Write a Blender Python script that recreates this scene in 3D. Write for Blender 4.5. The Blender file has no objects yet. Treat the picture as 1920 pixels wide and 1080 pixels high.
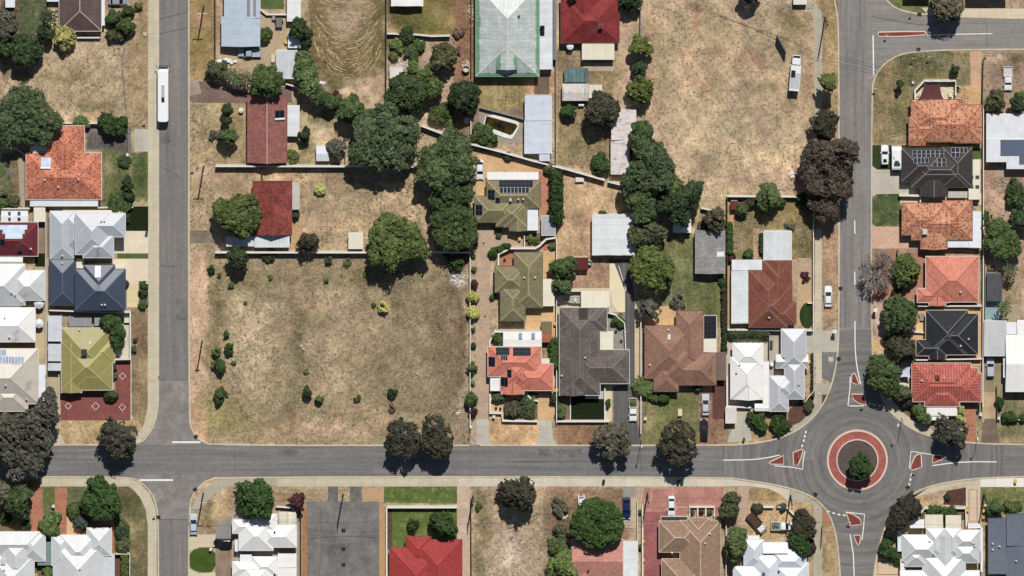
import bpy, math, random
import numpy as np
R = math.radians
C = bpy.context.scene.collection
SC = bpy.context.scene

# ------------------------------------------------------------------ camera, sky, sun
S = 0.12            # metres of ground per photo pixel (1920 wide)
H = 1600.0          # flying height
LEAN = 0.20         # the aircraft is a little north of the scene
CX, CY = 0.0, LEAN * H
cam_d = bpy.data.cameras.new('aerial_camera')
cam = bpy.data.objects.new('aerial_camera', cam_d); C.objects.link(cam)
cam.location = (CX, CY, H)
FW = 1920 * S
cam_d.sensor_width = 36.0
cam_d.lens = 36.0 * H / FW
cam_d.shift_y = -CY / FW
cam_d.clip_start = 10.0
cam_d.clip_end = 8000.0
SC.camera = cam

SUN_EL = R(51.0)
SDX, SDY = 0.17, 1.0                     # horizontal direction towards the sun (north, slightly east)
w = bpy.data.worlds.new('World'); SC.world = w; w.use_nodes = True
nt = w.node_tree
sky = nt.nodes.new('ShaderNodeTexSky'); sky.sky_type = 'NISHITA'; sky.sun_disc = False
sky.sun_elevation = SUN_EL; sky.sun_rotation = math.atan2(SDX, SDY)
bg = nt.nodes['Background']; nt.links.new(sky.outputs[0], bg.inputs[0]); bg.inputs[1].default_value = 0.05
sun_d = bpy.data.lights.new('sun', 'SUN'); sun_d.energy = 5.0; sun_d.angle = R(0.53); sun_d.color = (1.0, 0.965, 0.91)
sun = bpy.data.objects.new('sun', sun_d); C.objects.link(sun)
n_ = math.hypot(SDX, SDY)
sv = (SDX / n_ * math.cos(SUN_EL), SDY / n_ * math.cos(SUN_EL), math.sin(SUN_EL))
import mathutils
sun.rotation_euler = mathutils.Vector(sv).to_track_quat('Z', 'Y').to_euler()
sun.location = (40, 200, 300)
SC.view_settings.view_transform = 'Standard'; SC.view_settings.look = 'None'
SC.view_settings.exposure = 0.04; SC.view_settings.gamma = 1.0; SC.view_settings.use_curve_mapping = False
SC.cycles.max_bounces = 5; SC.cycles.diffuse_bounces = 2; SC.cycles.glossy_bounces = 2
SC.cycles.transparent_max_bounces = 4
KEXP = 1.38         # sunlit horizontal surface: display value = albedo * KEXP

def W(px, py, z=0.0):
    """photo pixel of something seen at height z -> the place in the world where it stands"""
    f = (H - z) / H
    return (CX + ((px - 960) * S - CX) * f, CY + ((540 - py) * S - CY) * f, z)

# ------------------------------------------------------------------ colours and materials
def lin(v):
    v = v / 255.0
    return v / 12.92 if v <= 0.04045 else ((v + 0.055) / 1.055) ** 2.4
def col(r, g, b, k=KEXP, s=.88):
    y = .3 * r + .59 * g + .11 * b; r, g, b = (y + (v - y) * s for v in (r, g, b))
    return (min(lin(r) / k, .8), min(lin(g) / k, .8), min(lin(b) / k, .8), 1.0)

class NT:
    """small node helper"""
    def __init__(s, name):
        s.m = bpy.data.materials.new(name); s.m.use_nodes = True
        s.t = s.m.node_tree; s.bsdf = s.t.nodes['Principled BSDF']
        s.geo = None
    def n(s, typ, **kw):
        nd = s.t.nodes.new(typ)
        for k, v in kw.items(): setattr(nd, k, v)
        return nd
    def l(s, a, b): s.t.links.new(a, b)
    def pos(s):
        if s.geo is None: s.geo = s.n('ShaderNodeNewGeometry')
        return s.geo.outputs['Position']
    def uv(s): return s.n('ShaderNodeUVMap').outputs[0]
    def put(s, sock, v):
        if hasattr(v, 'is_output'): s.l(v, sock)
        else: sock.default_value = v
    def noise(s, vec, scale, detail=3.0, rough=.55, dist=0.0):
        nd = s.n('ShaderNodeTexNoise'); s.l(vec, nd.inputs['Vector'])
        nd.inputs['Scale'].default_value = scale; nd.inputs['Detail'].default_value = detail
        nd.inputs['Roughness'].default_value = rough; nd.inputs['Distortion'].default_value = dist
        return nd.outputs['Fac']
    def rng(s, v, a, b, c, d):
        nd = s.n('ShaderNodeMapRange'); s.put(nd.inputs['Value'], v)
        for k, x in zip(('From Min', 'From Max', 'To Min', 'To Max'), (a, b, c, d)): nd.inputs[k].default_value = x
        return nd.outputs[0]
    def math(s, op, a, b=0.0, c=0.0):
        nd = s.n('ShaderNodeMath', operation=op); s.put(nd.inputs[0], a); s.put(nd.inputs[1], b); s.put(nd.inputs[2], c)
        return nd.outputs[0]
    def mix(s, f, a, b, blend='MIX'):
        nd = s.n('ShaderNodeMix', data_type='RGBA', blend_type=blend)
        s.put(nd.inputs[0], f); s.put(nd.inputs[6], a); s.put(nd.inputs[7], b)
        return nd.outputs[2]
    def scalec(s, c, f):
        """colour times a float"""
        nd = s.n('ShaderNodeVectorMath', operation='SCALE'); s.put(nd.inputs[0], c if hasattr(c, 'is_output') else c[:3]); s.put(nd.inputs['Scale'], f)
        return nd.outputs[0]
    def mapv(s, vec, scale=(1, 1, 1), rot=0.0):
        nd = s.n('ShaderNodeMapping'); s.l(vec, nd.inputs['Vector'])
        nd.inputs['Scale'].default_value = scale; nd.inputs['Rotation'].default_value = (0, 0, rot)
        return nd.outputs[0]
    def done(s, c, rough=.85, spec=.25, metal=0.0):
        s.put(s.bsdf.inputs['Base Color'], c)
        s.put(s.bsdf.inputs['Roughness'], rough); s.bsdf.inputs['Specular IOR Level'].default_value = spec
        s.bsdf.inputs['Metallic'].default_value = metal
        return s.m

_M = {}
def memo(fn):
    def g(*a, **k):
        key = (fn.__name__, a, tuple(sorted(k.items())))
        if key not in _M: _M[key] = fn(*a, **k)
        return _M[key]
    return g

@memo
def plain(c, rough=.8, spec=.25, var=.12, sc=1.5, metal=0.0):
    """flat colour with gentle weathering"""
    t = NT('painted_surface'); n = t.noise(t.pos(), sc, 4)
    return t.done(t.scalec(col(*c), t.rng(n, .3, .7, 1 - var, 1 + var)), rough, spec, metal)

@memo
def tile(c, spot=None, spotamt=.0, contrast=.30, stain=.15, gauge=.36, rid=.30, spotsc=.62, flake=None):
    """terracotta / concrete roof tiles: courses and rolls in the roof's own UVs"""
    t = NT('roof_tiles'); uv = t.uv(); p = t.pos()
    sep = t.n('ShaderNodeSeparateXYZ'); t.l(uv, sep.inputs[0])
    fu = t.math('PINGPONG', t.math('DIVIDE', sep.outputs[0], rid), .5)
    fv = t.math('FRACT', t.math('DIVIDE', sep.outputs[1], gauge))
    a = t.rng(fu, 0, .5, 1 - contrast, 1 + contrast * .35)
    b = t.rng(fv, 0, .45, 1 - contrast * 1.1, 1 + contrast * .3)  # rolls and laps are flat; their relief shade is put into the colour
    # each tile a slightly different shade
    cell = t.n('ShaderNodeTexWhiteNoise', noise_dimensions='2D')
    fl = t.n('ShaderNodeVectorMath', operation='FLOOR'); t.l(t.mapv(uv, (1 / rid, 1 / gauge, 1)), fl.inputs[0]); t.l(fl.outputs[0], cell.inputs['Vector'])
    cv = t.rng(cell.outputs['Value'], 0, 1, .84, 1.14)
    n1 = t.noise(p, .45, 5, .65); n2 = t.noise(p, 2.6, 3)
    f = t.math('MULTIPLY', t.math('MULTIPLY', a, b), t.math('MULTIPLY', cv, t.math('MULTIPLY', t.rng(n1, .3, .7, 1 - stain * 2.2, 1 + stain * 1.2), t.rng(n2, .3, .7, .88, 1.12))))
    cc = col(*c)
    if spot:
        v = t.n('ShaderNodeTexVoronoi', feature='F1'); t.l(t.mapv(uv, (1, .8, 1)), v.inputs['Vector']); v.inputs['Scale'].default_value = 1 / spotsc * 1.3
        v.inputs['Randomness'].default_value = .75
        d = t.math('ADD', v.outputs['Distance'], t.rng(t.noise(p, 3.5, 2), .3, .7, -.16, .16))
        cc = t.mix(t.rng(d, .30, .50, spotamt, 0), cc, col(*spot))
    if flake:
        cc = t.mix(t.rng(t.noise(p, 2.4, 4, .7), .60, .68, 0, .8), cc, col(*flake))
    return t.done(t.scalec(cc, f), .78, .3)

@memo
def metal(c, rib=.5, contrast=.10, stain=.08, rust=None, rustamt=.5, rough=.42, spec=.4, edge=None):
    """painted or galvanised corrugated steel, ribs run down the slope"""
    t = NT('roof_sheeting'); uv = t.uv(); p = t.pos()
    sep = t.n('ShaderNodeSeparateXYZ'); t.l(uv, sep.inputs[0])
    fu = t.math('PINGPONG', t.math('DIVIDE', sep.outputs[0], rib), .5)
    a = t.rng(fu, 0, .22, 1 - contrast, 1.0)
    sheet_ = t.n('ShaderNodeTexWhiteNoise', noise_dimensions='1D')
    t.l(t.math('FLOOR', t.math('DIVIDE', sep.outputs[0], .9)), sheet_.inputs['W'])
    sv_ = t.rng(sheet_.outputs['Value'], 0, 1, 1 - contrast * .55, 1 + contrast * .3)
    n1 = t.noise(p, .5, 5, .6)
    streak = t.noise(t.mapv(uv, (3.0, .25, 1)), 1.0, 3)
    f = t.math('MULTIPLY', t.math('MULTIPLY', a, sv_), t.math('MULTIPLY', t.rng(n1, .3, .7, 1 - stain * 1.7, 1 + stain * .8), t.rng(streak, .3, .7, 1 - stain * 1.4, 1 + stain * .6)))
    cc = col(*c)
    if rust: cc = t.mix(t.rng(t.noise(t.mapv(uv, (1.2, .7, 1)), .9, 5, .7), .52, .62, 0, rustamt), cc, col(*rust))
    if edge: cc = t.mix(t.rng(t.math('ADD', sep.outputs[1], t.rng(n1, .3, .7, -.4, .4)), .75, .95, .9, 0), cc, col(*edge))
    return t.done(t.scalec(cc, f), rough, spec)

@memo
def concrete(c, joint=2.4, stain=.12, jd=.72, grain=.08, jx=None):
    t = NT('concrete'); p = t.pos()
    br = t.n('ShaderNodeTexBrick', offset=0.0); t.l(p, br.inputs['Vector'])
    for k, v in (('Scale', 1.0), ('Mortar Size', .045), ('Brick Width', jx or joint), ('Row Height', joint), ('Mortar Smooth', .1)): br.inputs[k].default_value = v
    cc = col(*c); dk = tuple(x * jd for x in cc[:3]) + (1,); c2 = tuple(x * .93 for x in cc[:3]) + (1,)
    br.inputs['Color1'].default_value = cc; br.inputs['Color2'].default_value = c2; br.inputs['Mortar'].default_value = dk
    n1 = t.noise(p, .35, 5, .65); n2 = t.noise(p, 3.5, 3, .6)
    return t.done(t.scalec(br.outputs['Color'], t.math('MULTIPLY', t.rng(n1, .3, .7, 1 - stain, 1 + stain), t.rng(n2, .3, .7, 1 - grain, 1 + grain))), .88, .2)

@memo
def paving(c, c2, stain=.14, bw=.46, rh=.23, grain=.16, jd=.75):
    """small block paving"""
    t = NT('block_paving'); p = t.pos()
    br = t.n('ShaderNodeTexBrick'); t.l(p, br.inputs['Vector'])
    for k, v in (('Scale', 1.0), ('Mortar Size', .02), ('Brick Width', bw), ('Row Height', rh), ('Bias', 0.0)): br.inputs[k].default_value = v
    cc = col(*c); br.inputs['Color1'].default_value = cc; br.inputs['Color2'].default_value = col(*c2)
    br.inputs['Mortar'].default_value = tuple(x * jd for x in cc[:3]) + (1,)
    n1 = t.noise(p, .3, 5, .7); n2 = t.noise(p, 2.2, 4, .7)
    return t.done(t.scalec(br.outputs['Color'], t.math('MULTIPLY', t.rng(n1, .3, .7, 1 - stain, 1 + stain), t.rng(n2, .25, .75, 1 - grain, 1 + grain))), .9, .15)

@memo
def grass(c, c2, patch=.5, fine=2.6, stain=.22, dry=None):
    """mown or rough grass; c, c2 two shades in patches, dry = bare straw showing through"""
    t = NT('grass_surface'); p = t.pos()
    n1 = t.noise(p, patch, 4, .65, .4); n2 = t.noise(p, fine, 4, .75); n3 = t.noise(p, fine * 3.1, 2, .6)
    cc = t.mix(t.rng(n1, .36, .64, 0, 1), col(*c), col(*c2))
    if dry: cc = t.mix(t.rng(t.noise(p, patch * 1.7, 5, .7), .52, .66, 0, .85), cc, col(*dry))
    f = t.math('MULTIPLY', t.rng(n2, .25, .75, 1 - stain * 1.5, 1 + stain * 1.5), t.rng(n3, .25, .75, 1 - stain, 1 + stain))
    return t.done(t.scalec(cc, f), .95, .1)

@memo
def soil(c, c2, sc=1.2, stain=.25):
    t = NT('garden_soil'); p = t.pos()
    n1 = t.noise(p, sc, 5, .7); n2 = t.noise(p, 4.5, 3, .7)
    cc = t.mix(t.rng(n1, .35, .65, 0, 1), col(*c), col(*c2))
    return t.done(t.scalec(cc, t.rng(n2, .25, .75, 1 - stain, 1 + stain)), .95, .1)

@memo
def asphalt(c, axis, stain=.16, c2=None):
    """worn bitumen: aggregate speckle, wheel tracks along the road (axis x or y, or none)"""
    t = NT('asphalt_surface'); p = t.pos()
    sc = {'x': (.03, 1.0, 1), 'y': (1.0, .03, 1), 'o': (.35, .35, 1), 'r': (1.0, .05, 1)}[axis]
    if axis == 'r':      # turning traffic polishes rings round the roundabout
        g = p; p = polar(t, p, (77.7, -38.7, 0), 9.0)
    n2 = t.noise(g if axis == 'r' else p, 2.6, 5, .8); n1 = t.noise(p, .13, 4, .6); n5 = t.noise(p, .9, 5, .65)
    n3 = t.noise(t.mapv(p, sc), .9, 4, .6)
    n4 = t.noise(t.mapv(p, sc), 3.0, 2, .5)
    f = t.math('MULTIPLY', t.math('MULTIPLY', t.rng(n2, .28, .72, .80, 1.2), t.rng(n1, .3, .7, 1 - stain * .6, 1 + stain * .6)),
               t.math('MULTIPLY', t.rng(n3, .32, .68, 1 - stain * 1.5, 1 + stain * 1.3), t.math('MULTIPLY', t.rng(n4, .3, .7, .92, 1.08), t.rng(n5, .3, .7, .88, 1.1))))
    if axis == 'r': n3 = t.rng(n3, 0, 1, .38, .62)
    cc = col(*c)
    cc = t.mix(t.rng(t.noise(t.mapv(p, (sc[0] * 2.2, sc[1] * .8, 1)), .55, 5, .65), .52, .72, 0, .5), cc, col(*(c2 or (150, 138, 128))))
    return t.done(t.scalec(cc, f), .9, .2)

@memo
def glossy(c, rough=.25, spec=.5, metal_=0.0, coat=0.0):
    t = NT('vehicle_paint' if coat else 'smooth_surface'); n = t.noise(t.pos(), 3.0, 2)
    t.bsdf.inputs['Coat Weight'].default_value = coat; t.bsdf.inputs['Coat Roughness'].default_value = .08
    return t.done(t.scalec(col(*c), t.rng(n, .3, .7, .95, 1.05)), rough, spec, metal_)

@memo
def panel(c=(22, 28, 44), line=(70, 78, 92), nx=6, ny=2, frame=.05):
    """photovoltaic modules: dark cells, pale frames; UV 0..nx, 0..ny"""
    t = NT('solar_cells'); uv = t.uv(); sep = t.n('ShaderNodeSeparateXYZ'); t.l(uv, sep.inputs[0])
    fx = t.math('PINGPONG', sep.outputs[0], .5); fy = t.math('PINGPONG', sep.outputs[1], .5)
    e = t.math('MINIMUM', fx, t.math('MULTIPLY', fy, 1.6))
    k = t.math('LESS_THAN', e, frame)
    n = t.noise(t.pos(), .8, 2)
    cc = t.mix(k, t.scalec(col(*c), t.rng(n, .3, .7, .8, 1.25)), col(*line))
    return t.done(cc, .55, .08)

@memo
def foliage(dk, lt, transl=.22):
    t = NT('leaves'); a = t.n('ShaderNodeAttribute', attribute_name='tint')
    oi = t.n('ShaderNodeObjectInfo')
    dk, lt = [tuple(sum(c) / 3 + (v - sum(c) / 3) * .86 for v in c) for c in (dk, lt)]
    cc = t.mix(a.outputs['Fac'], dk + (1,), lt + (1,))
    cc = t.mix(t.rng(t.math('FRACT', t.math('MULTIPLY', oi.outputs['Random'], 7.3)), .4, 1, 0, .45), cc, t.mix(1.0, cc, (1.35, 1.2, .85, 1), 'MULTIPLY'))
    cc = t.scalec(cc, t.rng(oi.outputs['Random'], 0, 1, .80, 1.22))
    d = t.done(cc, .62, .22)
    tr = t.n('ShaderNodeBsdfTranslucent'); t.l(cc, tr.inputs[0]); mx = t.n('ShaderNodeMixShader'); mx.inputs[0].default_value = transl
    out = [x for x in t.t.nodes if x.type == 'OUTPUT_MATERIAL'][0]
    t.l(t.bsdf.outputs[0], mx.inputs[1]); t.l(tr.outputs[0], mx.inputs[2]); t.l(mx.outputs[0], out.inputs[0])
    return d

# ------------------------------------------------------------------ mesh builder
class MB:
    def __init__(s): s.v = []; s.f = []; s.uv = []
    def face(s, pts, uv=None):
        i = len(s.v); s.v += [tuple(p) for p in pts]; s.f.append(tuple(range(i, i + len(pts))))
        s.uv += [tuple(q) for q in (uv or [(p[0], p[1]) for p in pts])]
    def box(s, x0, y0, z0, x1, y1, z1):
        a = [(x0, y0), (x1, y0), (x1, y1), (x0, y1)]; s.prism(a, z0, z1)
    def prism(s, poly, z0, z1):
        ar = sum(poly[i][0] * poly[(i + 1) % len(poly)][1] - poly[(i + 1) % len(poly)][0] * poly[i][1] for i in range(len(poly)))
        if ar < 0: poly = poly[::-1]
        s.face([(x, y, z1) for x, y in poly]); s.face([(x, y, z0) for x, y in poly[::-1]])
        for i in range(len(poly)):
            (ax, ay), (bx, by) = poly[i], poly[(i + 1) % len(poly)]
            s.face([(ax, ay, z0), (bx, by, z0), (bx, by, z1), (ax, ay, z1)])
    def tube(s, p, q, r0, r1=None, n=6, caps=True):
        r1 = r0 if r1 is None else r1
        p = mathutils.Vector(p); q = mathutils.Vector(q); d = (q - p)
        if d.length < 1e-6: return
        d.normalize(); u = d.orthogonal().normalized(); v = d.cross(u)
        a = [p + (u * math.cos(2 * math.pi * k / n) + v * math.sin(2 * math.pi * k / n)) * r0 for k in range(n)]
        b = [q + (u * math.cos(2 * math.pi * k / n) + v * math.sin(2 * math.pi * k / n)) * r1 for k in range(n)]
        for k in range(n): s.face([a[k], a[(k + 1) % n], b[(k + 1) % n], b[k]])
        if caps: s.face(a[::-1]); s.face(b)
    def lathe(s, c, prof, n=14):
        """prof: list of (r, z) from bottom to top"""
        cx, cy = c
        for (r0, z0), (r1, z1) in zip(prof, prof[1:]):
            for k in range(n):
                a, b = 2 * math.pi * k / n, 2 * math.pi * (k + 1) / n
                P = lambda r, t, z: (cx + r * math.cos(t), cy + r * math.sin(t), z)
                if r0 < 1e-5: s.face([P(r0, a, z0), P(r1, b, z1), P(r1, a, z1)])
                elif r1 < 1e-5: s.face([P(r0, a, z0), P(r0, b, z0), P(r1, a, z1)])
                else: s.face([P(r0, a, z0), P(r0, b, z0), P(r1, b, z1), P(r1, a, z1)])
    def build(s, name, m, parent=None, origin=None, smooth=False):
        if origin is None: origin = root_loc(parent) if parent else (0, 0, 0)
        me = bpy.data.meshes.new(name)
        me.from_pydata([(x - origin[0], y - origin[1], z - origin[2]) for x, y, z in s.v], [], s.f)
        ul = me.uv_layers.new(name='UVMap')
        ul.data.foreach_set('uv', [c for q in s.uv for c in q])
        if smooth: me.polygons.foreach_set('use_smooth', [True] * len(me.polygons))
        me.materials.append(m)
        o = bpy.data.objects.new(name, me); C.objects.link(o)
        if parent: o.parent = parent
        else: o.location = origin
        return o

def root_loc(o):
    while o.parent: o = o.parent
    return tuple(o.location)

LABELS = {}
def tag(o, label, cat, group=None):
    o['label'] = label; o['category'] = cat
    if group: o['group'] = group
    LABELS.setdefault(label, []).append(o.name)
    return o
def thing(name, label, cat, loc, group=None, rotz=0.0):
    o = bpy.data.objects.new(name, None); C.objects.link(o); o.location = loc; o.rotation_euler = (0, 0, rotz)
    o.empty_display_size = .5
    return tag(o, label, cat, group)
def copy_tree(o, parent=None):
    c = o.copy(); C.objects.link(c)
    if parent: c.parent = parent
    for ch in list(o.children): copy_tree(ch, c)
    return c

# ------------------------------------------------------------------ ground sheets
_SHEETS = []
def level(P):
    """height of a new sheet: 6 mm above every earlier sheet its bounds touch"""
    xs = [p[0] for p in P]; ys = [p[1] for p in P]; bb = (min(xs), min(ys), max(xs), max(ys))
    k = 1 + max([l for (a, b_, c, d, l) in _SHEETS if a < bb[2] and c > bb[0] and b_ < bb[3] and d > bb[1]] or [0])
    _SHEETS.append((*bb, k)); return .008 + .006 * k
def smooth_poly(pts, it=2):
    for _ in range(it):
        q = []
        for i in range(len(pts)):
            a, b = pts[i], pts[(i + 1) % len(pts)]
            q += [(a[0] * .75 + b[0] * .25, a[1] * .75 + b[1] * .25), (a[0] * .25 + b[0] * .75, a[1] * .25 + b[1] * .75)]
        pts = q
    return pts
def smooth_line(pts, it=2):
    for _ in range(it):
        q = [pts[0]]
        for a, b in zip(pts, pts[1:]):
            q += [(a[0] * .75 + b[0] * .25, a[1] * .75 + b[1] * .25), (a[0] * .25 + b[0] * .75, a[1] * .25 + b[1] * .75)]
        q.append(pts[-1]); pts = q
    return pts
def rag(pts, amp, step=8.0, seed=0):
    """uneven edge for soft ground sheets (pixels)"""
    rs = random.Random(seed); out = []
    for i in range(len(pts)):
        a, b = pts[i], pts[(i + 1) % len(pts)]
        n = max(1, int(math.hypot(b[0] - a[0], b[1] - a[1]) / step))
        for k in range(n):
            t = k / n; out.append((a[0] + (b[0] - a[0]) * t + rs.uniform(-amp, amp), a[1] + (b[1] - a[1]) * t + rs.uniform(-amp, amp)))
    return out
def sheet(name, pts, m, z=None, smooth=0, ragged=0.0):
    """flat ground sheet; pts in photo pixels; 4 points given as (x0,y0,x1,y1) mean a rectangle"""
    if len(pts) == 4 and not hasattr(pts[0], '__len__'):
        x0, y0, x1, y1 = pts; pts = [(x0, y0), (x1, y0), (x1, y1), (x0, y1)]
    if ragged: pts = rag(pts, ragged, seed=int(pts[0][0] * 7 + pts[0][1]))
    if smooth: pts = smooth_poly(pts, smooth)
    P = [W(x, y, 0)[:2] for x, y in pts]
    if z is None: z = level(P)
    ar = sum(P[i][0] * P[(i + 1) % len(P)][1] - P[(i + 1) % len(P)][0] * P[i][1] for i in range(len(P)))
    if ar < 0: P = P[::-1]
    b = MB(); b.face([(x, y, z) for x, y in P]); o = b.build(name, m); o['kind'] = 'structure'
    return o
def offset_line(P, wd, closed=False):
    L, Rr = [], []; n = len(P)
    for i in range(n):
        a = P[(i - 1) % n] if closed else P[max(i - 1, 0)]; b = P[(i + 1) % n] if closed else P[min(i + 1, n - 1)]
        dx, dy = b[0] - a[0], b[1] - a[1]; d = math.hypot(dx, dy) or 1
        nx, ny = -dy / d * wd / 2, dx / d * wd / 2
        L.append((P[i][0] + nx, P[i][1] + ny)); Rr.append((P[i][0] - nx, P[i][1] - ny))
    return L, Rr
def ribbon(b, pts, wd, z0, z1, smooth=2, closed=False):
    """a strip along a polyline (pixels) wd metres wide; solid if z0 < z1, a sheet if z0 is None"""
    if smooth: pts = smooth_poly(pts, smooth) if closed else smooth_line(pts, smooth)
    P = [W(x, y, 0)[:2] for x, y in pts]; L, Rr = offset_line(P, wd, closed); n = len(P)
    for i in range(n if closed else n - 1):
        j = (i + 1) % n
        b.face([(*Rr[i], z1), (*Rr[j], z1), (*L[j], z1), (*L[i], z1)])
        if z0 is not None:
            b.face([(*Rr[i], z0), (*Rr[j], z0), (*Rr[j], z1), (*Rr[i], z1)])
            b.face([(*L[j], z0), (*L[i], z0), (*L[i], z1), (*L[j], z1)])
    if z0 is not None and not closed:
        for i, q in ((0, 1), (n - 1, -1)):
            f = [(*L[i], z0), (*Rr[i], z0), (*Rr[i], z1), (*L[i], z1)]; b.face(f if q > 0 else f[::-1])
def kerb(pts, wd=.32, h=.11, m=None, smooth=2, name='kerb'):
    b = MB(); ribbon(b, pts, wd, 0.0, h, smooth); o = b.build(name, m or KERB); o['kind'] = 'structure'; return o
def polar(t, p, c, k):
    q = t.n('ShaderNodeVectorMath', operation='SUBTRACT'); t.l(p, q.inputs[0]); q.inputs[1].default_value = c
    ln = t.n('ShaderNodeVectorMath', operation='LENGTH'); t.l(q.outputs[0], ln.inputs[0]); sp = t.n('ShaderNodeSeparateXYZ'); t.l(q.outputs[0], sp.inputs[0])
    cb = t.n('ShaderNodeCombineXYZ'); t.l(ln.outputs['Value'], cb.inputs[0]); t.l(t.math('MULTIPLY', t.math('ARCTAN2', sp.outputs[1], sp.outputs[0]), k), cb.inputs[1]); return cb.outputs[0]
def marking(pts, wd=.2, smooth=0, z=.088, m=None, name='road_marking'):
    b = MB(); ribbon(b, pts, wd, None, z, smooth); o = b.build(name, m or PAINT); o['kind'] = 'structure'; return o
KERB = concrete((212, 196, 168), joint=3.0, stain=.14)
PAINT = plain((238, 238, 232), .7, .3, .08, 3.0)
# ================================================================== THE SETTING: ground, roads, paths
rng0 = np.random.default_rng(7)
def vnoise(x, y, sc, seed):
    r = np.random.default_rng(seed); t = r.random((256, 256)).astype(np.float32)
    u = x / sc; v = y / sc; i = np.floor(u).astype(int); j = np.floor(v).astype(int); a = u - i; b = v - j
    a = a * a * (3 - 2 * a); b = b * b * (3 - 2 * b)
    g = lambda p, q: t[p % 256, q % 256]
    return (g(i, j) * (1 - a) + g(i + 1, j) * a) * (1 - b) + (g(i, j + 1) * (1 - a) + g(i + 1, j + 1) * a) * b - .5
def fbm(x, y, sc, seed, oct=4):
    o = 0; am = 1.0
    for k in range(oct): o = o + am * vnoise(x, y, sc / 2 ** k, seed + k); am *= .55
    return o
gx = np.concatenate([[-26000, -12000, -5000, -2000, -800, -300], np.arange(-120, 2041, 4), [2250, 2800, 4000, 7000, 14000, 28000]]).astype(np.float64)
gy = np.concatenate([[-26000, -12000, -5000, -2000, -800, -300], np.arange(-100, 1181, 4), [1400, 2000, 3000, 6000, 13000, 27000]]).astype(np.float64)
GX, GY = np.meshgrid(gx, gy)
GC = np.zeros(GX.shape + (3,)); GC[:] = (182, 158, 120)
wx = fbm(GX, GY, 40, 11) * 26; wy = fbm(GX, GY, 40, 31) * 26     # ragged edges
fine = fbm(GX, GY, 9, 51, 3)
def blend(wgt, c):
    global GC
    GC = GC * (1 - wgt[..., None]) + np.array(c, float) * wgt[..., None]
def prect(x0, y0, x1, y1, c, soft=5, amt=1.0, warp=.25):
    X = GX + wx * warp; Y = GY + wy * warp
    d = np.minimum(np.minimum(X - x0, x1 - X), np.minimum(Y - y0, y1 - Y))
    blend(np.clip(d / soft + .5, 0, 1) * amt, c)
def pblob(x, y, rx, ry, c, amt=.8, rot=0.0, warp=1.0):
    X = GX + wx * warp - x; Y = GY + wy * warp - y; a = R(rot)
    u = (X * math.cos(a) + Y * math.sin(a)) / rx; v = (-X * math.sin(a) + Y * math.cos(a)) / ry
    d = np.sqrt(u * u + v * v)
    blend(np.clip(1.35 - d + fine * .5, 0, 1) ** 1.3 * amt, c)
TAN = (186, 160, 122); STRAW = (204, 180, 142); OLIVE = (128, 116, 74); GREEN = (98, 108, 62); PINK = (204, 168, 132); DIRT = (140, 118, 84); RED = (172, 126, 92)
for a in [
 # left block
 (0, 0, 36, 60, (120, 100, 78)), (34, 0, 90, 66, (100, 106, 70)), (0, 70, 240, 215, (186, 162, 122)), (238, -20, 278, 245, (172, 146, 106)), (0, 100, 60, 150, (150, 130, 98)),  # last one: the shadows over this yard are painted into the turf colour
 (60, 200, 240, 240, (190, 160, 120)), (0, 285, 48, 395, (140, 120, 92)), (160, 238, 245, 285, (112, 106, 96)), (190, 283, 243, 390, (118, 118, 76)), (246, 285, 278, 378, (106, 112, 66)),
 (240, 575, 278, 800, (150, 130, 92)), (88, 787, 262, 834, (190, 160, 112)), (0, 895, 297, 1090, (128, 122, 84)),
 # verge and yards right of the left road
 (354, 0, 405, 150, (164, 138, 88)), (357, 190, 465, 308, (170, 148, 106)), (357, 312, 478, 440, (180, 154, 114)), (545, 190, 660, 306, (182, 160, 116)),
 (480, 312, 800, 470, (184, 158, 118)), (578, -20, 724, 190, (140, 122, 78)), (726, -20, 850, 66, (128, 116, 66)), (845, -20, 892, 190, (150, 116, 84)), (726, 70, 850, 250, (176, 148, 120)),
 (850, 180, 985, 270, (150, 128, 100)), (895, 143, 985, 205, (160, 140, 88)), (984, 130, 1044, 185, (184, 146, 112)), (1044, 85, 1150, 330, (152, 132, 92)), (1165, -20, 1215, 200, (196, 166, 132)),
 # the big fields
 (1213, -20, 1530, 372, (192, 166, 126)), (1365, 366, 1526, 490, (150, 132, 84)), (1240, 440, 1362, 590, (124, 126, 76)), (1042, 312, 1178, 480, (188, 156, 116)), (1065, 478, 1150, 545, (176, 142, 110)),
 (357, 474, 884, 836, (168, 146, 108)), (354, 470, 388, 834, (202, 166, 130)),
 (886, 914, 1072, 1090, (180, 156, 122)), (1020, 914, 1182, 1010, (150, 122, 92)), (1405, 915, 1475, 945, (182, 152, 106)), (1400, 940, 1525, 1005, (198, 164, 116)), (1525, 930, 1570, 1090, (176, 150, 104)),
 (1636, 97, 1822, 272, (140, 128, 84)), (1842, 97, 1940, 215, (168, 140, 112)), (1842, 300, 1940, 500, (182, 148, 118)), (1636, 466, 1722, 560, (170, 136, 112)), (1636, 560, 1722, 650, (192, 160, 132)),
 (1842, 735, 1940, 834, (150, 140, 98)), (1205, 735, 1312, 834, (138, 132, 84)), (1310, 735, 1362, 834, (160, 122, 94)), (1046, 795, 1206, 836, (148, 116, 82)), (912, 788, 1012, 836, (214, 172, 120)), (1360, 770, 1520, 834, (172, 146, 104)),
 (1525, 365, 1574, 600, (176, 146, 108)), (1528, -20, 1574, 215, (170, 144, 100)), (1636, -40, 1800, 34, (128, 128, 80)), (735, 912, 880, 945, (140, 140, 90)), (1840, 912, 1940, 960, (128, 124, 76)), (1205, 573, 1280, 615, (206, 164, 124)),
]: prect(*a)
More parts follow.
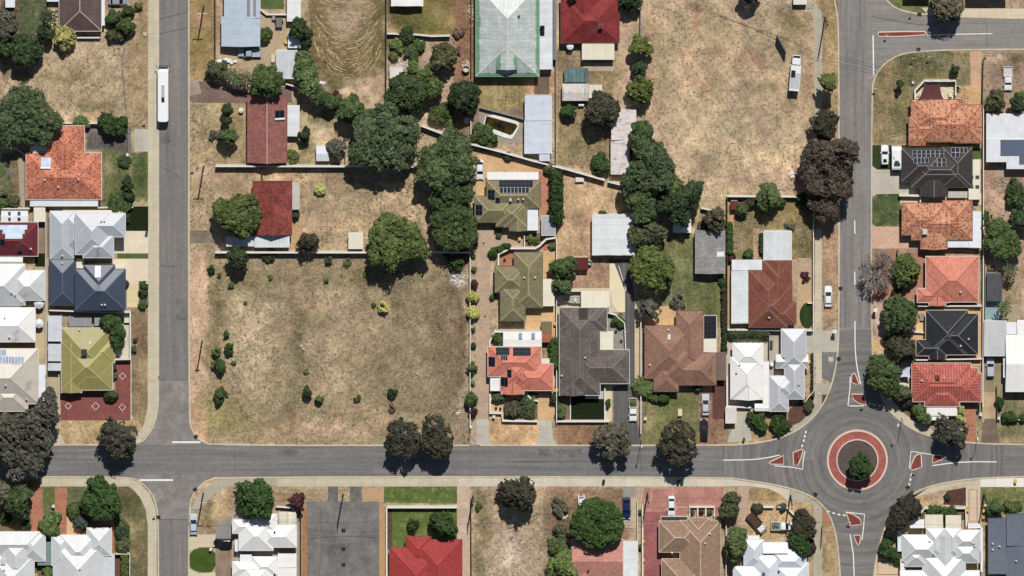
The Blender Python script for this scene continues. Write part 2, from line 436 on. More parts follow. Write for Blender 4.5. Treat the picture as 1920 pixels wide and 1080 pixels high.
for b in [
 # top-left lot
 (120, 140, 60, 16, OLIVE, .55), (60, 120, 40, 22, STRAW, .7), (170, 190, 40, 12, OLIVE, .5), (150, 170, 60, 8, OLIVE, .3, 0), (180, 100, 40, 14, STRAW, .6), (120, 205, 30, 12, STRAW, .8), (205, 120, 20, 40, STRAW, .4), (165, 195, 14, 8, GREEN, .5),
 (15, 325, 22, 32, (96, 110, 62), .9), (35, 380, 14, 10, (176, 138, 104), .7), (215, 300, 20, 18, (112, 120, 66), .8), (262, 320, 13, 34, (88, 102, 56), .9), (262, 372, 12, 10, TAN, .8), (200, 315, 9, 22, (170, 150, 112), .7), (215, 360, 22, 22, (100, 110, 60), .8),
 (258, 650, 14, 60, (150, 124, 88), .5), (262, 700, 9, 40, (178, 150, 110), .7), (255, 620, 10, 30, (128, 102, 74), .6), (140, 805, 40, 14, (200, 172, 126), .7), (240, 800, 20, 16, (176, 150, 100), .5),
 (375, 40, 14, 16, (180, 140, 110), .7), (372, 100, 14, 40, (152, 132, 76), .6), (365, 250, 14, 40, (186, 158, 124), .6), (440, 240, 16, 40, (150, 134, 84), .7), (380, 350, 20, 30, (192, 164, 124), .6), (400, 330, 30, 8, PINK, .6), (370, 400, 12, 20, STRAW, .5),
 (600, 215, 26, 14, (116, 118, 76), .8), (620, 230, 22, 12, (122, 122, 78), .6), (590, 250, 30, 18, STRAW, .8), (580, 300, 20, 10, OLIVE, .5), (615, 190, 22, 10, (206, 174, 138), .8), (630, 260, 22, 16, PINK, .5), (575, 275, 10, 14, (110, 116, 66), .6),
 (650, 60, 70, 90, (140, 124, 84), .4), (650, 30, 45, 50, (190, 162, 136), .75), (650, 110, 60, 40, (138, 122, 76), .6), (600, 60, 16, 70, (126, 112, 62), .5), (712, 70, 14, 80, (116, 106, 62), .6), (650, 155, 45, 16, (112, 108, 66), .7), (690, 165, 34, 26, (220, 186, 154), .95), (655, 185, 34, 10, (222, 188, 152), .95), (600, 165, 16, 14, (208, 180, 142), .8), (712, 140, 12, 30, (214, 182, 148), .8),
 (780, 40, 40, 16, (108, 106, 58), .8), (830, 30, 20, 30, (176, 146, 96), .6), (735, 50, 8, 20, PINK, .7), (868, 90, 16, 60, (140, 100, 74), .6), (760, 120, 20, 16, (200, 176, 152), .6), (800, 215, 14, 30, (208, 176, 142), .7),
 (930, 175, 34, 20, (170, 148, 94), .6), (1015, 165, 14, 16, (204, 156, 118), .8), (1080, 270, 26, 36, (132, 124, 80), .7), (1115, 300, 20, 20, (156, 120, 90), .5), (1090, 160, 30, 20, (168, 148, 98), .5), (1130, 150, 24, 20, (176, 152, 108), .6), (1110, 320, 24, 8, (182, 146, 112), .7), (1190, 60, 10, 50, PINK, .7), (1150, 140, 14, 60, (190, 160, 118), .6),
 # eastern field
 (1305, 25, 14, 30, (180, 128, 96), .6), (1290, 110, 40, 30, (204, 166, 124), .5), (1400, 110, 34, 24, (196, 142, 108), .5), (1345, 85, 16, 14, (186, 136, 102), .5), (1330, 150, 40, 12, (190, 138, 104), .4), (1260, 60, 24, 40, (164, 148, 104), .5), (1360, 60, 40, 26, (176, 156, 108), .4), (1490, 40, 34, 30, (132, 116, 74), .6), (1480, 70, 20, 40, (140, 122, 80), .4),
 (1245, 160, 14, 24, (146, 134, 92), .6), (1350, 165, 34, 14, (160, 140, 96), .5), (1440, 160, 30, 14, (134, 122, 78), .6), (1480, 190, 24, 20, (150, 128, 92), .5), (1270, 200, 30, 30, (208, 178, 136), .6), (1320, 225, 40, 14, (150, 140, 98), .45), (1260, 240, 20, 16, (160, 140, 112), .4), (1400, 240, 60, 26, (206, 180, 140), .6), (1450, 290, 44, 30, (214, 184, 138), .8), (1330, 300, 36, 22, (154, 140, 98), .6), (1390, 320, 40, 16, (196, 168, 126), .5), (1280, 290, 20, 40, (188, 156, 122), .6), (1450, 345, 60, 14, (196, 158, 128), .7), (1350, 350, 40, 14, (200, 164, 130), .7), (1480, 320, 24, 20, (220, 180, 140), .8), (1510, 150, 10, 90, (182, 142, 108), .6), (1225, 200, 10, 120, (206, 168, 132), .6), (1220, 60, 12, 50, (204, 150, 112), .6),
 (1430, 400, 40, 22, (150, 132, 82), .6), (1385, 460, 22, 22, (172, 146, 108), .7), (1395, 425, 14, 16, (116, 118, 74), .6), (1505, 450, 18, 40, (116, 106, 66), .8), (1490, 410, 30, 14, (160, 140, 88), .5),
 (1260, 470, 16, 40, (158, 150, 98), .7), (1330, 560, 26, 20, (110, 118, 62), .8), (1275, 520, 26, 50, (134, 136, 84), .6), (1310, 535, 40, 16, (104, 108, 64), .7), (1345, 590, 10, 20, (110, 118, 62), .7),
 (1060, 350, 12, 60, (150, 134, 94), .5), (1120, 350, 40, 30, (198, 166, 122), .7), (1095, 430, 18, 40, (176, 140, 104), .5), (1140, 390, 40, 8, (204, 168, 124), .5), (1110, 520, 30, 20, (190, 156, 118), .6), (1090, 500, 20, 14, (150, 112, 86), .5),
 # middle back garden
 (650, 350, 50, 40, (160, 138, 102), .6), (740, 360, 40, 30, (206, 172, 130), .8), (620, 420, 40, 20, (196, 162, 124), .6), (700, 330, 60, 8, (188, 162, 118), .5), (560, 330, 40, 8, (212, 170, 128), .8), (570, 440, 12, 30, (214, 176, 132), .8), (770, 400, 20, 30, (204, 172, 128), .7), (640, 390, 20, 14, (160, 146, 104), .5), (560, 450, 14, 14, (212, 174, 130), .7),
 # the large vacant lot
 (440, 520, 60, 34, (138, 126, 80), .7), (470, 580, 40, 60, (186, 164, 124), .8), (410, 560, 24, 70, (150, 134, 90), .5), (480, 690, 34, 50, (194, 168, 128), .85), (450, 640, 40, 24, (188, 162, 124), .6), (500, 520, 50, 20, (150, 136, 92), .5), (620, 530, 60, 30, (148, 134, 92), .6), (600, 570, 60, 24, (196, 168, 126), .6), (700, 520, 60, 26, (134, 122, 80), .7), (760, 520, 50, 30, (122, 112, 78), .6), (850, 530, 20, 40, (128, 112, 80), .6),
 (556, 640, 16, 56, (118, 110, 74), .6, 0, .5), (548, 740, 19, 60, (122, 112, 76), .6, 0, .5), (562, 590, 16, 36, (114, 108, 70), .55), (470, 640, 60, 60, (196, 172, 132), .7, 0, .6), (650, 600, 60, 50, (190, 166, 126), .7, 0, .6), (840, 680, 36, 150, (130, 112, 82), .8, 0, .5), (400, 600, 12, 120, (126, 112, 72), .7), (640, 650, 40, 34, (198, 170, 130), .8), (660, 620, 60, 14, (192, 164, 122), .6), (650, 710, 40, 24, (180, 158, 120), .7), (590, 660, 14, 14, (170, 152, 136), .6), (700, 680, 26, 30, (160, 140, 104), .4), (760, 640, 60, 90, (150, 132, 98), .65), (830, 620, 44, 90, (142, 120, 88), .7), (862, 640, 10, 90, (120, 100, 74), .8), (800, 700, 50, 60, (156, 138, 104), .5), (780, 770, 60, 20, (158, 142, 100), .5), (740, 560, 20, 40, (112, 108, 64), .4),
 (430, 780, 70, 30, (150, 140, 82), .75), (400, 740, 30, 30, (176, 154, 108), .6), (520, 800, 50, 16, (188, 158, 112), .6), (600, 795, 60, 18, (200, 164, 128), .8), (700, 800, 60, 20, (184, 152, 116), .7), (640, 770, 40, 14, (160, 136, 104), .6), (800, 815, 60, 12, (196, 162, 124), .7), (460, 825, 80, 6, (204, 170, 128), .8), (390, 810, 20, 16, (150, 124, 82), .5), (876, 640, 6, 160, (196, 170, 142), .8), (856, 528, 16, 22, (232, 214, 192), .9), (846, 495, 10, 10, (220, 200, 180), .6), (868, 800, 14, 30, (176, 150, 124), .6), (375, 560, 12, 60, (206, 170, 132), .6), (372, 660, 12, 60, (180, 150, 116), .5), (375, 780, 14, 30, (190, 150, 112), .6), (420, 500, 30, 14, (170, 146, 108), .6),
 # south side
 (960, 1030, 40, 40, (196, 176, 146), .8), (900, 990, 16, 60, (134, 118, 74), .8), (930, 935, 30, 14, (160, 128, 94), .7), (1000, 1060, 30, 30, (190, 168, 132), .5), (900, 950, 10, 30, (120, 112, 64), .6), (1010, 925, 60, 10, (196, 156, 114), .6), (1040, 940, 20, 20, (184, 152, 116), .5), (1110, 925, 50, 8, (190, 148, 106), .6), (905, 1070, 14, 30, (112, 108, 62), .7),
 (500, 925, 60, 12, (170, 142, 96), .7), (540, 935, 20, 14, (170, 130, 90), .6), (420, 945, 20, 24, (190, 158, 110), .7), (390, 975, 20, 24, (140, 128, 74), .7), (402, 950, 12, 16, (100, 104, 56), .6), (240, 1000, 14, 60, (144, 130, 86), .6), (262, 1020, 12, 80, (128, 118, 70), .6), (250, 940, 24, 26, (98, 104, 56), .8), (265, 1050, 10, 40, (160, 138, 96), .5), (170, 925, 24, 14, (108, 112, 64), .5), (245, 985, 18, 10, (176, 150, 104), .5),
 # right
 (1660, 130, 20, 30, (160, 134, 96), .7), (1730, 130, 40, 24, (88, 96, 54), .7), (1680, 110, 40, 10, (112, 110, 66), .6), (1760, 105, 40, 8, (110, 110, 62), .7), (1665, 200, 20, 30, (164, 132, 98), .6), (1685, 230, 24, 30, (118, 116, 68), .8), (1650, 240, 14, 40, (150, 128, 90), .6), (1680, 260, 40, 8, (196, 160, 122), .8), (1800, 125, 14, 30, (170, 146, 104), .7), (1700, 160, 20, 20, (100, 104, 60), .5), (1790, 160, 14, 30, (150, 134, 86), .6),
 (1870, 110, 24, 10, (190, 160, 122), .7), (1900, 130, 20, 20, (150, 124, 94), .6), (1860, 190, 16, 20, (120, 110, 80), .7), (1910, 110, 14, 10, (110, 104, 66), .6), (1880, 400, 24, 40, (204, 168, 132), .7), (1870, 335, 30, 16, (160, 130, 104), .6), (1895, 500, 24, 40, (190, 164, 120), .6), (1900, 570, 20, 24, (140, 130, 84), .6),
 (1660, 530, 20, 14, (150, 96, 78), .5), (1650, 610, 12, 30, (200, 170, 142), .6), (1675, 640, 12, 10, (184, 148, 118), .5), (1895, 780, 24, 24, (112, 116, 66), .7), (1900, 820, 30, 12, (190, 162, 120), .7), (1230, 790, 20, 24, (176, 156, 108), .6), (1265, 770, 26, 24, (104, 116, 62), .7), (1250, 800, 14, 12, (120, 126, 74), .6), (1345, 810, 14, 20, (190, 158, 114), .6), (1330, 770, 10, 26, (150, 110, 84), .5), (1100, 815, 40, 14, (160, 124, 84), .5), (960, 815, 40, 12, (222, 182, 126), .5), (1025, 820, 12, 12, (190, 150, 110), .6), (1475, 800, 20, 14, (132, 92, 72), .7), (1400, 815, 30, 10, (170, 142, 96), .6),
 (1550, 60, 14, 50, (150, 126, 82), .6), (1556, 130, 12, 30, (166, 142, 96), .5), (1560, 480, 10, 60, (186, 152, 112), .6), (1552, 600, 14, 20, (130, 108, 74), .4), (1430, 925, 30, 10, (170, 142, 92), .5), (1450, 965, 30, 10, (176, 148, 104), .6), (1430, 990, 20, 16, (206, 166, 118), .7), (1480, 995, 34, 10, (160, 136, 90), .6), (1550, 1050, 8, 30, (150, 132, 84), .6), (1660, 1060, 16, 40, (190, 150, 110), .4), (1715, 940, 40, 14, (176, 144, 96), .7), (1735, 955, 34, 8, (180, 150, 100), .5), (1870, 935, 24, 14, (140, 132, 82), .6), (1910, 930, 14, 14, (126, 124, 74), .6), (1690, 20, 30, 14, (138, 134, 84), .6), (1690, 5, 30, 10, (104, 112, 60), .5),
]: pblob(*b)
# broad natural drift of tone and hue over everything
n1 = fbm(GX, GY, 120, 71); n2 = fbm(GX, GY, 34, 91); n3 = fbm(GX, GY, 14, 111, 3)
GC *= (1 + n1 * .08 + n2 * .12 + n3 * .17)[..., None]
hue = fbm(GX, GY, 22, 131); GC[..., 0] *= 1 + hue * .03; GC[..., 2] *= 1 + hue * .03
GC = 152 + (GC - 152) * 1.16; GY_ = GC.mean(-1, keepdims=True); GC = np.clip(GY_ + (GC - GY_) * .80 + np.array([1, 2, 8.]), 6, 250) / 255.0
GL = np.where(GC <= .04045, GC / 12.92, ((GC + .055) / 1.055) ** 2.4) / KEXP
ny_, nx_ = GX.shape
me = bpy.data.meshes.new('ground')
V = np.zeros((ny_, nx_, 3)); V[..., 0] = (GX - 960) * S; V[..., 1] = (540 - GY) * S
idx = np.arange(ny_ * nx_).reshape(ny_, nx_)
F = np.stack([idx[1:, :-1], idx[1:, 1:], idx[:-1, 1:], idx[:-1, :-1]], -1).reshape(-1, 4)
me.vertices.add(ny_ * nx_); me.vertices.foreach_set('co', V.ravel())
me.loops.add(F.size); me.loops.foreach_set('vertex_index', F.ravel().astype(np.int32))
me.polygons.add(len(F)); me.polygons.foreach_set('loop_start', np.arange(0, F.size, 4, dtype=np.int32)); me.polygons.foreach_set('loop_total', np.full(len(F), 4, np.int32))
ca = me.color_attributes.new('turf_colour', 'FLOAT_COLOR', 'POINT')
ca.data.foreach_set('color', np.concatenate([GL, np.ones(GL.shape[:2] + (1,))], -1).ravel().astype(np.float32))
me.update(); me.validate()
t = NT('dry_turf'); p = t.pos()
a = t.n('ShaderNodeVertexColor', layer_name='turf_colour')
g1 = t.noise(p, 1.5, 6, .84); g2 = t.noise(p, .75, 4, .7, .3); g3 = t.noise(p, 6.0, 2, .6)
mow = t.noise(polar(t, p, (-41, -8, 0), 5.0), 1.0, 4, .65)
f = t.math('MULTIPLY', t.math('MULTIPLY', t.rng(g1, .36, .64, .52, 1.46), t.rng(g2, .3, .7, .86, 1.12)), t.math('MULTIPLY', t.rng(g3, .25, .75, .86, 1.14), t.rng(mow, .34, .66, .84, 1.12)))
c0 = t.scalec(a.outputs['Color'], f)
c0 = t.mix(t.rng(t.noise(p, 1.5, 5, .75), .54, .7, 0, .42), c0, col(120, 108, 76))          # scattered green-brown tufts
c0 = t.mix(t.rng(t.noise(p, 3.1, 4, .7), .66, .74, 0, .5), c0, col(226, 204, 166))            # bleached stalks
me.materials.append(t.done(c0, .97, .08))
ground = bpy.data.objects.new('ground', me); C.objects.link(ground); ground['kind'] = 'structure'

# ---- roads
ASP_L = asphalt((128, 124, 121), 'y', .10); ASP_M = asphalt((124, 122, 121), 'x', .14); ASP_R = asphalt((136, 132, 129), 'y', .15)
ASP_J = asphalt((138, 133, 128), 'o', .14, (170, 158, 146)); ASP_C = asphalt((122, 119, 117), 'r', .16, (164, 152, 140)); ASP_T = asphalt((142, 138, 134), 'x', .10)
sheet('road', [(297, -90), (354, -90), (354, 712), (297, 712)], ASP_L)
sheet('road', [(297, 712), (354, 712), (354, 786), (360, 808), (376, 826), (398, 834), (398, 838), (240, 838), (262, 832), (280, 812), (294, 785)], ASP_J)
sheet('road', [(60, 835), (1356, 835), (1356, 894), (60, 894)], ASP_M)
sheet('road', [(-90, 834), (60, 834), (60, 900), (-90, 905)], ASP_M)
sheet('road', [(240, 890), (412, 890), (385, 901), (364, 922), (354, 950), (354, 974), (296, 974), (293, 945), (284, 924), (262, 902)], ASP_J)
sheet('road', [(296, 974), (354, 974), (354, 1170), (296, 1170)], ASP_L)
sheet('road', [(1568, -90), (1634, -90), (1634, 613), (1573, 613), (1573, 60)], ASP_R)
sheet('road', [(1624, -60), (1650, -20), (1668, 8), (1690, 20), (1722, 26), (1800, 32), (1850, 34), (1850, 94), (1740, 95), (1700, 99), (1678, 106), (1655, 122), (1640, 144), (1634, 170), (1624, 170)], ASP_T, smooth=0)
sheet('road', [(1850, 34), (2010, 37), (2010, 93), (1850, 94)], ASP_T)
sheet('road', [(1356, 834), (1400, 832), (1440, 826), (1470, 818), (1500, 803), (1525, 782), (1545, 755), (1558, 725), (1567, 690), (1572, 650), (1573, 613), (1634, 613), (1634, 660), (1640, 705), (1650, 738),
      (1664, 766), (1690, 790), (1715, 806), (1745, 818), (1790, 826), (1840, 831), (1880, 834), (1880, 893), (1840, 896), (1780, 903), (1735, 914), (1705, 928), (1682, 948), (1664, 975), (1652, 1010), (1642, 1050), (1637, 1090),
      (1577, 1090), (1572, 1030), (1564, 985), (1550, 955), (1530, 934), (1500, 920), (1460, 909), (1410, 901), (1356, 894)], ASP_C)
sheet('road', [(1880, 834), (2010, 834), (2010, 892), (1880, 893)], ASP_M)
sheet('road', [(1577, 1085), (1637, 1085), (1637, 1170), (1577, 1170)], ASP_R)
# ---- kerbs
kerb([(297, 712), (297, 760), (291, 792), (278, 816), (260, 834), (90, 834)])
kerb([(297, 705), (297, -90)], smooth=0)
kerb([(354, -90), (354, 782), (360, 808), (376, 827), (400, 835), (880, 835)])
kerb([(900, 835), (1356, 835), (1400, 833), (1440, 827), (1470, 819), (1500, 804), (1525, 783), (1545, 756), (1558, 726), (1567, 690), (1572, 650), (1573, 600), (1573, 60), (1569, 20), (1560, -20)])
kerb([(60, 894), (240, 894), (264, 903), (284, 924), (294, 948), (297, 985), (297, 1170)])
kerb([(354, 1170), (354, 950), (364, 922), (385, 902), (412, 894), (1356, 894), (1410, 902), (1460, 910), (1500, 921), (1530, 935), (1550, 956), (1564, 986), (1572, 1030), (1576, 1090)])
kerb([(1637, 1090), (1642, 1050), (1652, 1010), (1664, 975), (1682, 948), (1705, 928), (1735, 914), (1780, 903), (1840, 896), (1940, 893)])
kerb([(1940, 834), (1840, 832), (1790, 827), (1745, 819), (1715, 807), (1690, 791), (1664, 767), (1650, 738), (1640, 705), (1634, 660), (1634, 170), (1640, 144), (1655, 122), (1678, 106), (1700, 99), (1740, 95), (1800, 93), (2000, 92)])
kerb([(1624, -60), (1650, -20), (1668, 8), (1690, 20), (1722, 26), (1800, 32), (2000, 36)])
# ---- road markings
marking([(323, 829), (376, 829)], .42); marking([(261, 900), (324, 900)], .42)
marking([(1637, 66), (1638, 142)], .3)
marking([(1738, 66), (1800, 64), (1861, 63)], .22)
for y0, y1 in ((413, 438), (509, 534)): marking([(1602.5, y0), (1603, y1)], .24)
marking([(1603, 602), (1603, 650), (1606, 685), (1614, 721)], .24, 2)
marking([(1594, 706), (1594, 725), (1590, 760), (1594, 761), (1620, 761)], .22)
for x, y in ((1631, 757), (1639, 759), (1649, 761)): marking([(x - 2.5, y - .6), (x + 2.5, y + .6)], .34)
marking([(1355, 862.5), (1410, 862), (1440, 858), (1462, 853)], .24, 2)
marking([(1452, 873), (1486, 876), (1505, 880), (1506, 862), (1509, 846)], .22)
for x, y in ((1504, 836), (1507, 826), (1509, 818), (1511, 810)): marking([(x - .6, y + 2.5), (x + .6, y - 2.5)], .34)
marking([(1748, 873), (1790, 867), (1830, 865.5), (1869, 866)], .24, 2)
marking([(1746, 852), (1708, 846), (1705, 878)], .22)
for x, y in ((1709, 890), (1707, 899), (1705, 908), (1703, 915)): marking([(x + .5, y - 2.5), (x - .5, y + 2.5)], .34)
for x, y in ((1553, 959), (1563, 962), (1573, 964.5), (1583, 966)): marking([(x - 2.4, y - .6), (x + 2.4, y + .6)], .34)
marking([(1586, 960), (1621, 964), (1619, 990), (1616, 1012)], .22)
marking([(1594, 1002), (1600, 1040), (1602, 1090)], .24)

# ---- footpaths
PATH = concrete((206, 194, 166), 2.6, .10); PATH2 = concrete((214, 204, 182), 3.2, .12, .8); PATHG = concrete((184, 176, 154), 3.0, .10)
sheet('footpath', [(278, -90), (296, -90), (296, 760), (290, 790), (276, 814), (258, 832), (244, 832), (258, 815), (270, 795), (277, 765)], PATH)
sheet('footpath', [(75, 896), (240, 896), (262, 905), (281, 926), (291, 949), (294, 980), (294, 1170), (277, 1170), (277, 985), (273, 955), (262, 932), (250, 918), (240, 912), (75, 912)], PATH)
sheet('footpath', [(372, 930), (392, 910), (408, 900), (440, 896), (520, 896), (520, 911), (425, 912), (407, 920), (394, 934), (372, 955), (356, 955)], PATHG)
sheet('footpath', [(520, 896), (860, 896), (860, 912), (520, 912)], PATH)
sheet('footpath', [(860, 896), (1356, 896), (1400, 903), (1450, 911), (1480, 918), (1480, 942), (1462, 926), (1440, 916), (1400, 911), (1356, 912), (860, 912)], PATH2)
sheet('footpath', [(1480, 918), (1505, 926), (1527, 938), (1543, 956), (1540, 966), (1530, 950), (1512, 942), (1482, 942)], PATHG)
sheet('footpath', [(1525, 940), (1541, 962), (1541, 1170), (1525, 1170)], PATHG)
sheet('footpath', [(1498, 2), (1512, 0), (1530, 6), (1540, 22), (1542, 44), (1542, 214), (1527, 214), (1527, 60), (1524, 26), (1510, 14)], PATHG)
sheet('footpath', [(1528, 430), (1541, 430), (1541, 718), (1528, 718)], PATH)
sheet('footpath', [(1528, 718), (1541, 718), (1558, 722), (1546, 756), (1526, 783), (1502, 804), (1474, 816), (1478, 802), (1500, 792), (1521, 772), (1527, 745)], PATHG)
sheet('footpath', [(1657, 752), (1668, 745), (1690, 770), (1714, 790), (1740, 800), (1755, 812), (1745, 817), (1715, 805), (1690, 789), (1667, 768)], PATH)
sheet('footpath', [(1665, 980), (1684, 950), (1706, 930), (1740, 915), (1785, 905), (1838, 899), (1838, 914), (1790, 912), (1745, 925), (1716, 932), (1690, 940), (1672, 960), (1655, 1010), (1646, 1060), (1640, 1060), (1652, 1012)], PATH)
sheet('footpath', [(1838, 897), (2010, 895), (2010, 913), (1838, 913)], concrete((238, 232, 220), 3.2, .05))
sheet('footpath', [(1804, 16), (2010, 16), (2010, 35), (1804, 31)], concrete((222, 206, 176), 3.4, .08))
sheet('footpath', [(1727, 14), (1750, 14), (1760, 28), (1738, 26)], PATH)

# ---- driveways, paving, lawns, beds
CONC = concrete((232, 216, 188), 1.6, .06, .86); CONCG = concrete((196, 188, 172), 2.6, .12); GREY = concrete((170, 166, 160), 4, .14)
BRICK = paving((196, 134, 104), (170, 108, 82)); BRICKL = paving((222, 178, 146), (206, 158, 126)); SANDP = paving((226, 186, 134), (212, 168, 116)); REDP = paving((152, 88, 82), (134, 74, 68), .12); REDB = paving((142, 118, 106), (120, 96, 86), .24)
TANP = paving((196, 174, 140), (180, 156, 124)); BEIGEP = paving((200, 172, 146), (184, 154, 128), .16); CREAM = concrete((236, 222, 184), 5, .05, .95)
TURF = grass((54, 74, 34), (40, 58, 26), .9, 3.2, .12); LAWN = grass((104, 118, 62), (84, 98, 52), .5, 2.6, .16, (150, 140, 92)); DKLAWN = grass((34, 44, 22), (28, 38, 18), 1.2, 3.4, .10); GLAWN = grass((78, 98, 50), (96, 112, 62), .4, 2.4, .2)
MULCH = soil((116, 84, 68), (88, 62, 52)); BED = soil((104, 88, 66), (140, 118, 88)); SOILO = soil((190, 150, 112), (206, 168, 126))
# left block
sheet('driveway', (212, 433, 278, 475), CONC); sheet('driveway', (211, 485, 278, 531), CONC); sheet('lawn', (236, 387, 278, 433), DKLAWN); sheet('garden_bed', (220, 475, 278, 485), GLAWN)
sheet('footpath', (238, 531, 260, 576), concrete((226, 206, 160), 3, .05)); sheet('garden_bed', (260, 527, 278, 576), BED)
sheet('driveway', (252, 242, 278, 284), CONCG); sheet('footpath', [(33, 300), (46, 290), (46, 390), (38, 384)], concrete((176, 160, 132), 3))
sheet('paving', (88, 578, 246, 680), concrete((168, 152, 128), 4, .2)); sheet('paving', (216, 590, 246, 672), concrete((214, 204, 186), 4, .1)); sheet('driveway', [(114, 735), (216, 735), (216, 680), (244, 678), (244, 788), (114, 788)], REDP)
sheet('driveway', (91, 700, 112, 830), concrete((190, 176, 140), 5, .15)); sheet('driveway', [(90, 805), (110, 805), (122, 832), (92, 832)], PATH)
DIA = plain((232, 206, 190), .8, .2, .06)
for (x, y, r) in ((229.8, 705, 6.2), (128, 761, 6), (179.2, 761.5, 7.2), (229.3, 763.5, 6.4)):
    b = MB(); ribbon(b, [(x - r, y), (x, y - r), (x + r, y), (x, y + r)], .17, None, .088, 0, True); o = b.build('paving_diamond', DIA); o['kind'] = 'structure'
sheet('driveway', (58, 914, 80, 996), BRICK); sheet('driveway', (103, 914, 125, 1010), BRICK); sheet('paving', (125, 955, 163, 1010), concrete((222, 182, 138), 6, .08)); sheet('paving', [(0, 960), (58, 960), (58, 996), (0, 996)], BED); sheet('lawn', (80, 914, 103, 948), LAWN)
sheet('footpath', [(138, 1004), (160, 985), (214, 974), (214, 1040), (208, 1040), (208, 984), (164, 992), (144, 1008)], BRICK)
sheet('lawn', [(214, 958), (232, 970), (244, 985), (244, 1030), (214, 1040)], GLAWN); sheet('garden_bed', [(226, 1035), (243, 1035), (243, 1170), (226, 1170)], grass((70, 76, 36), (48, 56, 26), 1.2)); sheet('paving', (214, 1037, 227, 1170), paving((120, 86, 66), (100, 70, 54)))
# behind the left-block houses
sheet('paving', (68, 480, 92, 720), concrete((190, 168, 132), 5, .18)); sheet('paving', (62, 395, 92, 485), concrete((150, 128, 104), 5, .2)); sheet('paving', (62, 625, 84, 672), concrete((206, 182, 140), 5, .08)); sheet('lawn', (66, 475, 84, 500), DKLAWN); sheet('paving', (0, 639, 66, 656), concrete((128, 100, 80), 5, .2))
# west of the middle street
sheet('paving', [(405, 85), (488, 85), (488, 28), (540, 28), (540, 96), (520, 120), (470, 130), (440, 112), (405, 108)], TANP); sheet('lawn', (489, -60, 532, 17), GLAWN)
sheet('driveway', [(354, 150), (400, 155), (466, 175), (545, 160), (548, 192), (465, 194), (362, 192), (354, 186)], REDB); sheet('driveway', (354, 432, 400, 456), concrete((136, 122, 106), 3, .25))
sheet('path', [(354, 150), (372, 152), (378, 175), (354, 180)], concrete((170, 152, 140), 3, .2))
sheet('footpath', (546, 400, 568, 468), SOILO)
# car park south of the main road
sheet('car_park', (575, 940, 712, 1170), asphalt((122, 119, 116), 'o', .16, (140, 132, 122))); sheet('driveway', (615, 912, 634, 942), asphalt((116, 112, 108), 'o', .2)); sheet('driveway', (656, 912, 679, 942), asphalt((116, 112, 108), 'o', .2)); sheet('verge', (679, 913, 720, 940), soil((204, 162, 124), (190, 150, 112)), ragged=1.5)
sheet('garden_bed', (565, 950, 576, 1170), soil((190, 138, 92), (150, 108, 70))); sheet('garden_bed', (711, 948, 722, 1170), soil((204, 160, 112), (182, 140, 98)))
sheet('lawn', [(720, 912), (857, 912), (857, 944), (720, 942)], grass((100, 118, 58), (78, 98, 44), .45, 2.4, .18, (150, 146, 92))); sheet('garden_bed', (725, 950, 735, 1030), soil((104, 88, 70), (80, 68, 54))); sheet('lawn', (735, 953, 862, 1035), grass((106, 122, 58), (84, 104, 46), .5, 2.6, .18, (140, 140, 84)))
sheet('driveway', [(857, 912), (881, 912), (881, 1170), (857, 1170)], paving((212, 186, 162), (196, 166, 142), .16))
# courtyard houses in the middle
sheet('driveway', [(893, 292), (905, 284), (1040, 318), (1042, 405), (1012, 405), (893, 405)], SANDP); sheet('paving', [(1010, 320), (1038, 316), (1032, 402), (1012, 402)], paving((204, 142, 112), (186, 124, 96)))
sheet('driveway', [(893, 425), (985, 425), (985, 462), (920, 462), (918, 600), (914, 760), (914, 786), (893, 786), (890, 640), (893, 540)], BEIGEP); sheet('driveway', [(892, 786), (916, 786), (918, 820), (922, 834), (886, 834), (891, 820)], CONCG)
sheet('lawn', [(918, 425), (942, 425), (942, 437), (930, 434)], LAWN); sheet('garden_bed', (985, 437, 1017, 462), BED); sheet('garden_bed', (882, 440, 893, 834), soil((200, 180, 150), (150, 126, 96)))
sheet('paving', (934, 470, 970, 510), BRICK); sheet('paving', (1016, 470, 1042, 525), SANDP); sheet('paving', (985, 575, 1042, 640), SANDP); sheet('paving', [(1014, 460), (1042, 450), (1042, 470), (1022, 470)], BRICK)
sheet('paving', (918, 730, 1012, 786), SANDP); sheet('driveway', (1010, 738, 1043, 788), SANDP); sheet('driveway', [(1010, 788), (1034, 788), (1036, 815), (1042, 835), (1004, 835), (1010, 815)], CONCG); sheet('garden_bed', [(944, 756), (1008, 750), (1008, 788), (944, 788)], BED); sheet('garden_bed', [(986, 735), (1010, 742), (1010, 750), (992, 746)], BED)
# dark-roofed house and long driveway
sheet('paving', (1045, 540, 1165, 590), concrete((206, 196, 176), 4, .1)); sheet('driveway', [(1140, 486), (1180, 486), (1190, 560), (1190, 740), (1196, 800), (1202, 834), (1150, 834), (1150, 725), (1172, 720), (1172, 560), (1150, 520)], asphalt((98, 96, 96), 'y', .12)); sheet('paving', [(1143, 494), (1152, 494), (1172, 545), (1172, 600), (1165, 590), (1148, 570), (1143, 540)], CREAM)
sheet('garden_bed', (1140, 585, 1172, 656), concrete((150, 146, 140), 6, .2)); sheet('lawn', (1069, 738, 1133, 788), DKLAWN); sheet('paving', (1098, 725, 1134, 748), concrete((196, 194, 190), 3, .1)); sheet('garden_bed', (1046, 742, 1069, 788), soil((120, 100, 78), (140, 120, 96))); sheet('paving', (1133, 722, 1147, 790), concrete((224, 206, 166), 5, .1)); sheet('paving', (1190, 572, 1200, 715), concrete((214, 190, 150), 5, .1))
sheet('paving', [(897, 200), (985, 225), (985, 268), (900, 268)], concrete((168, 154, 136), 4, .16)); sheet('path', (1094, 118, 1151, 133), concrete((186, 172, 142), 6)); sheet('path', (925, 150, 932, 204), concrete((176, 160, 112), 4, .2))
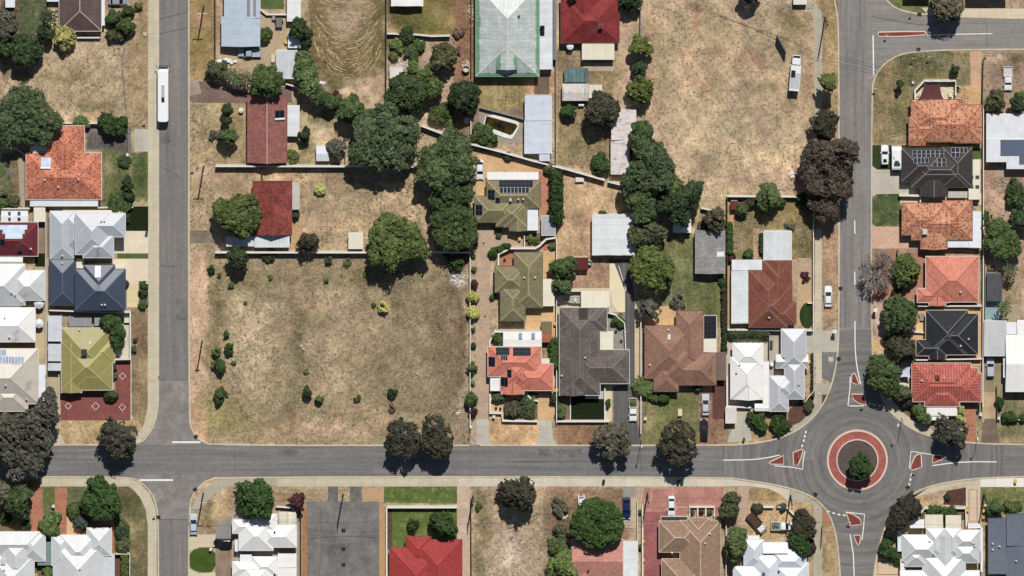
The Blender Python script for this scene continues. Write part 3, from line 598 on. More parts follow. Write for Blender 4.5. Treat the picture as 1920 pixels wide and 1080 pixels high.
sheet('path', (1002, 140, 1030, 182), concrete((116, 98, 80), 6, .3)); sheet('garden_bed', (1366, 380, 1376, 600), SOILO, ragged=1); sheet('path', (1412, 428, 1430, 490), paving((206, 172, 140), (190, 150, 118)), ragged=1)
# right-hand corner blocks
sheet('driveway', [(1206, 575), (1268, 575), (1268, 615), (1206, 615)], SANDP); sheet('driveway', [(1336, 713), (1362, 713), (1362, 786), (1336, 786)], paving((116, 78, 70), (96, 62, 56))); sheet('driveway', (1338, 660, 1360, 720), paving((120, 84, 76), (100, 68, 62)))
sheet('paving', (1362, 634, 1440, 770), concrete((206, 194, 172), 4, .1)); sheet('driveway', [(1378, 772), (1404, 772), (1410, 826), (1364, 829), (1378, 790)], CONCG); sheet('paving', (1440, 622, 1470, 720), concrete((190, 178, 160), 4, .16)); sheet('driveway', (1511, 620, 1572, 662), CONCG); sheet('driveway', [(1541, 660), (1571, 660), (1568, 690), (1560, 718), (1541, 708)], asphalt((120, 120, 120), 'o', .1)); sheet('garden_bed', [(1478, 770), (1505, 745), (1526, 745), (1522, 770), (1500, 792), (1478, 800)], MULCH); sheet('garden_bed', [(1541, 740), (1556, 740), (1546, 756), (1541, 765)], MULCH)
sheet('paving', (1495, 484, 1524, 610), soil((208, 176, 138), (190, 156, 118))); sheet('paving', (1485, 486, 1523, 515), BEIGEP); sheet('lawn', smooth_poly([(1524, 566), (1524, 616), (1506, 616), (1499, 600), (1499, 582), (1508, 568)]), TURF)
sheet('driveway', (1205, 914, 1356, 966), paving((198, 138, 124), (180, 118, 106), .3)); sheet('driveway', (1207, 960, 1260, 1170), paving((172, 104, 102), (154, 90, 88), .24)); sheet('verge', (1180, 914, 1207, 935), BEIGEP); sheet('driveway', (1383, 912, 1404, 985), BEIGEP); sheet('path', (1168, 932, 1194, 990), concrete((196, 178, 148), 3)); sheet('driveway', (1168, 912, 1192, 932), concrete((160, 152, 140), 3))
b = MB()
for L_ in ([(1222, 934), (1222, 915), (1262, 915), (1262, 945)], [(1209, 945), (1209, 936), (1222, 936), (1222, 934)], [(1262, 951), (1290, 951)]): ribbon(b, L_, .16, None, .088, 0)
o = b.build('paving_border', plain((226, 190, 168), .8, .2, .06)); o['kind'] = 'structure'
sheet('garden_bed', [(1541, 955), (1553, 968), (1558, 985), (1542, 983)], soil((190, 134, 104), (170, 116, 90)))
# north-east streets' frontages
sheet('driveway', [(1818, 96), (1840, 96), (1838, 130), (1840, 190), (1838, 200), (1819, 200), (1820, 130)], BRICKL); sheet('paving', [(1716, 168), (1734, 152), (1790, 152), (1790, 195), (1716, 195)], CREAM); sheet('paving', (1790, 160, 1840, 200), SANDP)
sheet('lawn', [(1634, 272), (1700, 272), (1700, 318), (1645, 318), (1634, 310)], grass((60, 76, 40), (48, 64, 32), .8)); sheet('driveway', [(1634, 310), (1645, 318), (1712, 318), (1712, 362), (1634, 368)], CONCG); sheet('lawn', [(1634, 374), (1643, 364), (1690, 363), (1690, 424), (1641, 424), (1634, 418)], grass((92, 104, 62), (62, 82, 44), .4, 2.4, .2, (140, 132, 100)))
sheet('driveway', [(1634, 422), (1645, 426), (1692, 425), (1726, 455), (1726, 466), (1634, 466)], paving((224, 184, 156), (208, 166, 138))); sheet('paving', (1688, 362, 1842, 384), concrete((226, 208, 172), 4, .06)); sheet('lawn', (1822, 278, 1840, 299), GLAWN); sheet('driveway', [(1718, 470), (1736, 470), (1736, 545), (1718, 545)], paving((190, 136, 110), (172, 118, 94))); sheet('garden_bed', (1634, 466, 1684, 546), soil((150, 112, 84), (176, 140, 112)))
sheet('driveway', [(1636, 546), (1722, 540), (1722, 560), (1640, 560)], paving((200, 142, 118), (184, 126, 102))); sheet('driveway', [(1636, 634), (1680, 638), (1720, 628), (1720, 645), (1680, 656), (1636, 660)], SANDP); sheet('paving', (1718, 572, 1842, 686), SANDP); sheet('paving', (1718, 590, 1735, 622), concrete((236, 200, 140), 4))
sheet('driveway', (1805, 755, 1830, 828), BRICK); sheet('driveway', (1842, 720, 1868, 792), concrete((196, 166, 130), 3, .2)); sheet('driveway', [(1846, 785), (1866, 785), (1874, 832), (1838, 832)], concrete((124, 108, 92), 3, .3)); sheet('paving', (1842, 665, 1885, 735), concrete((158, 142, 108), 3, .2)); sheet('paving', (1686, 680, 1712, 735), concrete((230, 220, 196), 4, .08)); sheet('garden_bed', [(1668, 745), (1690, 735), (1730, 760), (1738, 795), (1715, 790), (1690, 770)], BED)
sheet('path', (1848, 565, 1880, 606), concrete((142, 170, 176), 8, .1)); sheet('paving', (1850, 490, 1910, 512), BEIGEP); sheet('path', (1886, 570, 1912, 602), concrete((176, 160, 130), 5)); sheet('path', (1868, 315, 1916, 332), concrete((184, 164, 132), 5))
sheet('driveway', [(1811, 912), (1838, 912), (1838, 985), (1811, 985)], concrete((220, 194, 166), 9, .05)); sheet('garden_bed', [(1775, 920), (1811, 914), (1811, 948), (1768, 946)], soil((104, 72, 60), (78, 54, 46))); sheet('paving', (1725, 952, 1812, 975), soil((120, 92, 72), (90, 72, 58))); sheet('driveway', [(1642, 1046), (1688, 1052), (1688, 1170), (1636, 1170)], concrete((224, 196, 160), 9, .06)); sheet('garden_bed', [(1650, 1005), (1660, 1000), (1664, 1040), (1642, 1046)], soil((176, 140, 100), (130, 100, 76)))
for L_ in ([(1817, 918), (1832, 918), (1832, 977), (1817, 977), (1817, 918)], [(1646, 1052), (1684, 1052), (1684, 1077), (1646, 1077), (1646, 1052)]): o = marking(L_, .13, m=plain((120, 90, 72), .8, .2), name='paving_border')
sheet('path', [(1883, 912), (1891, 912), (1892, 930), (1886, 948), (1880, 946), (1885, 930)], concrete((200, 186, 160), 4)); sheet('driveway', [(354, 1002), (404, 1002), (404, 1025), (372, 1026), (354, 1034)], concrete((216, 202, 168), 2.6, .06)); sheet('lawn', smooth_poly([(354, 1040), (366, 1028), (404, 1026), (404, 1073), (372, 1073), (354, 1064)], 1), grass((74, 100, 36), (60, 84, 28), .5, 2.4, .2)); sheet('driveway', [(354, 1066), (372, 1075), (404, 1073), (404, 1170), (354, 1170)], concrete((216, 202, 168), 2.6, .06)); sheet('paving', [(405, 985), (434, 968), (434, 1010), (405, 1010)], concrete((150, 146, 140), 8)); sheet('paving', (404, 1025, 434, 1170), concrete((150, 128, 106), 4, .25)); sheet('paving', (434, 958, 566, 1170), concrete((178, 160, 138), 4, .15))
sheet('lawn', (1840, 914, 1960, 962), grass((124, 126, 74), (96, 104, 56), .5, 2.6, .2, (176, 152, 106)))

CRACK = plain((84, 82, 80), .95, .1, .2, 4)
for L_ in ([(298, 36), (320, 30), (352, 23)], [(298, 64), (322, 58), (352, 52)], [(300, 312), (322, 322), (340, 334)], [(300, 496), (318, 500), (330, 498)], [(440, 838), (440, 892)], [(882, 836), (882, 893)], [(1202, 836), (1200, 893)], [(1356, 836), (1356, 893)], [(297, 712), (353, 712)], [(297, 974), (353, 974)], [(580, 1010), (640, 1004), (706, 1008)], [(600, 945), (604, 1020), (598, 1078)], [(1850, 40), (1850, 92)], [(1634, 30), (1700, 44), (1760, 48)], [(310, 180), (314, 260), (312, 330)], [(960, 866), (1050, 864), (1140, 867)]): marking(smooth_line(L_, 2), .055, m=CRACK, name='road_crack')

for (x0, y0, x1, y1), c in (((300, 250, 320, 268), (116, 113, 111)), ((330, 560, 350, 600), (118, 115, 113)), ((520, 842, 560, 858), (114, 112, 111)), ((700, 872, 770, 888), (134, 130, 127)), ((1010, 842, 1090, 856), (116, 114, 113)), ((1240, 874, 1300, 890), (132, 129, 126)), ((1580, 300, 1600, 345), (124, 120, 118)), ((1610, 520, 1630, 560), (148, 143, 139)), ((600, 1020, 660, 1056), (114, 111, 108)), ((1760, 50, 1800, 62), (150, 145, 140))): sheet('road_patch', (x0, y0, x1, y1), asphalt(c, 'o', .2), ragged=2)
# ================================================================== HOUSES, SHEDS
WALLS = {'cream': plain((214, 198, 168), .85, .2, .06), 'brick': paving((170, 118, 92), (150, 98, 76)), 'white': plain((226, 224, 216), .8, .2, .05), 'grey': plain((150, 150, 148), .8, .2, .08)}
GUT_W = glossy((224, 222, 214), .5); GUT_D = glossy((70, 70, 74), .5); GUT_C = glossy((214, 196, 164), .5); GUT_B = glossy((110, 80, 66), .5)
PV = {}
CELL = panel(); ALU = glossy((196, 200, 206), .35, .5); TANKM = glossy((226, 230, 234), .3); AER = plain((96, 96, 100), .5, .4); CHIM = paving((150, 92, 78), (130, 78, 66)); VENTM = plain((206, 204, 198), .6); GLASSR = glossy((150, 170, 190), .08, .6)

class Block:
    def __init__(s, spec, ze, pitch, k):
        s.kind, x0, y0, x1, y1 = spec[:5]; o = spec[5] if len(spec) > 5 else {}
        s.ze = ze + o.get('dz', 0) + .003 * k; s.t = math.tan(R(o.get('p', pitch)))
        a = W(x0, y1, s.ze); b = W(x1, y0, s.ze); s.X0, s.Y0, s.X1, s.Y1 = a[0], a[1], b[0], b[1]
    def dists(s, x, y):
        e, w_, n, so = s.X1 - x, x - s.X0, s.Y1 - y, y - s.Y0
        if s.kind == 'h': return {'e': e, 'w': w_, 'n': n, 's': so}
        if s.kind == 'gx': return {'n': n, 's': so}
        if s.kind == 'gy': return {'e': e, 'w': w_}
        return {s.kind[1]: {'e': e, 'w': w_, 'n': n, 's': so}[s.kind[1]]}      # skillion 'fn', 'fs', 'fe', 'fw': low edge on that side
    def z(s, x, y):
        if not (s.X0 <= x <= s.X1 and s.Y0 <= y <= s.Y1): return -1e9, 'n'
        d = s.dists(x, y); side = min(d, key=d.get); return s.ze + d[side] * s.t, side
    def surf(s, b):
        """roof skin; returns ridge and hip lines"""
        X0, X1, Y0, Y1, ze, t = s.X0, s.X1, s.Y0, s.Y1, s.ze, s.t; w_, d = X1 - X0, Y1 - Y0; lines = []
        sl = math.sqrt(1 + t * t)
        def f(pts, side):
            uv = []
            for x, y, z in pts:
                v = (z - ze) / t * sl
                uv.append((x, v) if side in 'ns' else (y, v))
            b.face(pts, uv)
        c = [(X0, Y0, ze), (X1, Y0, ze), (X1, Y1, ze), (X0, Y1, ze)]
        if s.kind == 'h':
            if w_ >= d:
                r0 = (X0 + d / 2, (Y0 + Y1) / 2, ze + d / 2 * t); r1 = (X1 - d / 2, (Y0 + Y1) / 2, ze + d / 2 * t)
                f([c[0], c[1], r1, r0], 's'); f([c[2], c[3], r0, r1], 'n'); f([c[1], c[2], r1], 'e'); f([c[3], c[0], r0], 'w')
                lines = [(c[0], r0), (c[3], r0), (c[1], r1), (c[2], r1), (r0, r1)]
            else:
                r0 = ((X0 + X1) / 2, Y0 + w_ / 2, ze + w_ / 2 * t); r1 = ((X0 + X1) / 2, Y1 - w_ / 2, ze + w_ / 2 * t)
                f([c[0], c[1], r0], 's'); f([c[2], c[3], r1], 'n'); f([c[1], c[2], r1, r0], 'e'); f([c[3], c[0], r0, r1], 'w')
                lines = [(c[0], r0), (c[1], r0), (c[2], r1), (c[3], r1), (r0, r1)]
        elif s.kind == 'gx':
            zr = ze + d / 2 * t; ym = (Y0 + Y1) / 2; r0 = (X0, ym, zr); r1 = (X1, ym, zr)
            f([c[0], c[1], r1, r0], 's'); f([c[2], c[3], r0, r1], 'n'); b.face([c[1], c[2], r1]); b.face([c[3], c[0], r0]); lines = [(r0, r1)]
        elif s.kind == 'gy':
            zr = ze + w_ / 2 * t; xm = (X0 + X1) / 2; r0 = (xm, Y0, zr); r1 = (xm, Y1, zr)
            f([c[1], c[2], r1, r0], 'e'); f([c[3], c[0], r0, r1], 'w'); b.face([c[0], c[1], r0]); b.face([c[2], c[3], r1]); lines = [(r0, r1)]
        else:
            sd = s.kind[1]; up = {'n': (0, 1), 's': (2, 3), 'e': (0, 3), 'w': (1, 2)}[sd]; rise = (d if sd in 'ns' else w_) * t
            q = [(x, y, z + (rise if i in up else 0)) for i, (x, y, z) in enumerate(c)]
            f(q, sd)
            for i in range(4):
                j = (i + 1) % 4
                if q[i][2] + q[j][2] > 2 * ze + 1e-6: b.face([c[i], c[j], q[j], q[i]])
        b.face(c[::-1]) if False else None
        lo = ze - .16; cl = [(x, y, lo) for x, y, z in c]
        for i in range(4): j = (i + 1) % 4; b.face([cl[i], cl[j], c[j], c[i]])
        b.face(cl[::-1])
        return lines
    def walls(s, b, inset, k):
        i = inset + .006 * k
        if min(s.X1 - s.X0, s.Y1 - s.Y0) < 2.2 * i: return
        b.box(s.X0 + i, s.Y0 + i, 0, s.X1 - i, s.Y1 - i, s.ze - .17)
    def gutter(s, b):
        e, g, z0, z1 = s.ze, .11, s.ze - .13, s.ze + .012
        b.box(s.X0 - g, s.Y0 - g, z0, s.X1 + g, s.Y0, z1); b.box(s.X0 - g, s.Y1, z0, s.X1 + g, s.Y1 + g, z1)
        b.box(s.X0 - g, s.Y0, z0, s.X0, s.Y1, z1); b.box(s.X1, s.Y0, z0, s.X1 + g, s.Y1, z1)

def cap(b, p, q, wd=.11, h=.06):
    p = mathutils.Vector(p); q = mathutils.Vector(q); d = q - p
    if d.length < .05: return
    s_ = mathutils.Vector((-d.y, d.x, 0)).normalized() * wd; up = mathutils.Vector((0, 0, h)); dn = mathutils.Vector((0, 0, -.03))
    b.face([p + s_ + dn, p + up, q + up, q + s_ + dn][::-1]); b.face([p + up, p - s_ + dn, q - s_ + dn, q + up][::-1])

def house(name, label, cat, m, blocks, ze=2.75, pitch=22, ridge=None, gut=GUT_W, wall='cream', inset=.5, extras=(), group=None):
    B = [Block(s, ze, pitch, k) for k, s in enumerate(blocks)]
    X = sum((b.X0 + b.X1) / 2 for b in B) / len(B); Y = sum((b.Y0 + b.Y1) / 2 for b in B) / len(B)
    root = thing(name, label, cat, (X, Y, 0), group)
    r, wl, g, rc = MB(), MB(), MB(), MB()
    for k, b in enumerate(B):
        ln = b.surf(r); b.walls(wl, inset, k)
        if gut: b.gutter(g)
        if ridge:
            for p, q in ln: cap(rc, p, q)
    ro = r.build('roof', m, root)
    if wl.f: wl.build('wall', WALLS[wall], root)
    if gut: g.build('gutter', gut, root)
    if ridge: rc.build('ridge_cap', ridge, ro)
    def at(px, py):
        z, side, bb = ze, 'n', B[0]
        for _ in range(3):
            x, y, _z = W(px, py, z); best = max(((*b.z(x, y), b) for b in B), key=lambda q: q[0])
            if best[0] > -1e8: z, side, bb = best
        x, y, _z = W(px, py, z)
        gx_, gy_ = {'n': (0, -bb.t), 's': (0, bb.t), 'e': (-bb.t, 0), 'w': (bb.t, 0)}[side]
        return x, y, z, gx_, gy_
    for e in extras:
        k = e[0]; o = e[-1] if isinstance(e[-1], dict) else {}
        if k in ('solar', 'skylight', 'heater', 'roof_panel'):
            x0, y0, x1, y1 = e[1:5]; xc, yc, zc, sx, sy = at((x0 + x1) / 2, (y0 + y1) / 2)
            if 'flat' in o: xc, yc, zc = W((x0 + x1) / 2, (y0 + y1) / 2, o['flat']); sx = sy = 0
            hx, hy = (x1 - x0) / 2 * S, (y1 - y0) / 2 * S; lift = o.get('lift', .12)
            def P(u, v, dz): return (xc + u * hx, yc + v * hy, zc + sx * u * hx + sy * v * hy + dz)
            nx_, ny_ = o.get('n', (1, 1)); b = MB()
            q = [(-1, -1), (1, -1), (1, 1), (-1, 1)]
            top = [P(u, v, lift) for u, v in q]; bot = [P(u, v, lift - .06) for u, v in q]
            b.face(top, [(0, 0), (nx_, 0), (nx_, ny_), (0, ny_)])
            for i in range(4): j = (i + 1) % 4; b.face([bot[i], bot[j], top[j], top[i]])
            if k == 'solar': b.build('solar_panel', o.get('m', CELL), ro)
            elif k == 'roof_panel': b.build('roof_panel', o['m'], ro)
            elif k == 'skylight':
                s_ = b.build('skylight', o.get('m', VENTM), ro)
            else:
                s_ = b.build('solar_water_heater', o.get('m', CELL), ro); t = MB()
                if o.get('tank', 's') == 's': t.tube(P(-1.05, -1.1, .35), P(1.05, -1.1, .35), .26, n=10)
                elif o['tank'] == 'n': t.tube(P(-1.05, 1.1, .35), P(1.05, 1.1, .35), .26, n=10)
                t.build('water_tank', TANKM, s_, smooth=False)
        elif k == 'chimney':
            x, y, z, *_ = at(e[1], e[2]); wd = o.get('w', .45); b = MB(); b.box(x - wd, y - wd, z - .5, x + wd, y + wd, z + 1.0); c_ = b.build('chimney', o.get('m', CHIM), ro)
            b = MB(); b.box(x - wd * .6, y - wd * .6, z + 1.0, x + wd * .6, y + wd * .6, z + 1.12); b.build('chimney_pot', plain((90, 60, 52)), c_ if False else ro)
        elif k == 'vent':
            x, y, z, *_ = at(e[1], e[2]); b = MB(); b.lathe((x, y), [(.13, z - .2), (.13, z + .28), (.24, z + .34), (.24, z + .5), (.1, z + .62), (0, z + .64)], 10); b.build('roof_vent', o.get('m', VENTM), ro)
        elif k == 'aerial':
            x, y, z, *_ = at(e[1], e[2]); b = MB(); b.tube((x, y, z - .1), (x, y, z + 2.2), .03); a = o.get('a', .5)
            ux, uy = math.cos(a), math.sin(a); b.tube((x - ux * .9, y - uy * .9, z + 2.1), (x + ux * .9, y + uy * .9, z + 2.1), .025)
            for i in range(-3, 4): b.tube((x + ux * .28 * i - uy * .5, y + uy * .28 * i + ux * .5, z + 2.12), (x + ux * .28 * i + uy * .5, y + uy * .28 * i - ux * .5, z + 2.12), .018)
            b.build('aerial', AER, ro)
        elif k == 'cooler':
            x, y, z, *_ = at(e[1], e[2]); wd = o.get('w', .55); b = MB(); b.prism([(x - wd, y - wd * 1.15), (x + wd, y - wd * 1.15), (x + wd, y + wd * 1.15), (x - wd, y + wd * 1.15)], z - .4, z + .55)
            b.prism([(x - wd * .8, y - wd * .95), (x + wd * .8, y - wd * .95), (x + wd * .8, y + wd * .95), (x - wd * .8, y + wd * .95)], z + .55, z + .72); b.build('roof_cooler', o.get('m', VENTM), ro)
        elif k in ('patio', 'carport', 'verandah', 'pergola'):
            # flat or gently sloped roof on posts: side it falls to, rect, height, material
            sd, x0, y0, x1, y1, z = e[1:7]; mm = o['m']; pit = o.get('p', 3)
            Q = Block((('f' + sd) if sd in 'nsew' else sd, x0, y0, x1, y1), z, pit, len(B) % 3); b = MB(); Q.surf(b); po = b.build(k + '_roof', mm, root)
            for (u, v) in ((Q.X0 + .15, Q.Y0 + .15), (Q.X1 - .15, Q.Y0 + .15), (Q.X0 + .15, Q.Y1 - .15), (Q.X1 - .15, Q.Y1 - .15)):
                b = MB(); b.box(u - .05, v - .05, 0, u + .05, v + .05, z - .1); b.build('post', WALLS['white'], po)
            if o.get('edge'):
                g2 = MB(); Q.gutter(g2); g2.build('gutter', o['edge'], po)
    return root

WHITEM = metal((248, 246, 242), .6, .05, .03); WHITEW = metal((236, 240, 246), .6, .05, .04, rough=.6)
ZINC = metal((214, 220, 226), .6, .07, .06); PALEG = metal((210, 213, 215), .6, .05, .05); BLUEZ = metal((192, 208, 222), .55, .08, .06); ZINCW = metal((232, 236, 238), .55, .10, .07)
CREAMM = metal((240, 232, 206), .6, .06, .04); LGREY = metal((186, 192, 200), .5, .05, .04); SLATEB = metal((70, 82, 102), .5, .06, .04); BEIGEM = metal((206, 198, 184), .5, .05, .05)
OLIVEM = metal((160, 151, 88), .45, .06, .05); SOLBLUE = metal((96, 110, 134), .5, .06, .05); BROWNM = metal((134, 112, 100), .4, .10, .08)
RC_PINK = plain((206, 178, 164), .8, .2, .1); RC_DK = plain((70, 56, 50), .8, .2, .1); RC_OR = plain((196, 104, 74), .8, .2, .08); RC_RED = plain((160, 58, 54), .8); RC_OL = plain((182, 170, 122), .8); RC_W = plain((226, 226, 222), .6); RC_BR = plain((150, 108, 90), .8); RC_LB = plain((214, 190, 166), .8); RC_BK = plain((120, 122, 126), .7); RC_GR = plain((136, 128, 120), .8)
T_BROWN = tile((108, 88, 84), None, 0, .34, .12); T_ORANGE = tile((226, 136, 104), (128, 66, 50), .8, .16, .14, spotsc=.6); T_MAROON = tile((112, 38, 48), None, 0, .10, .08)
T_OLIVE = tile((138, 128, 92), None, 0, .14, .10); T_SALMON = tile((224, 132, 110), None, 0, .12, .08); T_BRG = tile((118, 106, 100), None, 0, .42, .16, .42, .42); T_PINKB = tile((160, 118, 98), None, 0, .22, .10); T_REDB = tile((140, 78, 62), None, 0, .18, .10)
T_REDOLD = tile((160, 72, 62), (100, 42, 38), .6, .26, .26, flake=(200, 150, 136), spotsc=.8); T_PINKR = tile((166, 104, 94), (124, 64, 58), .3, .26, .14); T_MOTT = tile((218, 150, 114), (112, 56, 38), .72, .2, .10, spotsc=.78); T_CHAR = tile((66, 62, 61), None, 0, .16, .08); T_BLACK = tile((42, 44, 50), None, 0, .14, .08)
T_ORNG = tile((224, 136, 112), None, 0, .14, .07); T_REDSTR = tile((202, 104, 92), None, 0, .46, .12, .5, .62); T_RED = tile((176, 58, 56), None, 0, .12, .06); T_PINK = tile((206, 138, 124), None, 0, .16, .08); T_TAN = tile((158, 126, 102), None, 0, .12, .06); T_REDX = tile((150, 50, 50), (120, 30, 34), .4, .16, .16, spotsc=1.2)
GREENZ = metal((196, 206, 202), .9, .12, .10, (228, 234, 232), .8, edge=(112, 162, 124)); GREENE = metal((120, 168, 130), .5, .10, .08)
PVW = panel((150, 160, 186), (236, 236, 240), frame=.06); PVB = panel((186, 206, 226), (220, 228, 236), frame=.04); PVF = panel((24, 30, 46), (206, 210, 214), frame=.045)  # pale cells: the glint on the glass is put into their colour

# ---------------- west block
house('brown_tiled_house', 'brown tiled hip-roofed house at the top edge beside a yellow bush', 'house', T_BROWN, [('h', 111, -70, 190, 58)], ridge=RC_PINK, extras=[
    ('patio', 'e', 190.5, -60, 196.5, 48, 2.4, {'m': WHITEW})])
house('garden_shed', 'small flat white shed between lawn and brown tiled house at the top edge', 'shed', WHITEW, [('fs', 88, -20, 111, 3)], ze=2.1, pitch=3, inset=.08, gut=None, wall='white')
house('garden_shed', 'white shed in the top corner of the photo near the west edge', 'shed', WHITEW, [('fs', 10, -25, 28, 14)], ze=2.1, pitch=3, inset=.08, gut=None, wall='white')
house('orange_tiled_house', 'spotted orange tiled house with white patio roof along its south side', 'house', T_ORANGE, [('h', 49, 287, 190, 374), ('h', 88, 236, 158, 345)], ridge=RC_OR, extras=[
    ('heater', 77, 296, 95, 313, {'m': PVB, 'n': (2, 1)}), ('vent', 84, 337), ('vent', 147, 336), ('aerial', 137, 336, {'a': 1.2}), ('vent', 110, 350),
    ('patio', 'gx', 57, 366, 183, 386, 2.3, {'m': WHITEW, 'p': 8, 'edge': GUT_W}), ('patio', 's', 56, 262, 88, 286, 2.4, {'m': CREAMM})])
house('maroon_roofed_house', 'maroon roofed house at the west edge with shiny pale solar panels', 'house', T_MAROON, [('h', -60, 417, 71, 480)], ridge=RC_RED, extras=[
    ('solar', -2, 422, 51, 430, {'n': (6, 1), 'm': PVB}), ('solar', 5, 430, 46, 438, {'n': (5, 1), 'm': PVB}), ('solar', 10, 438, 42, 447, {'n': (4, 1), 'm': PVB}), ('solar', -6, 448, 9, 460, {'n': (2, 1)}), ('vent', 58, 466), ('cooler', 38, 467, {'m': RC_DK, 'w': .4}), ('aerial', 38, 455)])
house('white_annexe', 'white flat roofed annexe with four dark skylights north of the maroon roof', 'annexe', WHITEW, [('gx', 3, 396, 52, 415)], ze=2.3, pitch=5, inset=.1, wall='white', extras=[
    ('skylight', 15.5, 397, 20, 403.5, {'m': plain((70, 68, 66))}), ('skylight', 33, 397, 38.5, 403.5, {'m': plain((70, 68, 66))}), ('skylight', 15.5, 408, 20, 414, {'m': plain((50, 50, 52))}), ('skylight', 33, 408, 38.5, 414, {'m': plain((50, 50, 52))})])
house('cream_shed', 'cream flat roofed shed east of the white annexe with skylights', 'shed', CREAMM, [('fs', 64, 390, 84, 415)], ze=2.3, pitch=2, inset=.08)
house('grey_metal_house', 'pale grey hip-roofed house south of the maroon roof at the west edge', 'house', PALEG, [('h', -70, 495, 47, 572), ('h', 18, 507, 84, 563), ('gx', -10, 480, 42, 500, {'dz': -.3})], ridge=RC_W, extras=[('vent', 22, 548), ('vent', 29, 552), ('aerial', 48, 551)])
house('white_metal_house', 'white hip-roofed house at the west edge beside a white garden umbrella', 'house', WHITEM, [('h', -70, 577, 66, 641)], ridge=RC_W, extras=[('vent', 9, 595), ('aerial', 31, 620), ('vent', 18, 631), ('patio', 's', -10, 564, 40, 577, 2.3, {'m': WHITEW})])
house('beige_metal_house', 'beige hip-roofed house with a row of mauve solar panels at the west edge', 'house', BEIGEM, [('h', -60, 654, 72, 757), ('h', -20, 716, 52, 771), ('h', -30, 690, 40, 750)], ridge=plain((196, 186, 170)), extras=[
    ('solar', -2, 655, 12, 667, {'n': (3, 1), 'm': PVW}), ('solar', -2, 668, 22, 681, {'n': (4, 1), 'm': PVW}), ('solar', 22, 669, 45, 682, {'n': (4, 1), 'm': PVW}), ('vent', 11, 722), ('vent', 50, 748), ('aerial', 55, 715),
    ('patio', 'e', 72.5, 684, 85, 755, 2.4, {'m': WHITEW})])
house('light_grey_house', 'two-storey light grey metal roofed house beside concrete driveway', 'house', LGREY, [('h', 94, 396, 140, 486, {'dz': -2.4}), ('h', 117, 397, 160, 470, {'dz': -2.4}), ('h', 141, 400, 235, 444), ('h', 156, 441, 213, 483), ('h', 141, 400, 205, 477)], ze=5.2, pitch=23, ridge=plain((206, 210, 216)), wall='white', extras=[
    ('aerial', 185, 463, {'a': 1.1}), ('vent', 190, 414), ('vent', 196, 414), ('vent', 117, 479), ('patio', 's', 118, 394, 230, 400, 2.5, {'m': CREAMM})])
house('slate_blue_house', 'two-storey slate blue metal roofed house beside the pale driveway', 'house', SLATEB, [('h', 93, 487, 142, 572, {'dz': -2.4}), ('h', 141, 505, 235, 581), ('h', 157, 497, 215, 560)], ze=5.2, pitch=22, ridge=plain((98, 112, 132)), gut=GUT_D, wall='white', extras=[
    ('skylight', 178, 499, 189, 519, {'m': WHITEW}), ('aerial', 186, 535, {'a': 2.6}), ('vent', 191, 571), ('vent', 197, 571), ('vent', 117, 493), ('patio', 's', 133, 485, 157, 503, 2.6, {'m': CREAMM})])
house('mustard_roofed_house', 'mustard green metal roofed house with red paved forecourt', 'house', OLIVEM, [('h', 116, 615, 206, 700), ('h', 118, 638, 215, 679), ('gy', 115, 642, 153, 736), ('h', 137, 680, 211, 731), ('h', 115, 640, 211, 731)], pitch=19, ridge=plain((196, 186, 110)), extras=[
    ('cooler', 158, 661, {'m': plain((60, 60, 66)), 'w': .6}), ('skylight', 167, 640, 171, 645), ('vent', 149, 618), ('patio', 'w', 90, 645, 114, 677, 2.4, {'m': ZINC}), ('patio', 'w', 90, 681, 114, 695, 2.4, {'m': ZINC}), ('patio', 'w', 90, 592, 116, 640, 2.4, {'m': ZINC}), ('patio', 'n', 129, 594, 172, 612, 2.4, {'m': metal((150, 152, 156), .5, .06, .08)}), ('patio', 'n', 177, 594, 190, 611, 2.4, {'m': metal((160, 162, 166), .5, .06, .08)})])
# ---------------- south-west corner
house('white_bullnose_house', 'white verandah house at the bottom edge west of its near twin', 'house', PALEG, [('h', -50, 997, 74, 1042), ('h', -20, 1042, 64, 1120), ('h', 0, 1010, 60, 1090), ('h', 40, 1000, 85, 1052)], ridge=RC_W, extras=[('cooler', 6, 1053), ('vent', 8, 1068), ('patio', 's', 70.5, 1016, 96.5, 1060, 2.3, {'m': metal((124, 150, 148), .5, .08, .06)})])
house('white_bullnose_house', 'white verandah house with projecting front hip beside brick paths', 'house', PALEG, [('h', 163, 990, 209, 1042), ('h', 113, 1003, 180, 1062), ('h', 97, 1005, 130, 1060), ('h', 100, 1018, 194, 1150)], ridge=RC_W, extras=[('vent', 150, 1066), ('patio', 'e', 194.5, 1038, 215, 1150, 2.4, {'m': ZINC})])
# ---------------- between the two north-south streets, top row
house('silver_blue_house', 'silver blue corrugated gable house at the top beside a parked ute', 'house', BLUEZ, [('gy', 415, 31, 488, 87), ('gy', 420, -60, 488, 34, {'dz': .2, 'p': 6})], pitch=10, inset=.3, gut=None, wall='white', extras=[
    ('skylight', 463, -30, 469, 30, {'m': plain((140, 140, 138))}), ('skylight', 475, -30, 480, 30, {'m': plain((140, 140, 138))})])
house('white_shed', 'long white flat roofed shed at the top edge behind a small square lawn', 'shed', metal((238, 240, 240), .6, .05, .06, (186, 176, 160), .25), [('fe', 538, -60, 564, 40)], ze=2.3, pitch=3, inset=.1, wall='white', gut=None)
house('white_shed', 'small white flat roofed shed under the round dark tree', 'shed', WHITEW, [('fs', 540, 58, 564, 90)], ze=2.2, pitch=3, inset=.1, wall='white', gut=None)
house('grey_shed', 'light grey flat roofed shed with white rim beside the light green hedge trees', 'shed', ZINC, [('fs', 518, 95, 557, 147)], ze=2.4, pitch=3, inset=.1, wall='white', gut=GUT_W)
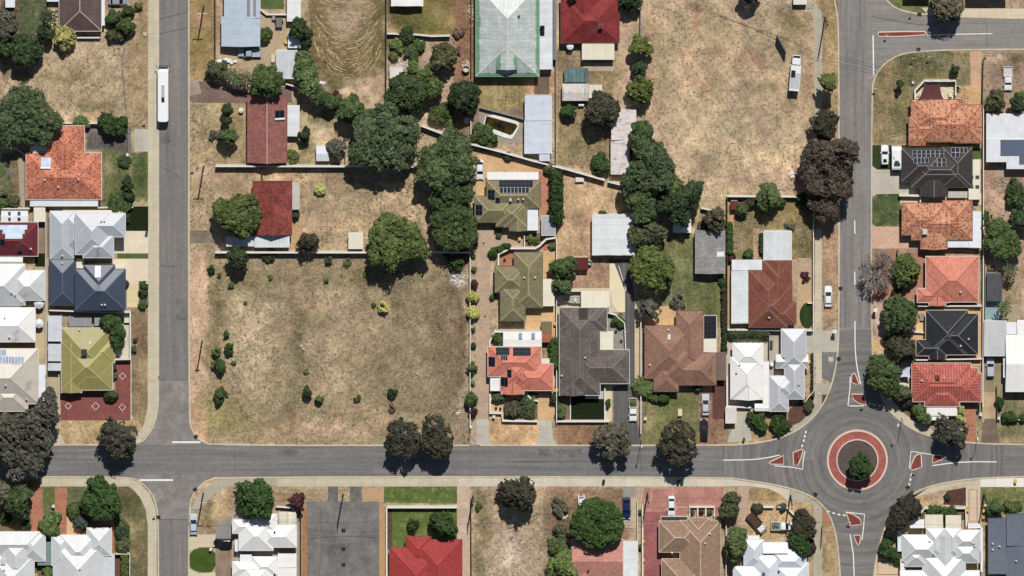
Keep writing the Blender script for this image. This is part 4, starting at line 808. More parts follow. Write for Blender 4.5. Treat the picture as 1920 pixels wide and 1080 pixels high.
house('pink_red_gable_house', 'long dusty red tiled gable house with white lean-to on its east side', 'house', T_PINKR, [('gy', 464, 179, 538, 305)], pitch=20, ridge=RC_PINK, gut=GUT_B, extras=[
    ('heater', 516, 207, 533, 222, {'n': (2, 1)}), ('patio', 'e', 538.5, 198, 561, 255, 2.3, {'m': ZINCW, 'edge': GUT_W})])
house('white_garden_shed', 'small white gabled garden shed standing in a dry back yard', 'shed', metal((226, 232, 240), .5, .05, .04), [('gx', 593, 274, 617, 302)], ze=2.0, pitch=10, inset=.06, wall='white', gut=None)
house('old_red_tiled_house', 'weathered red tiled gable house with sagging ridge and white front verandah', 'house', T_REDOLD, [('gy', 474, 340, 547, 440)], pitch=21, ridge=plain((140, 66, 60)), gut=GUT_B, extras=[
    ('verandah', 's', 477, 441, 543, 464, 2.3, {'m': ZINCW}), ('verandah', 's', 424, 444, 476.5, 462, 2.2, {'m': ZINCW}), ('patio', 'e', 548, 342, 562, 393, 2.3, {'m': metal((206, 200, 190), .5, .06, .06)})])
house('white_garden_shed', 'small cream white flat shed against the long white fence', 'shed', CREAMM, [('fs', 654, 438, 680, 466)], ze=2.0, pitch=3, inset=.06, wall='white', gut=GUT_W)
house('white_gable_shed', 'white gabled shed at the top edge above a greenish back lawn', 'shed', WHITEM, [('gy', 734, -40, 793, 11)], ze=2.6, pitch=9, inset=.1, wall='white')
house('green_metal_house', 'very large pale green metal roofed house with south gable at the top edge', 'house', GREENZ, [('h', 892, -28, 1011, 143), ('gy', 932, 76, 970, 130, {'dz': 1.55, 'p': 24})], pitch=20, ridge=RC_W, gut=glossy((120, 168, 130), .5), ze=3.2, extras=[
    ('patio', 'e', 1011.5, -40, 1036, 130, 2.6, {'m': ZINCW}), ('carport', 'e', 1037, -40, 1043, 112, 2.5, {'m': metal((130, 134, 138), .5, .1, .1)}), ('vent', 973, 30, {'m': plain((60, 62, 64))})])
house('water_heater_stand', 'narrow grey water heater stand with white tank beside the green roof', 'water heater', CELL, [('fs', 1013, 48, 1021, 66)], ze=3.1, pitch=20, inset=.05, gut=None)
house('red_tiled_house', 'faded red tiled hip house with cream patio at the top edge', 'house', T_REDX, [('h', 1052, -8, 1161, 80), ('h', 1060, -70, 1132, 60)], pitch=22, gut=GUT_B, ridge=RC_RED, extras=[
    ('chimney', 1126, 48, {'w': .5}), ('aerial', 1116, 52), ('patio', 's', 1092, 81, 1151, 111, 2.4, {'m': CREAMM, 'edge': GUT_W})])
house('old_shed', 'old white and brown streaked shed joined to a teal shade frame', 'shed', metal((222, 216, 208), .6, .12, .1, (140, 110, 92), .55), [('gx', 1054, 157, 1104, 189)], ze=2.2, pitch=8, inset=.1, gut=None, extras=[
    ('pergola', 'n', 1058, 128, 1103, 154, 2.3, {'m': metal((104, 136, 138), .9, .3, .2, (60, 84, 90), .6)}), ('carport', 's', 1104.5, 159, 1129, 184, 2.2, {'m': CREAMM})])
house('long_shed', 'long light blue-white corrugated shed beside the swimming pool', 'shed', metal((216, 224, 236), .6, .08, .05, (190, 196, 204), .4), [('fe', 984, 180, 1035, 226, {'dz': .15}), ('fe', 983, 226, 1035, 288), ('fe', 1011, 286, 1031, 302, {'dz': -.2})], ze=2.4, pitch=3, inset=.12, wall='white', gut=None)
house('rusty_shed', 'pinkish rust-stained iron shed under the tall green trees', 'shed', metal((234, 224, 222), .7, .06, .08, (176, 122, 106), .55), [('fe', 1146, 206, 1193, 262), ('fw', 1145, 261, 1180, 327, {'dz': -.1})], ze=2.4, pitch=4, inset=.12, wall='white', gut=None)
# ---------------- courtyard row
house('olive_tiled_house', 'olive tiled hip house with many solar panels and a white north patio', 'house', T_OLIVE, [('h', 912, 338, 1013, 391), ('h', 890, 368, 966, 417), ('h', 930, 372, 988, 425), ('gy', 955, 395, 987, 433), ('h', 945, 380, 988, 426)], pitch=22, ridge=RC_OL, gut=GUT_D, extras=[
    ('solar', 936, 338.5, 999, 350, {'n': (9, 2)}), ('solar', 937, 351.5, 992, 361.5, {'n': (8, 1), 'm': PVF}), ('solar', 915, 356, 927.5, 374, {'n': (2, 2)}), ('solar', 929, 370, 937, 383, {'n': (2, 2)}), ('solar', 892, 384, 904, 403, {'n': (2, 2)}),
    ('vent', 972, 373), ('vent', 981, 373), ('cooler', 957, 374, {'m': plain((190, 190, 176)), 'w': .3}), ('patio', 'n', 914, 323, 1009, 337.5, 2.5, {'m': WHITEM, 'edge': GUT_W}), ('patio', 'e', 988.5, 391, 1009, 432, 2.4, {'m': WHITEW})])
house('grey_shed', 'small bluish grey flat shed at the south end of a cypress hedge', 'shed', metal((186, 190, 194), .6, .06, .10), [('fs', 1016, 405, 1041, 441)], ze=2.1, pitch=2, inset=.06, gut=GUT_W, wall='grey')
house('olive_tiled_house', 'olive tiled hip house without solar panels beside the brick driveway', 'house', T_OLIVE, [('h', 964, 473, 1017, 577), ('h', 928, 499, 986, 548), ('h', 938, 535, 985, 602)], pitch=22, ridge=RC_OL, gut=GUT_D, extras=[
    ('vent', 983, 520), ('vent', 1003, 520), ('aerial', 970, 562), ('patio', 'e', 1017.5, 523, 1040, 574, 2.4, {'m': CREAMM})])
house('olive_roofed_shed', 'tiny olive and red roofed shed between two courtyards', 'shed', metal((134, 122, 84), .5, .06, .06), [('fs', 1015, 603, 1035, 624)], ze=2.1, pitch=3, inset=.06, gut=None)
house('salmon_tiled_house', 'salmon orange tiled house with dark solar panels beside the brick driveway', 'house', T_SALMON, [('h', 915, 650, 1015, 706), ('h', 964, 682, 1037, 732), ('gy', 940, 700, 982, 739), ('h', 938, 668, 998, 732)], pitch=22, ridge=RC_OR, extras=[
    ('solar', 930, 652, 955, 665, {'n': (5, 2)}), ('solar', 962, 652, 995, 666, {'n': (6, 2)}), ('solar', 939, 666, 951.5, 675, {'n': (3, 1), 'm': PVF}), ('solar', 916, 669, 928, 687, {'n': (2, 1)}), ('solar', 951, 693, 959, 707, {'n': (1, 2)}), ('solar', 939, 707, 952, 724, {'n': (2, 1)}), ('aerial', 976, 700),
    ('patio', 'gx', 944, 622, 1015, 650, 2.5, {'m': WHITEM, 'p': 6, 'edge': GUT_W}), ('carport', 'w', 919, 704, 938.5, 733, 2.3, {'m': WHITEM}), ('patio', 'e', 1014, 672, 1031, 683, 2.3, {'m': CREAMM}), *[('skylight', x, 624, x + 6, 635, {'m': GLASSR, 'flat': 2.95}) for x in (973, 997)]])
house('red_roofed_shed', 'tiny salmon red roofed shed beside the white patio of the salmon house', 'shed', tile((206, 108, 86)), [('fs', 1016, 624.5, 1035, 642)], ze=2.1, pitch=6, inset=.06, gut=None)
house('white_barn_shed', 'big white corrugated double shed at the head of the asphalt driveway', 'shed', ZINCW, [('fw', 1111, 403, 1140, 478), ('fe', 1140, 403, 1166, 478, {'dz': .12}), ('fe', 1166, 402, 1190, 478)], ze=2.8, pitch=3, inset=.12, wall='white')
house('maroon_shed', 'small maroon flat shed beside a dark round tree', 'shed', metal((112, 48, 46), .5, .08, .08), [('fs', 1068, 483, 1103, 506)], ze=2.1, pitch=4, inset=.06, gut=None)
house('grey_brown_tiled_house', 'big grey-brown tiled house with pale ridges and a dark green front lawn', 'house', T_BRG, [('h', 1049, 577, 1138, 621), ('h', 1049, 577, 1125, 741), ('gy', 1049, 690, 1099, 741), ('h', 1075, 656, 1180, 719), ('h', 1085, 621, 1125, 700)], pitch=21, ridge=RC_GR, extras=[
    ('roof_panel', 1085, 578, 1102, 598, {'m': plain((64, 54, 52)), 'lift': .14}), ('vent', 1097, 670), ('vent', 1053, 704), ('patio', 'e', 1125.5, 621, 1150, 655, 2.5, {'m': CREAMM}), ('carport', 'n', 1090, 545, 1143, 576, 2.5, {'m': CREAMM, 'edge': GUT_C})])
house('white_shed', 'white roofed shed half hidden below the dense dark trees', 'shed', WHITEM, [('gy', 1262, 398, 1296, 436)], ze=2.3, pitch=9, inset=.08, wall='white', gut=None)
house('white_lean_to', 'tiny white shed beside dense trees north of the yellow-green crown', 'shed', WHITEW, [('fs', 1216, 384, 1231, 410)], ze=2.2, pitch=4, inset=.08, wall='white', gut=None)
house('speckled_grey_shed', 'speckled grey fibro shed on a pale green back lawn', 'shed', tile((150, 148, 146), None, 0, .08, .10, flake=(216, 214, 206)), [('gy', 1303, 432, 1360, 513)], ze=2.9, pitch=9, inset=.15, wall='grey', gut=None, extras=[('skylight', 1344, 472, 1358, 481, {'m': WHITEW, 'lift': .03})])
house('pink_brown_tiled_house', 'pink-brown tiled house with several hips and a dark solar carport', 'house', T_PINKB, [('h', 1209, 611, 1300, 710), ('h', 1268, 583, 1318, 690), ('h', 1240, 662, 1343, 722), ('h', 1226, 680, 1272, 734), ('h', 1235, 640, 1310, 722)], pitch=22, ridge=RC_BR, gut=GUT_B, extras=[
    ('skylight', 1252, 627, 1257, 636), ('vent', 1218, 684), ('vent', 1253, 618), ('aerial', 1334, 685, {'a': 1.4}),
    ('carport', 'e', 1319.5, 635, 1343, 660, 2.4, {'m': CREAMM, 'edge': GUT_W}), ('pergola', 'e', 1320, 592, 1343, 634.5, 2.5, {'m': panel((40, 42, 50), (64, 68, 76), frame=.03), 'edge': GUT_W}), ('carport', 's', 1343.5, 660, 1361, 713, 2.4, {'m': BROWNM})])
house('red_brown_tiled_house', 'red-brown tiled house wrapped by a white metal roof on its west side', 'house', T_REDB, [('h', 1404, 507, 1476, 614), ('h', 1430, 489, 1484, 596), ('gy', 1437, 489, 1484, 520), ('h', 1404, 535, 1485, 608), ('h', 1440, 566, 1492, 608)], pitch=21, ridge=RC_BR, gut=GUT_B, extras=[
    ('vent', 1442, 595), ('aerial', 1444, 578), ('patio', 'w', 1372, 508, 1403.5, 606, 2.5, {'m': ZINCW, 'edge': GUT_W}), ('patio', 'n', 1372, 487, 1436.5, 507, 2.55, {'m': ZINCW})])
house('white_shed', 'square white corrugated shed north of the red-brown tiled house', 'shed', ZINCW, [('fs', 1432, 434, 1484, 488)], ze=2.6, pitch=3, inset=.1, wall='white', gut=GUT_W)
house('maroon_shed', 'tiny maroon shed against the south boundary of the big dry field', 'shed', metal((128, 60, 54), .5, .08, .1), [('fs', 1370, 377, 1383, 393)], ze=1.9, pitch=4, inset=.05, gut=None)
house('white_hip_house', 'bright white hip-roofed house behind a pair of clipped hedge balls', 'house', WHITEM, [('h', 1370, 670, 1430, 748), ('h', 1374, 644, 1431, 690), ('gy', 1378, 722, 1429, 749)], pitch=22, ridge=RC_W, wall='white', extras=[
    ('vent', 1387, 683), ('vent', 1381, 698), ('patio', 'e', 1430.5, 678, 1442, 764, 2.5, {'m': WHITEM}), ('verandah', 'gx', 1415, 757, 1442, 771, 2.4, {'m': WHITEM, 'p': 14})])
house('pale_grey_hip_house', 'pale grey multi-hip house beside the footpath near the roundabout', 'house', metal((192, 194, 200), .5, .05, .04), [('h', 1465, 617, 1511, 690), ('h', 1471, 676, 1508, 748), ('h', 1443, 705, 1478, 771), ('h', 1446, 706, 1490, 746), ('gx', 1455, 665, 1515, 690, {'dz': -.2})], pitch=22, ridge=RC_W, wall='white', extras=[('vent', 1498, 720), ('vent', 1470, 668)])
house('white_shed', 'narrow white flat shed beside the concrete drive at the clipped hedges', 'shed', metal((226, 222, 214), .6, .05, .06), [('fs', 1361, 764, 1380, 793)], ze=2.2, pitch=2, inset=.06, wall='white', gut=GUT_W)
# ---------------- east side
house('mottled_orange_house', 'mottled orange tiled house with a maroon shade sail courtyard', 'house', T_MOTT, [('h', 1708, 187, 1804, 252), ('h', 1725, 197, 1841, 266), ('h', 1705, 220, 1790, 262), ('h', 1704, 219, 1735, 273), ('h', 1790, 215, 1841, 268)], pitch=21, ridge=RC_OR, gut=GUT_B, wall='brick')
house('charcoal_tiled_house', 'charcoal tiled house with rows of solar panels beside a parked caravan', 'house', T_CHAR, [('h', 1691, 278, 1775, 340), ('h', 1709, 282, 1815, 350), ('h', 1767, 276, 1823, 351), ('gy', 1726, 336, 1776, 368), ('h', 1709, 300, 1815, 351)], pitch=22, ridge=RC_GR, gut=GUT_D, extras=[
    ('solar', 1711, 282, 1770, 287.5, {'n': (7, 1), 'm': PVF}), ('solar', 1711, 289, 1770, 294, {'n': (7, 1), 'm': PVF}), ('solar', 1713, 296, 1741, 305, {'n': (4, 1), 'm': PVF}), ('solar', 1749, 297, 1774, 303.5, {'n': (3, 1), 'm': PVF}), ('solar', 1749, 305, 1774, 311.5, {'n': (3, 1), 'm': PVF}), ('solar', 1784, 277, 1799, 294, {'n': (2, 2), 'm': PVF}), ('solar', 1800, 277, 1814, 286, {'n': (2, 1), 'm': PVF}),
    ('patio', 'e', 1816, 299, 1838, 374, 2.4, {'m': CREAMM}), ('patio', 's', 1778, 359, 1814, 371, 2.2, {'m': BEIGEM}), *[('skylight', x, y, x + 7, y + 6, {'m': GUT_D, 'flat': 2.5}) for x in (1818, 1829) for y in (329, 347)]])
house('speckled_orange_house', 'speckled orange-brown tiled house with an L-shaped white patio roof', 'house', T_MOTT, [('h', 1691, 381, 1775, 441), ('h', 1709, 385, 1815, 450), ('h', 1767, 376, 1823, 450), ('gy', 1726, 436, 1776, 467), ('h', 1709, 400, 1815, 450)], pitch=22, ridge=RC_OR, gut=GUT_B, wall='brick', extras=[
    ('cooler', 1734, 434), ('patio', 'e', 1816, 397, 1839, 464, 2.4, {'m': WHITEW, 'edge': GUT_W}), ('patio', 's', 1776.5, 449.5, 1815.5, 464, 2.4, {'m': WHITEW})])
house('bright_orange_house', 'plain bright orange tiled house north of the black roof', 'house', T_ORNG, [('h', 1736, 481, 1835, 566), ('h', 1720, 541, 1780, 567), ('gy', 1742, 540, 1773, 573), ('h', 1736, 507, 1795, 566)], pitch=22, ridge=RC_OR, wall='brick', extras=[('vent', 1801, 547)])
house('black_tiled_house', 'black tiled house between the orange and the red striped roofs', 'house', T_BLACK, [('h', 1736, 582, 1815, 665), ('h', 1744, 588, 1834, 665), ('h', 1718, 637, 1775, 667), ('gy', 1742, 640, 1773, 673), ('h', 1740, 605, 1810, 665)], pitch=22, ridge=RC_BK, gut=GUT_C, extras=[('vent', 1816, 635), ('vent', 1801, 648), ('aerial', 1782, 622)])
house('striped_red_house', 'red striped tile house with bright white front patio roofs', 'house', T_REDSTR, [('h', 1710, 681, 1820, 747), ('h', 1790, 700, 1840, 753), ('h', 1734, 715, 1799, 762), ('h', 1712, 690, 1833, 753)], pitch=22, ridge=RC_OR, wall='brick', extras=[
    ('chimney', 1758, 706), ('vent', 1770, 708), ('vent', 1728, 713), ('patio', 's', 1738, 763, 1794, 779, 2.4, {'m': WHITEM, 'edge': GUT_C}), ('patio', 's', 1742, 781, 1778, 788, 2.2, {'m': WHITEM})])
house('white_flat_house', 'large white flat roofed house with a blue roof section at the east edge', 'house', metal((238, 240, 244), .7, .05, .05, (214, 214, 216), .5), [('fs', 1850, 214, 1980, 262), ('fs', 1850, 260, 1890, 303), ('fs', 1888, 260, 1980, 316, {'dz': -.02})], ze=3.0, pitch=2, inset=.3, wall='white', extras=[
    ('roof_panel', 1876, 262, 1940, 292, {'m': SOLBLUE, 'lift': .1}), ('roof_panel', 1911, 292.5, 1940, 308, {'m': SOLBLUE, 'lift': .1})])
house('dark_shed', 'dark grey flat shed beside a picnic table at the east edge', 'shed', metal((96, 94, 98), .5, .1, .12), [('fs', 1850, 513, 1879, 565)], ze=2.3, pitch=2, inset=.1, gut=None, wall='grey')
house('white_plank_house', 'grey and white flat roofed house group beside the silver car at the east edge', 'house', metal((208, 210, 212), .5, .06, .05), [('fs', 1846, 602, 1886, 667)], ze=2.7, pitch=2, inset=.2, wall='white', extras=[
    ('patio', 'n', 1887, 604, 1906, 626, 2.9, {'m': WHITEW}), ('patio', 'n', 1907, 600, 1990, 627, 3.0, {'m': WHITEM})])
house('white_gable_house', 'big bright white gable roof at the east edge north of the lawn', 'house', WHITEM, [('gx', 1886, 628, 1990, 734)], ze=3.2, pitch=10, inset=.4, wall='white', extras=[('patio', 'w', 1881, 672, 1885.6, 708, 2.5, {'m': WHITEW})])
house('grey_roofed_house', 'grey hip-roofed house beyond the top edge whose eave shadow reaches the pale footpath', 'house', PALEG, [('h', 1818, -90, 1892, -10)], ze=4.6, pitch=22, gut=GUT_D, wall='grey')
house('grey_roofed_house', 'long grey roofed house at the top edge shading the street corner lawn', 'house', PALEG, [('gx', 1700, -80, 1748, -14)], ze=4.6, pitch=22, gut=GUT_D, wall='grey')
# ---------------- south row
house('white_terrace_house', 'white multi-hip house beside the grey car park, north of its twin', 'house', WHITEM, [('h', 448, 975, 512, 1032), ('h', 436, 974, 500, 1000), ('h', 473, 964, 520, 1000), ('h', 490, 985, 556, 1026)], pitch=22, ridge=RC_W, wall='white', extras=[
    ('pergola', 'gx', 522, 960, 556, 984, 2.5, {'m': metal((236, 230, 206), 2.1, .25, .02), 'p': 5}), ('patio', 'w', 440, 1012, 446, 1034, 2.3, {'m': WHITEW}), ('vent', 515, 997, {'m': plain((60, 60, 62))})], group=None)
house('white_terrace_house', 'white multi-hip house at the bottom edge beside the grey car park', 'house', WHITEM, [('h', 448, 1055, 512, 1130), ('h', 436, 1053, 500, 1080), ('h', 473, 1044, 520, 1079)], pitch=22, ridge=RC_W, wall='white', extras=[
    ('patio', 'n', 450, 1040, 472, 1053, 2.4, {'m': WHITEW}), ('patio', 'e', 521, 1038, 556, 1064, 2.5, {'m': WHITEM}), ('patio', 'e', 521, 1065, 556, 1130, 2.6, {'m': WHITEM}), ('vent', 515, 1077, {'m': plain((60, 60, 62))})])
house('bright_red_house', 'bright red tiled house behind a walled green lawn at the bottom edge', 'house', T_RED, [('h', 731, 1027, 830, 1140), ('h', 761, 1006, 808, 1062), ('h', 775, 1012, 866, 1140)], pitch=21, ridge=RC_RED, gut=GUT_B, extras=[('aerial', 810, 1074, {'a': .3})])
house('pink_tiled_house', 'salmon pink tiled gable house under a big dark tree at the bottom edge', 'house', T_PINK, [('gx', 1072, 1012, 1168, 1088), ('gy', 1078, 1050, 1112, 1140)], pitch=18, ridge=None, gut=GUT_W, wall='white', extras=[('vent', 1103, 1069, {'m': plain((80, 50, 46))}), ('carport', 'e', 1169, 1015, 1194.5, 1120, 2.4, {'m': ZINCW, 'edge': GUT_W})])
house('tan_tiled_house', 'large tan tiled house with wide pale ridges south of the red paved forecourt', 'house', T_TAN, [('h', 1236, 977, 1312, 1035), ('h', 1241, 1048, 1330, 1140), ('h', 1275, 976, 1351, 1140), ('h', 1289, 971, 1330, 1010)], pitch=21, ridge=RC_LB, gut=GUT_C, extras=[
    ('vent', 1331, 1000), ('vent', 1322, 1018), ('patio', 'n', 1240, 969, 1291, 976, 2.4, {'m': metal((60, 62, 66), .5, .05, .05), 'edge': GUT_W}), ('vent', 1260, 1036)])
house('blue_white_house', 'pale blue-white metal roofed house with a dry sandy front yard', 'house', metal((214, 222, 232), .5, .06, .04), [('h', 1395, 1012, 1432, 1062), ('h', 1413, 1036, 1470, 1120), ('fn', 1430, 1017, 1477, 1036), ('h', 1445, 1030, 1512, 1072), ('h', 1450, 1055, 1516, 1130), ('h', 1375, 1062, 1440, 1130)], pitch=21, ridge=RC_W, wall='white', extras=[('cooler', 1432, 1076, {'m': plain((90, 92, 96)), 'w': .3}), ('vent', 1460, 1071, {'m': plain((70, 70, 74))}), ('verandah', 'n', 1402, 1004, 1424, 1011.5, 2.3, {'m': WHITEM})])
house('grey_gabled_house', 'grey house with several sharp white-trimmed gables at the roundabout corner', 'house', PALEG, [('h', 1692, 1003, 1764, 1052), ('h', 1737, 991, 1771, 1046), ('h', 1771, 991, 1802, 1046), ('gy', 1752, 1002, 1792, 1130), ('h', 1786, 994, 1838, 1032), ('h', 1786, 1016, 1836, 1055), ('h', 1697, 1026, 1738, 1062), ('h', 1730, 1040, 1810, 1140), ('gx', 1688, 1070, 1836, 1120)], pitch=27, ridge=RC_W, wall='white', ze=3.0, extras=[
    ('patio', 's', 1734, 965, 1768, 990.5, 2.5, {'m': CREAMM}), ('patio', 's', 1773, 966, 1802, 990.5, 2.5, {'m': CREAMM}), ('patio', 'w', 1683, 996, 1691.5, 1034, 2.5, {'m': WHITEW}), ('patio', 'e', 1838.5, 990, 1843, 1072, 2.5, {'m': WHITEW}), ('patio', 'w', 1688, 1048, 1697, 1071, 2.4, {'m': WHITEM}), ('patio', 'n', 1706, 974, 1733, 990, 2.5, {'m': WHITEM}), ('patio', 'n', 1815, 982, 1840, 990, 2.5, {'m': WHITEM}), ('vent', 1743, 1014), ('vent', 1827, 1018), ('vent', 1751, 1038), ('vent', 1827, 1023)])
house('slate_flat_house', 'slate grey low-pitched house in the bottom corner beside yellow bins', 'house', metal((112, 120, 134), .5, .05, .06), [('fw', 1853, 972, 1887, 1076), ('fe', 1887, 964, 1990, 1022, {'dz': .1}), ('fs', 1887, 1022, 1990, 1090)], ze=3.0, pitch=4, inset=.3, gut=GUT_D, wall='grey', extras=[('vent', 1861, 1019), ('vent', 1874, 1024), ('vent', 1861, 1030), ('vent', 1905, 1051)])
# ================================================================== TREES, SHRUBS, HEDGES
FOL = {
 'green':  foliage((.030, .062, .018), (0.111, 0.166, 0.052)),
 'dark':   foliage((.016, .036, .014), (0.060, 0.096, 0.036)),
 'deep':   foliage((.020, .050, .012), (0.065, 0.124, 0.029)),
 'olive':  foliage((.046, .056, .022), (0.140, 0.153, 0.065)),
 'light':  foliage((.052, .094, .022), (0.166, 0.231, 0.072)),
 'big':    foliage((.040, .070, .028), (0.137, 0.189, 0.081)),
 'yellow': foliage((.16, .15, .035), (0.546, 0.507, 0.143)),
 'lemon':  foliage((.30, .33, .06), (0.600, 0.600, 0.182)),
 'ygreen': foliage((.048, .078, .016), (.160, .205, .052)),
 'grey':   foliage((.062, .064, .046), (.170, .168, .128)),
 'gum':    foliage((.034, .036, .022), (0.107, 0.104, 0.068)),
 'brown':  foliage((.040, .030, .024), (0.122, 0.094, 0.075)),
 'bronze': foliage((.030, .030, .018), (0.086, 0.081, 0.047)),
 'maroon': foliage((.038, .012, .014), (0.111, 0.039, 0.039)),
 'blue':   foliage((.030, .046, .040), (0.091, 0.125, 0.112)),
 'dead':   foliage((.10, .060, .050), (0.234, 0.143, 0.117)),
}
BARK = plain((118, 98, 82), .9, .1, .25, 3.0); BARKG = plain((150, 140, 130), .9, .1, .2, 3.0)

def quads_mesh(name, Cn, Nn, size, asp, tint, rng, origin, m, extra=None):
    """leaf quads with centres Cn, normals Nn"""
    n = len(Cn); t = rng.normal(size=(n, 3)); t -= (t * Nn).sum(1, keepdims=True) * Nn; t /= np.linalg.norm(t, axis=1, keepdims=True) + 1e-9
    s = np.cross(Nn, t); a = (size * asp)[:, None] * t; b = size[:, None] * s
    V = np.stack([Cn - a, Cn + b * .9, Cn + a, Cn - b * .9], 1).reshape(-1, 3) - np.array(origin)
    me = bpy.data.meshes.new(name)
    me.vertices.add(4 * n); me.vertices.foreach_set('co', V.astype(np.float32).ravel())
    me.loops.add(4 * n); me.loops.foreach_set('vertex_index', np.arange(4 * n, dtype=np.int32))
    me.polygons.add(n); me.polygons.foreach_set('loop_start', np.arange(0, 4 * n, 4, dtype=np.int32)); me.polygons.foreach_set('loop_total', np.full(n, 4, np.int32))
    at = me.attributes.new('tint', 'FLOAT', 'POINT'); at.data.foreach_set('value', np.repeat(np.clip(tint, 0, 1), 4).astype(np.float32))
    me.update(); me.materials.append(m)
    o = bpy.data.objects.new(name, me); C.objects.link(o); return o

def crown_points(lobes, leaf, dens, rng, clump=.30, rough=.36, up=.2, fill=.22):
    """lobes: (x, y, z, rx, ry, rz). Clumps sit over each lobe, leaves over each clump."""
    L = np.array(lobes, float); P, N, T = [], [], []
    for k, (x, y, z, rx, ry, rz) in enumerate(L):
        area = 2.2 * math.pi * (rx * ry * rz) ** (2 / 3); rm = (rx * ry) ** .5
        rc = max(.14, clump * rm) if rm < 2.2 else .30 + clump * .62 * rm * .8
        rc = min(rc, 1.05)
        nc = max(7, int(1.55 * area / (rc * rc)))
        d = rng.normal(size=(nc, 3)); d /= np.linalg.norm(d, axis=1, keepdims=True); d[:, 2] = np.where(d[:, 2] < -.45, -d[:, 2], d[:, 2])
        rad = np.where(rng.random(nc) < fill, rng.uniform(.3, .75, nc), rng.uniform(.74, 1.0, nc) + rng.normal(size=nc) * .05 + (rng.random(nc) < .14) * rng.uniform(.1, .32, nc))
        c = np.array([x, y, z]) + d * rad[:, None] * np.array([max(rx - rc * .55, .1), max(ry - rc * .55, .1), max(rz - rc * .5, .1)])
        keep = np.ones(nc, bool)
        for j, q in enumerate(L):
            if j != k: keep &= ((((c - q[:3]) / q[3:]) ** 2).sum(1) > .5)
        c = c[keep]; d = d[keep]; nc = len(c)
        if nc == 0: continue
        rcs = rc * rng.uniform(.65, 1.25, nc); ct = rng.normal(.5, .26, nc)
        nl = max(9, int(dens * 2.6 * rc * rc / (leaf * leaf)))
        e = rng.normal(size=(nc, nl, 3)); e += d[:, None, :] * .55; e[..., 2] += .25; e /= np.linalg.norm(e, axis=2, keepdims=True)
        p = c[:, None, :] + e * (rcs[:, None] * rng.uniform(.66, 1.06, (nc, nl)))[..., None]
        n = e + rng.normal(size=e.shape) * rough; n[..., 2] += up; n /= np.linalg.norm(n, axis=2, keepdims=True)
        P.append(p.reshape(-1, 3)); N.append(n.reshape(-1, 3)); T.append((ct[:, None] + rng.normal(0, .16, (nc, nl))).ravel())
    return np.concatenate(P), np.concatenate(N), np.concatenate(T)

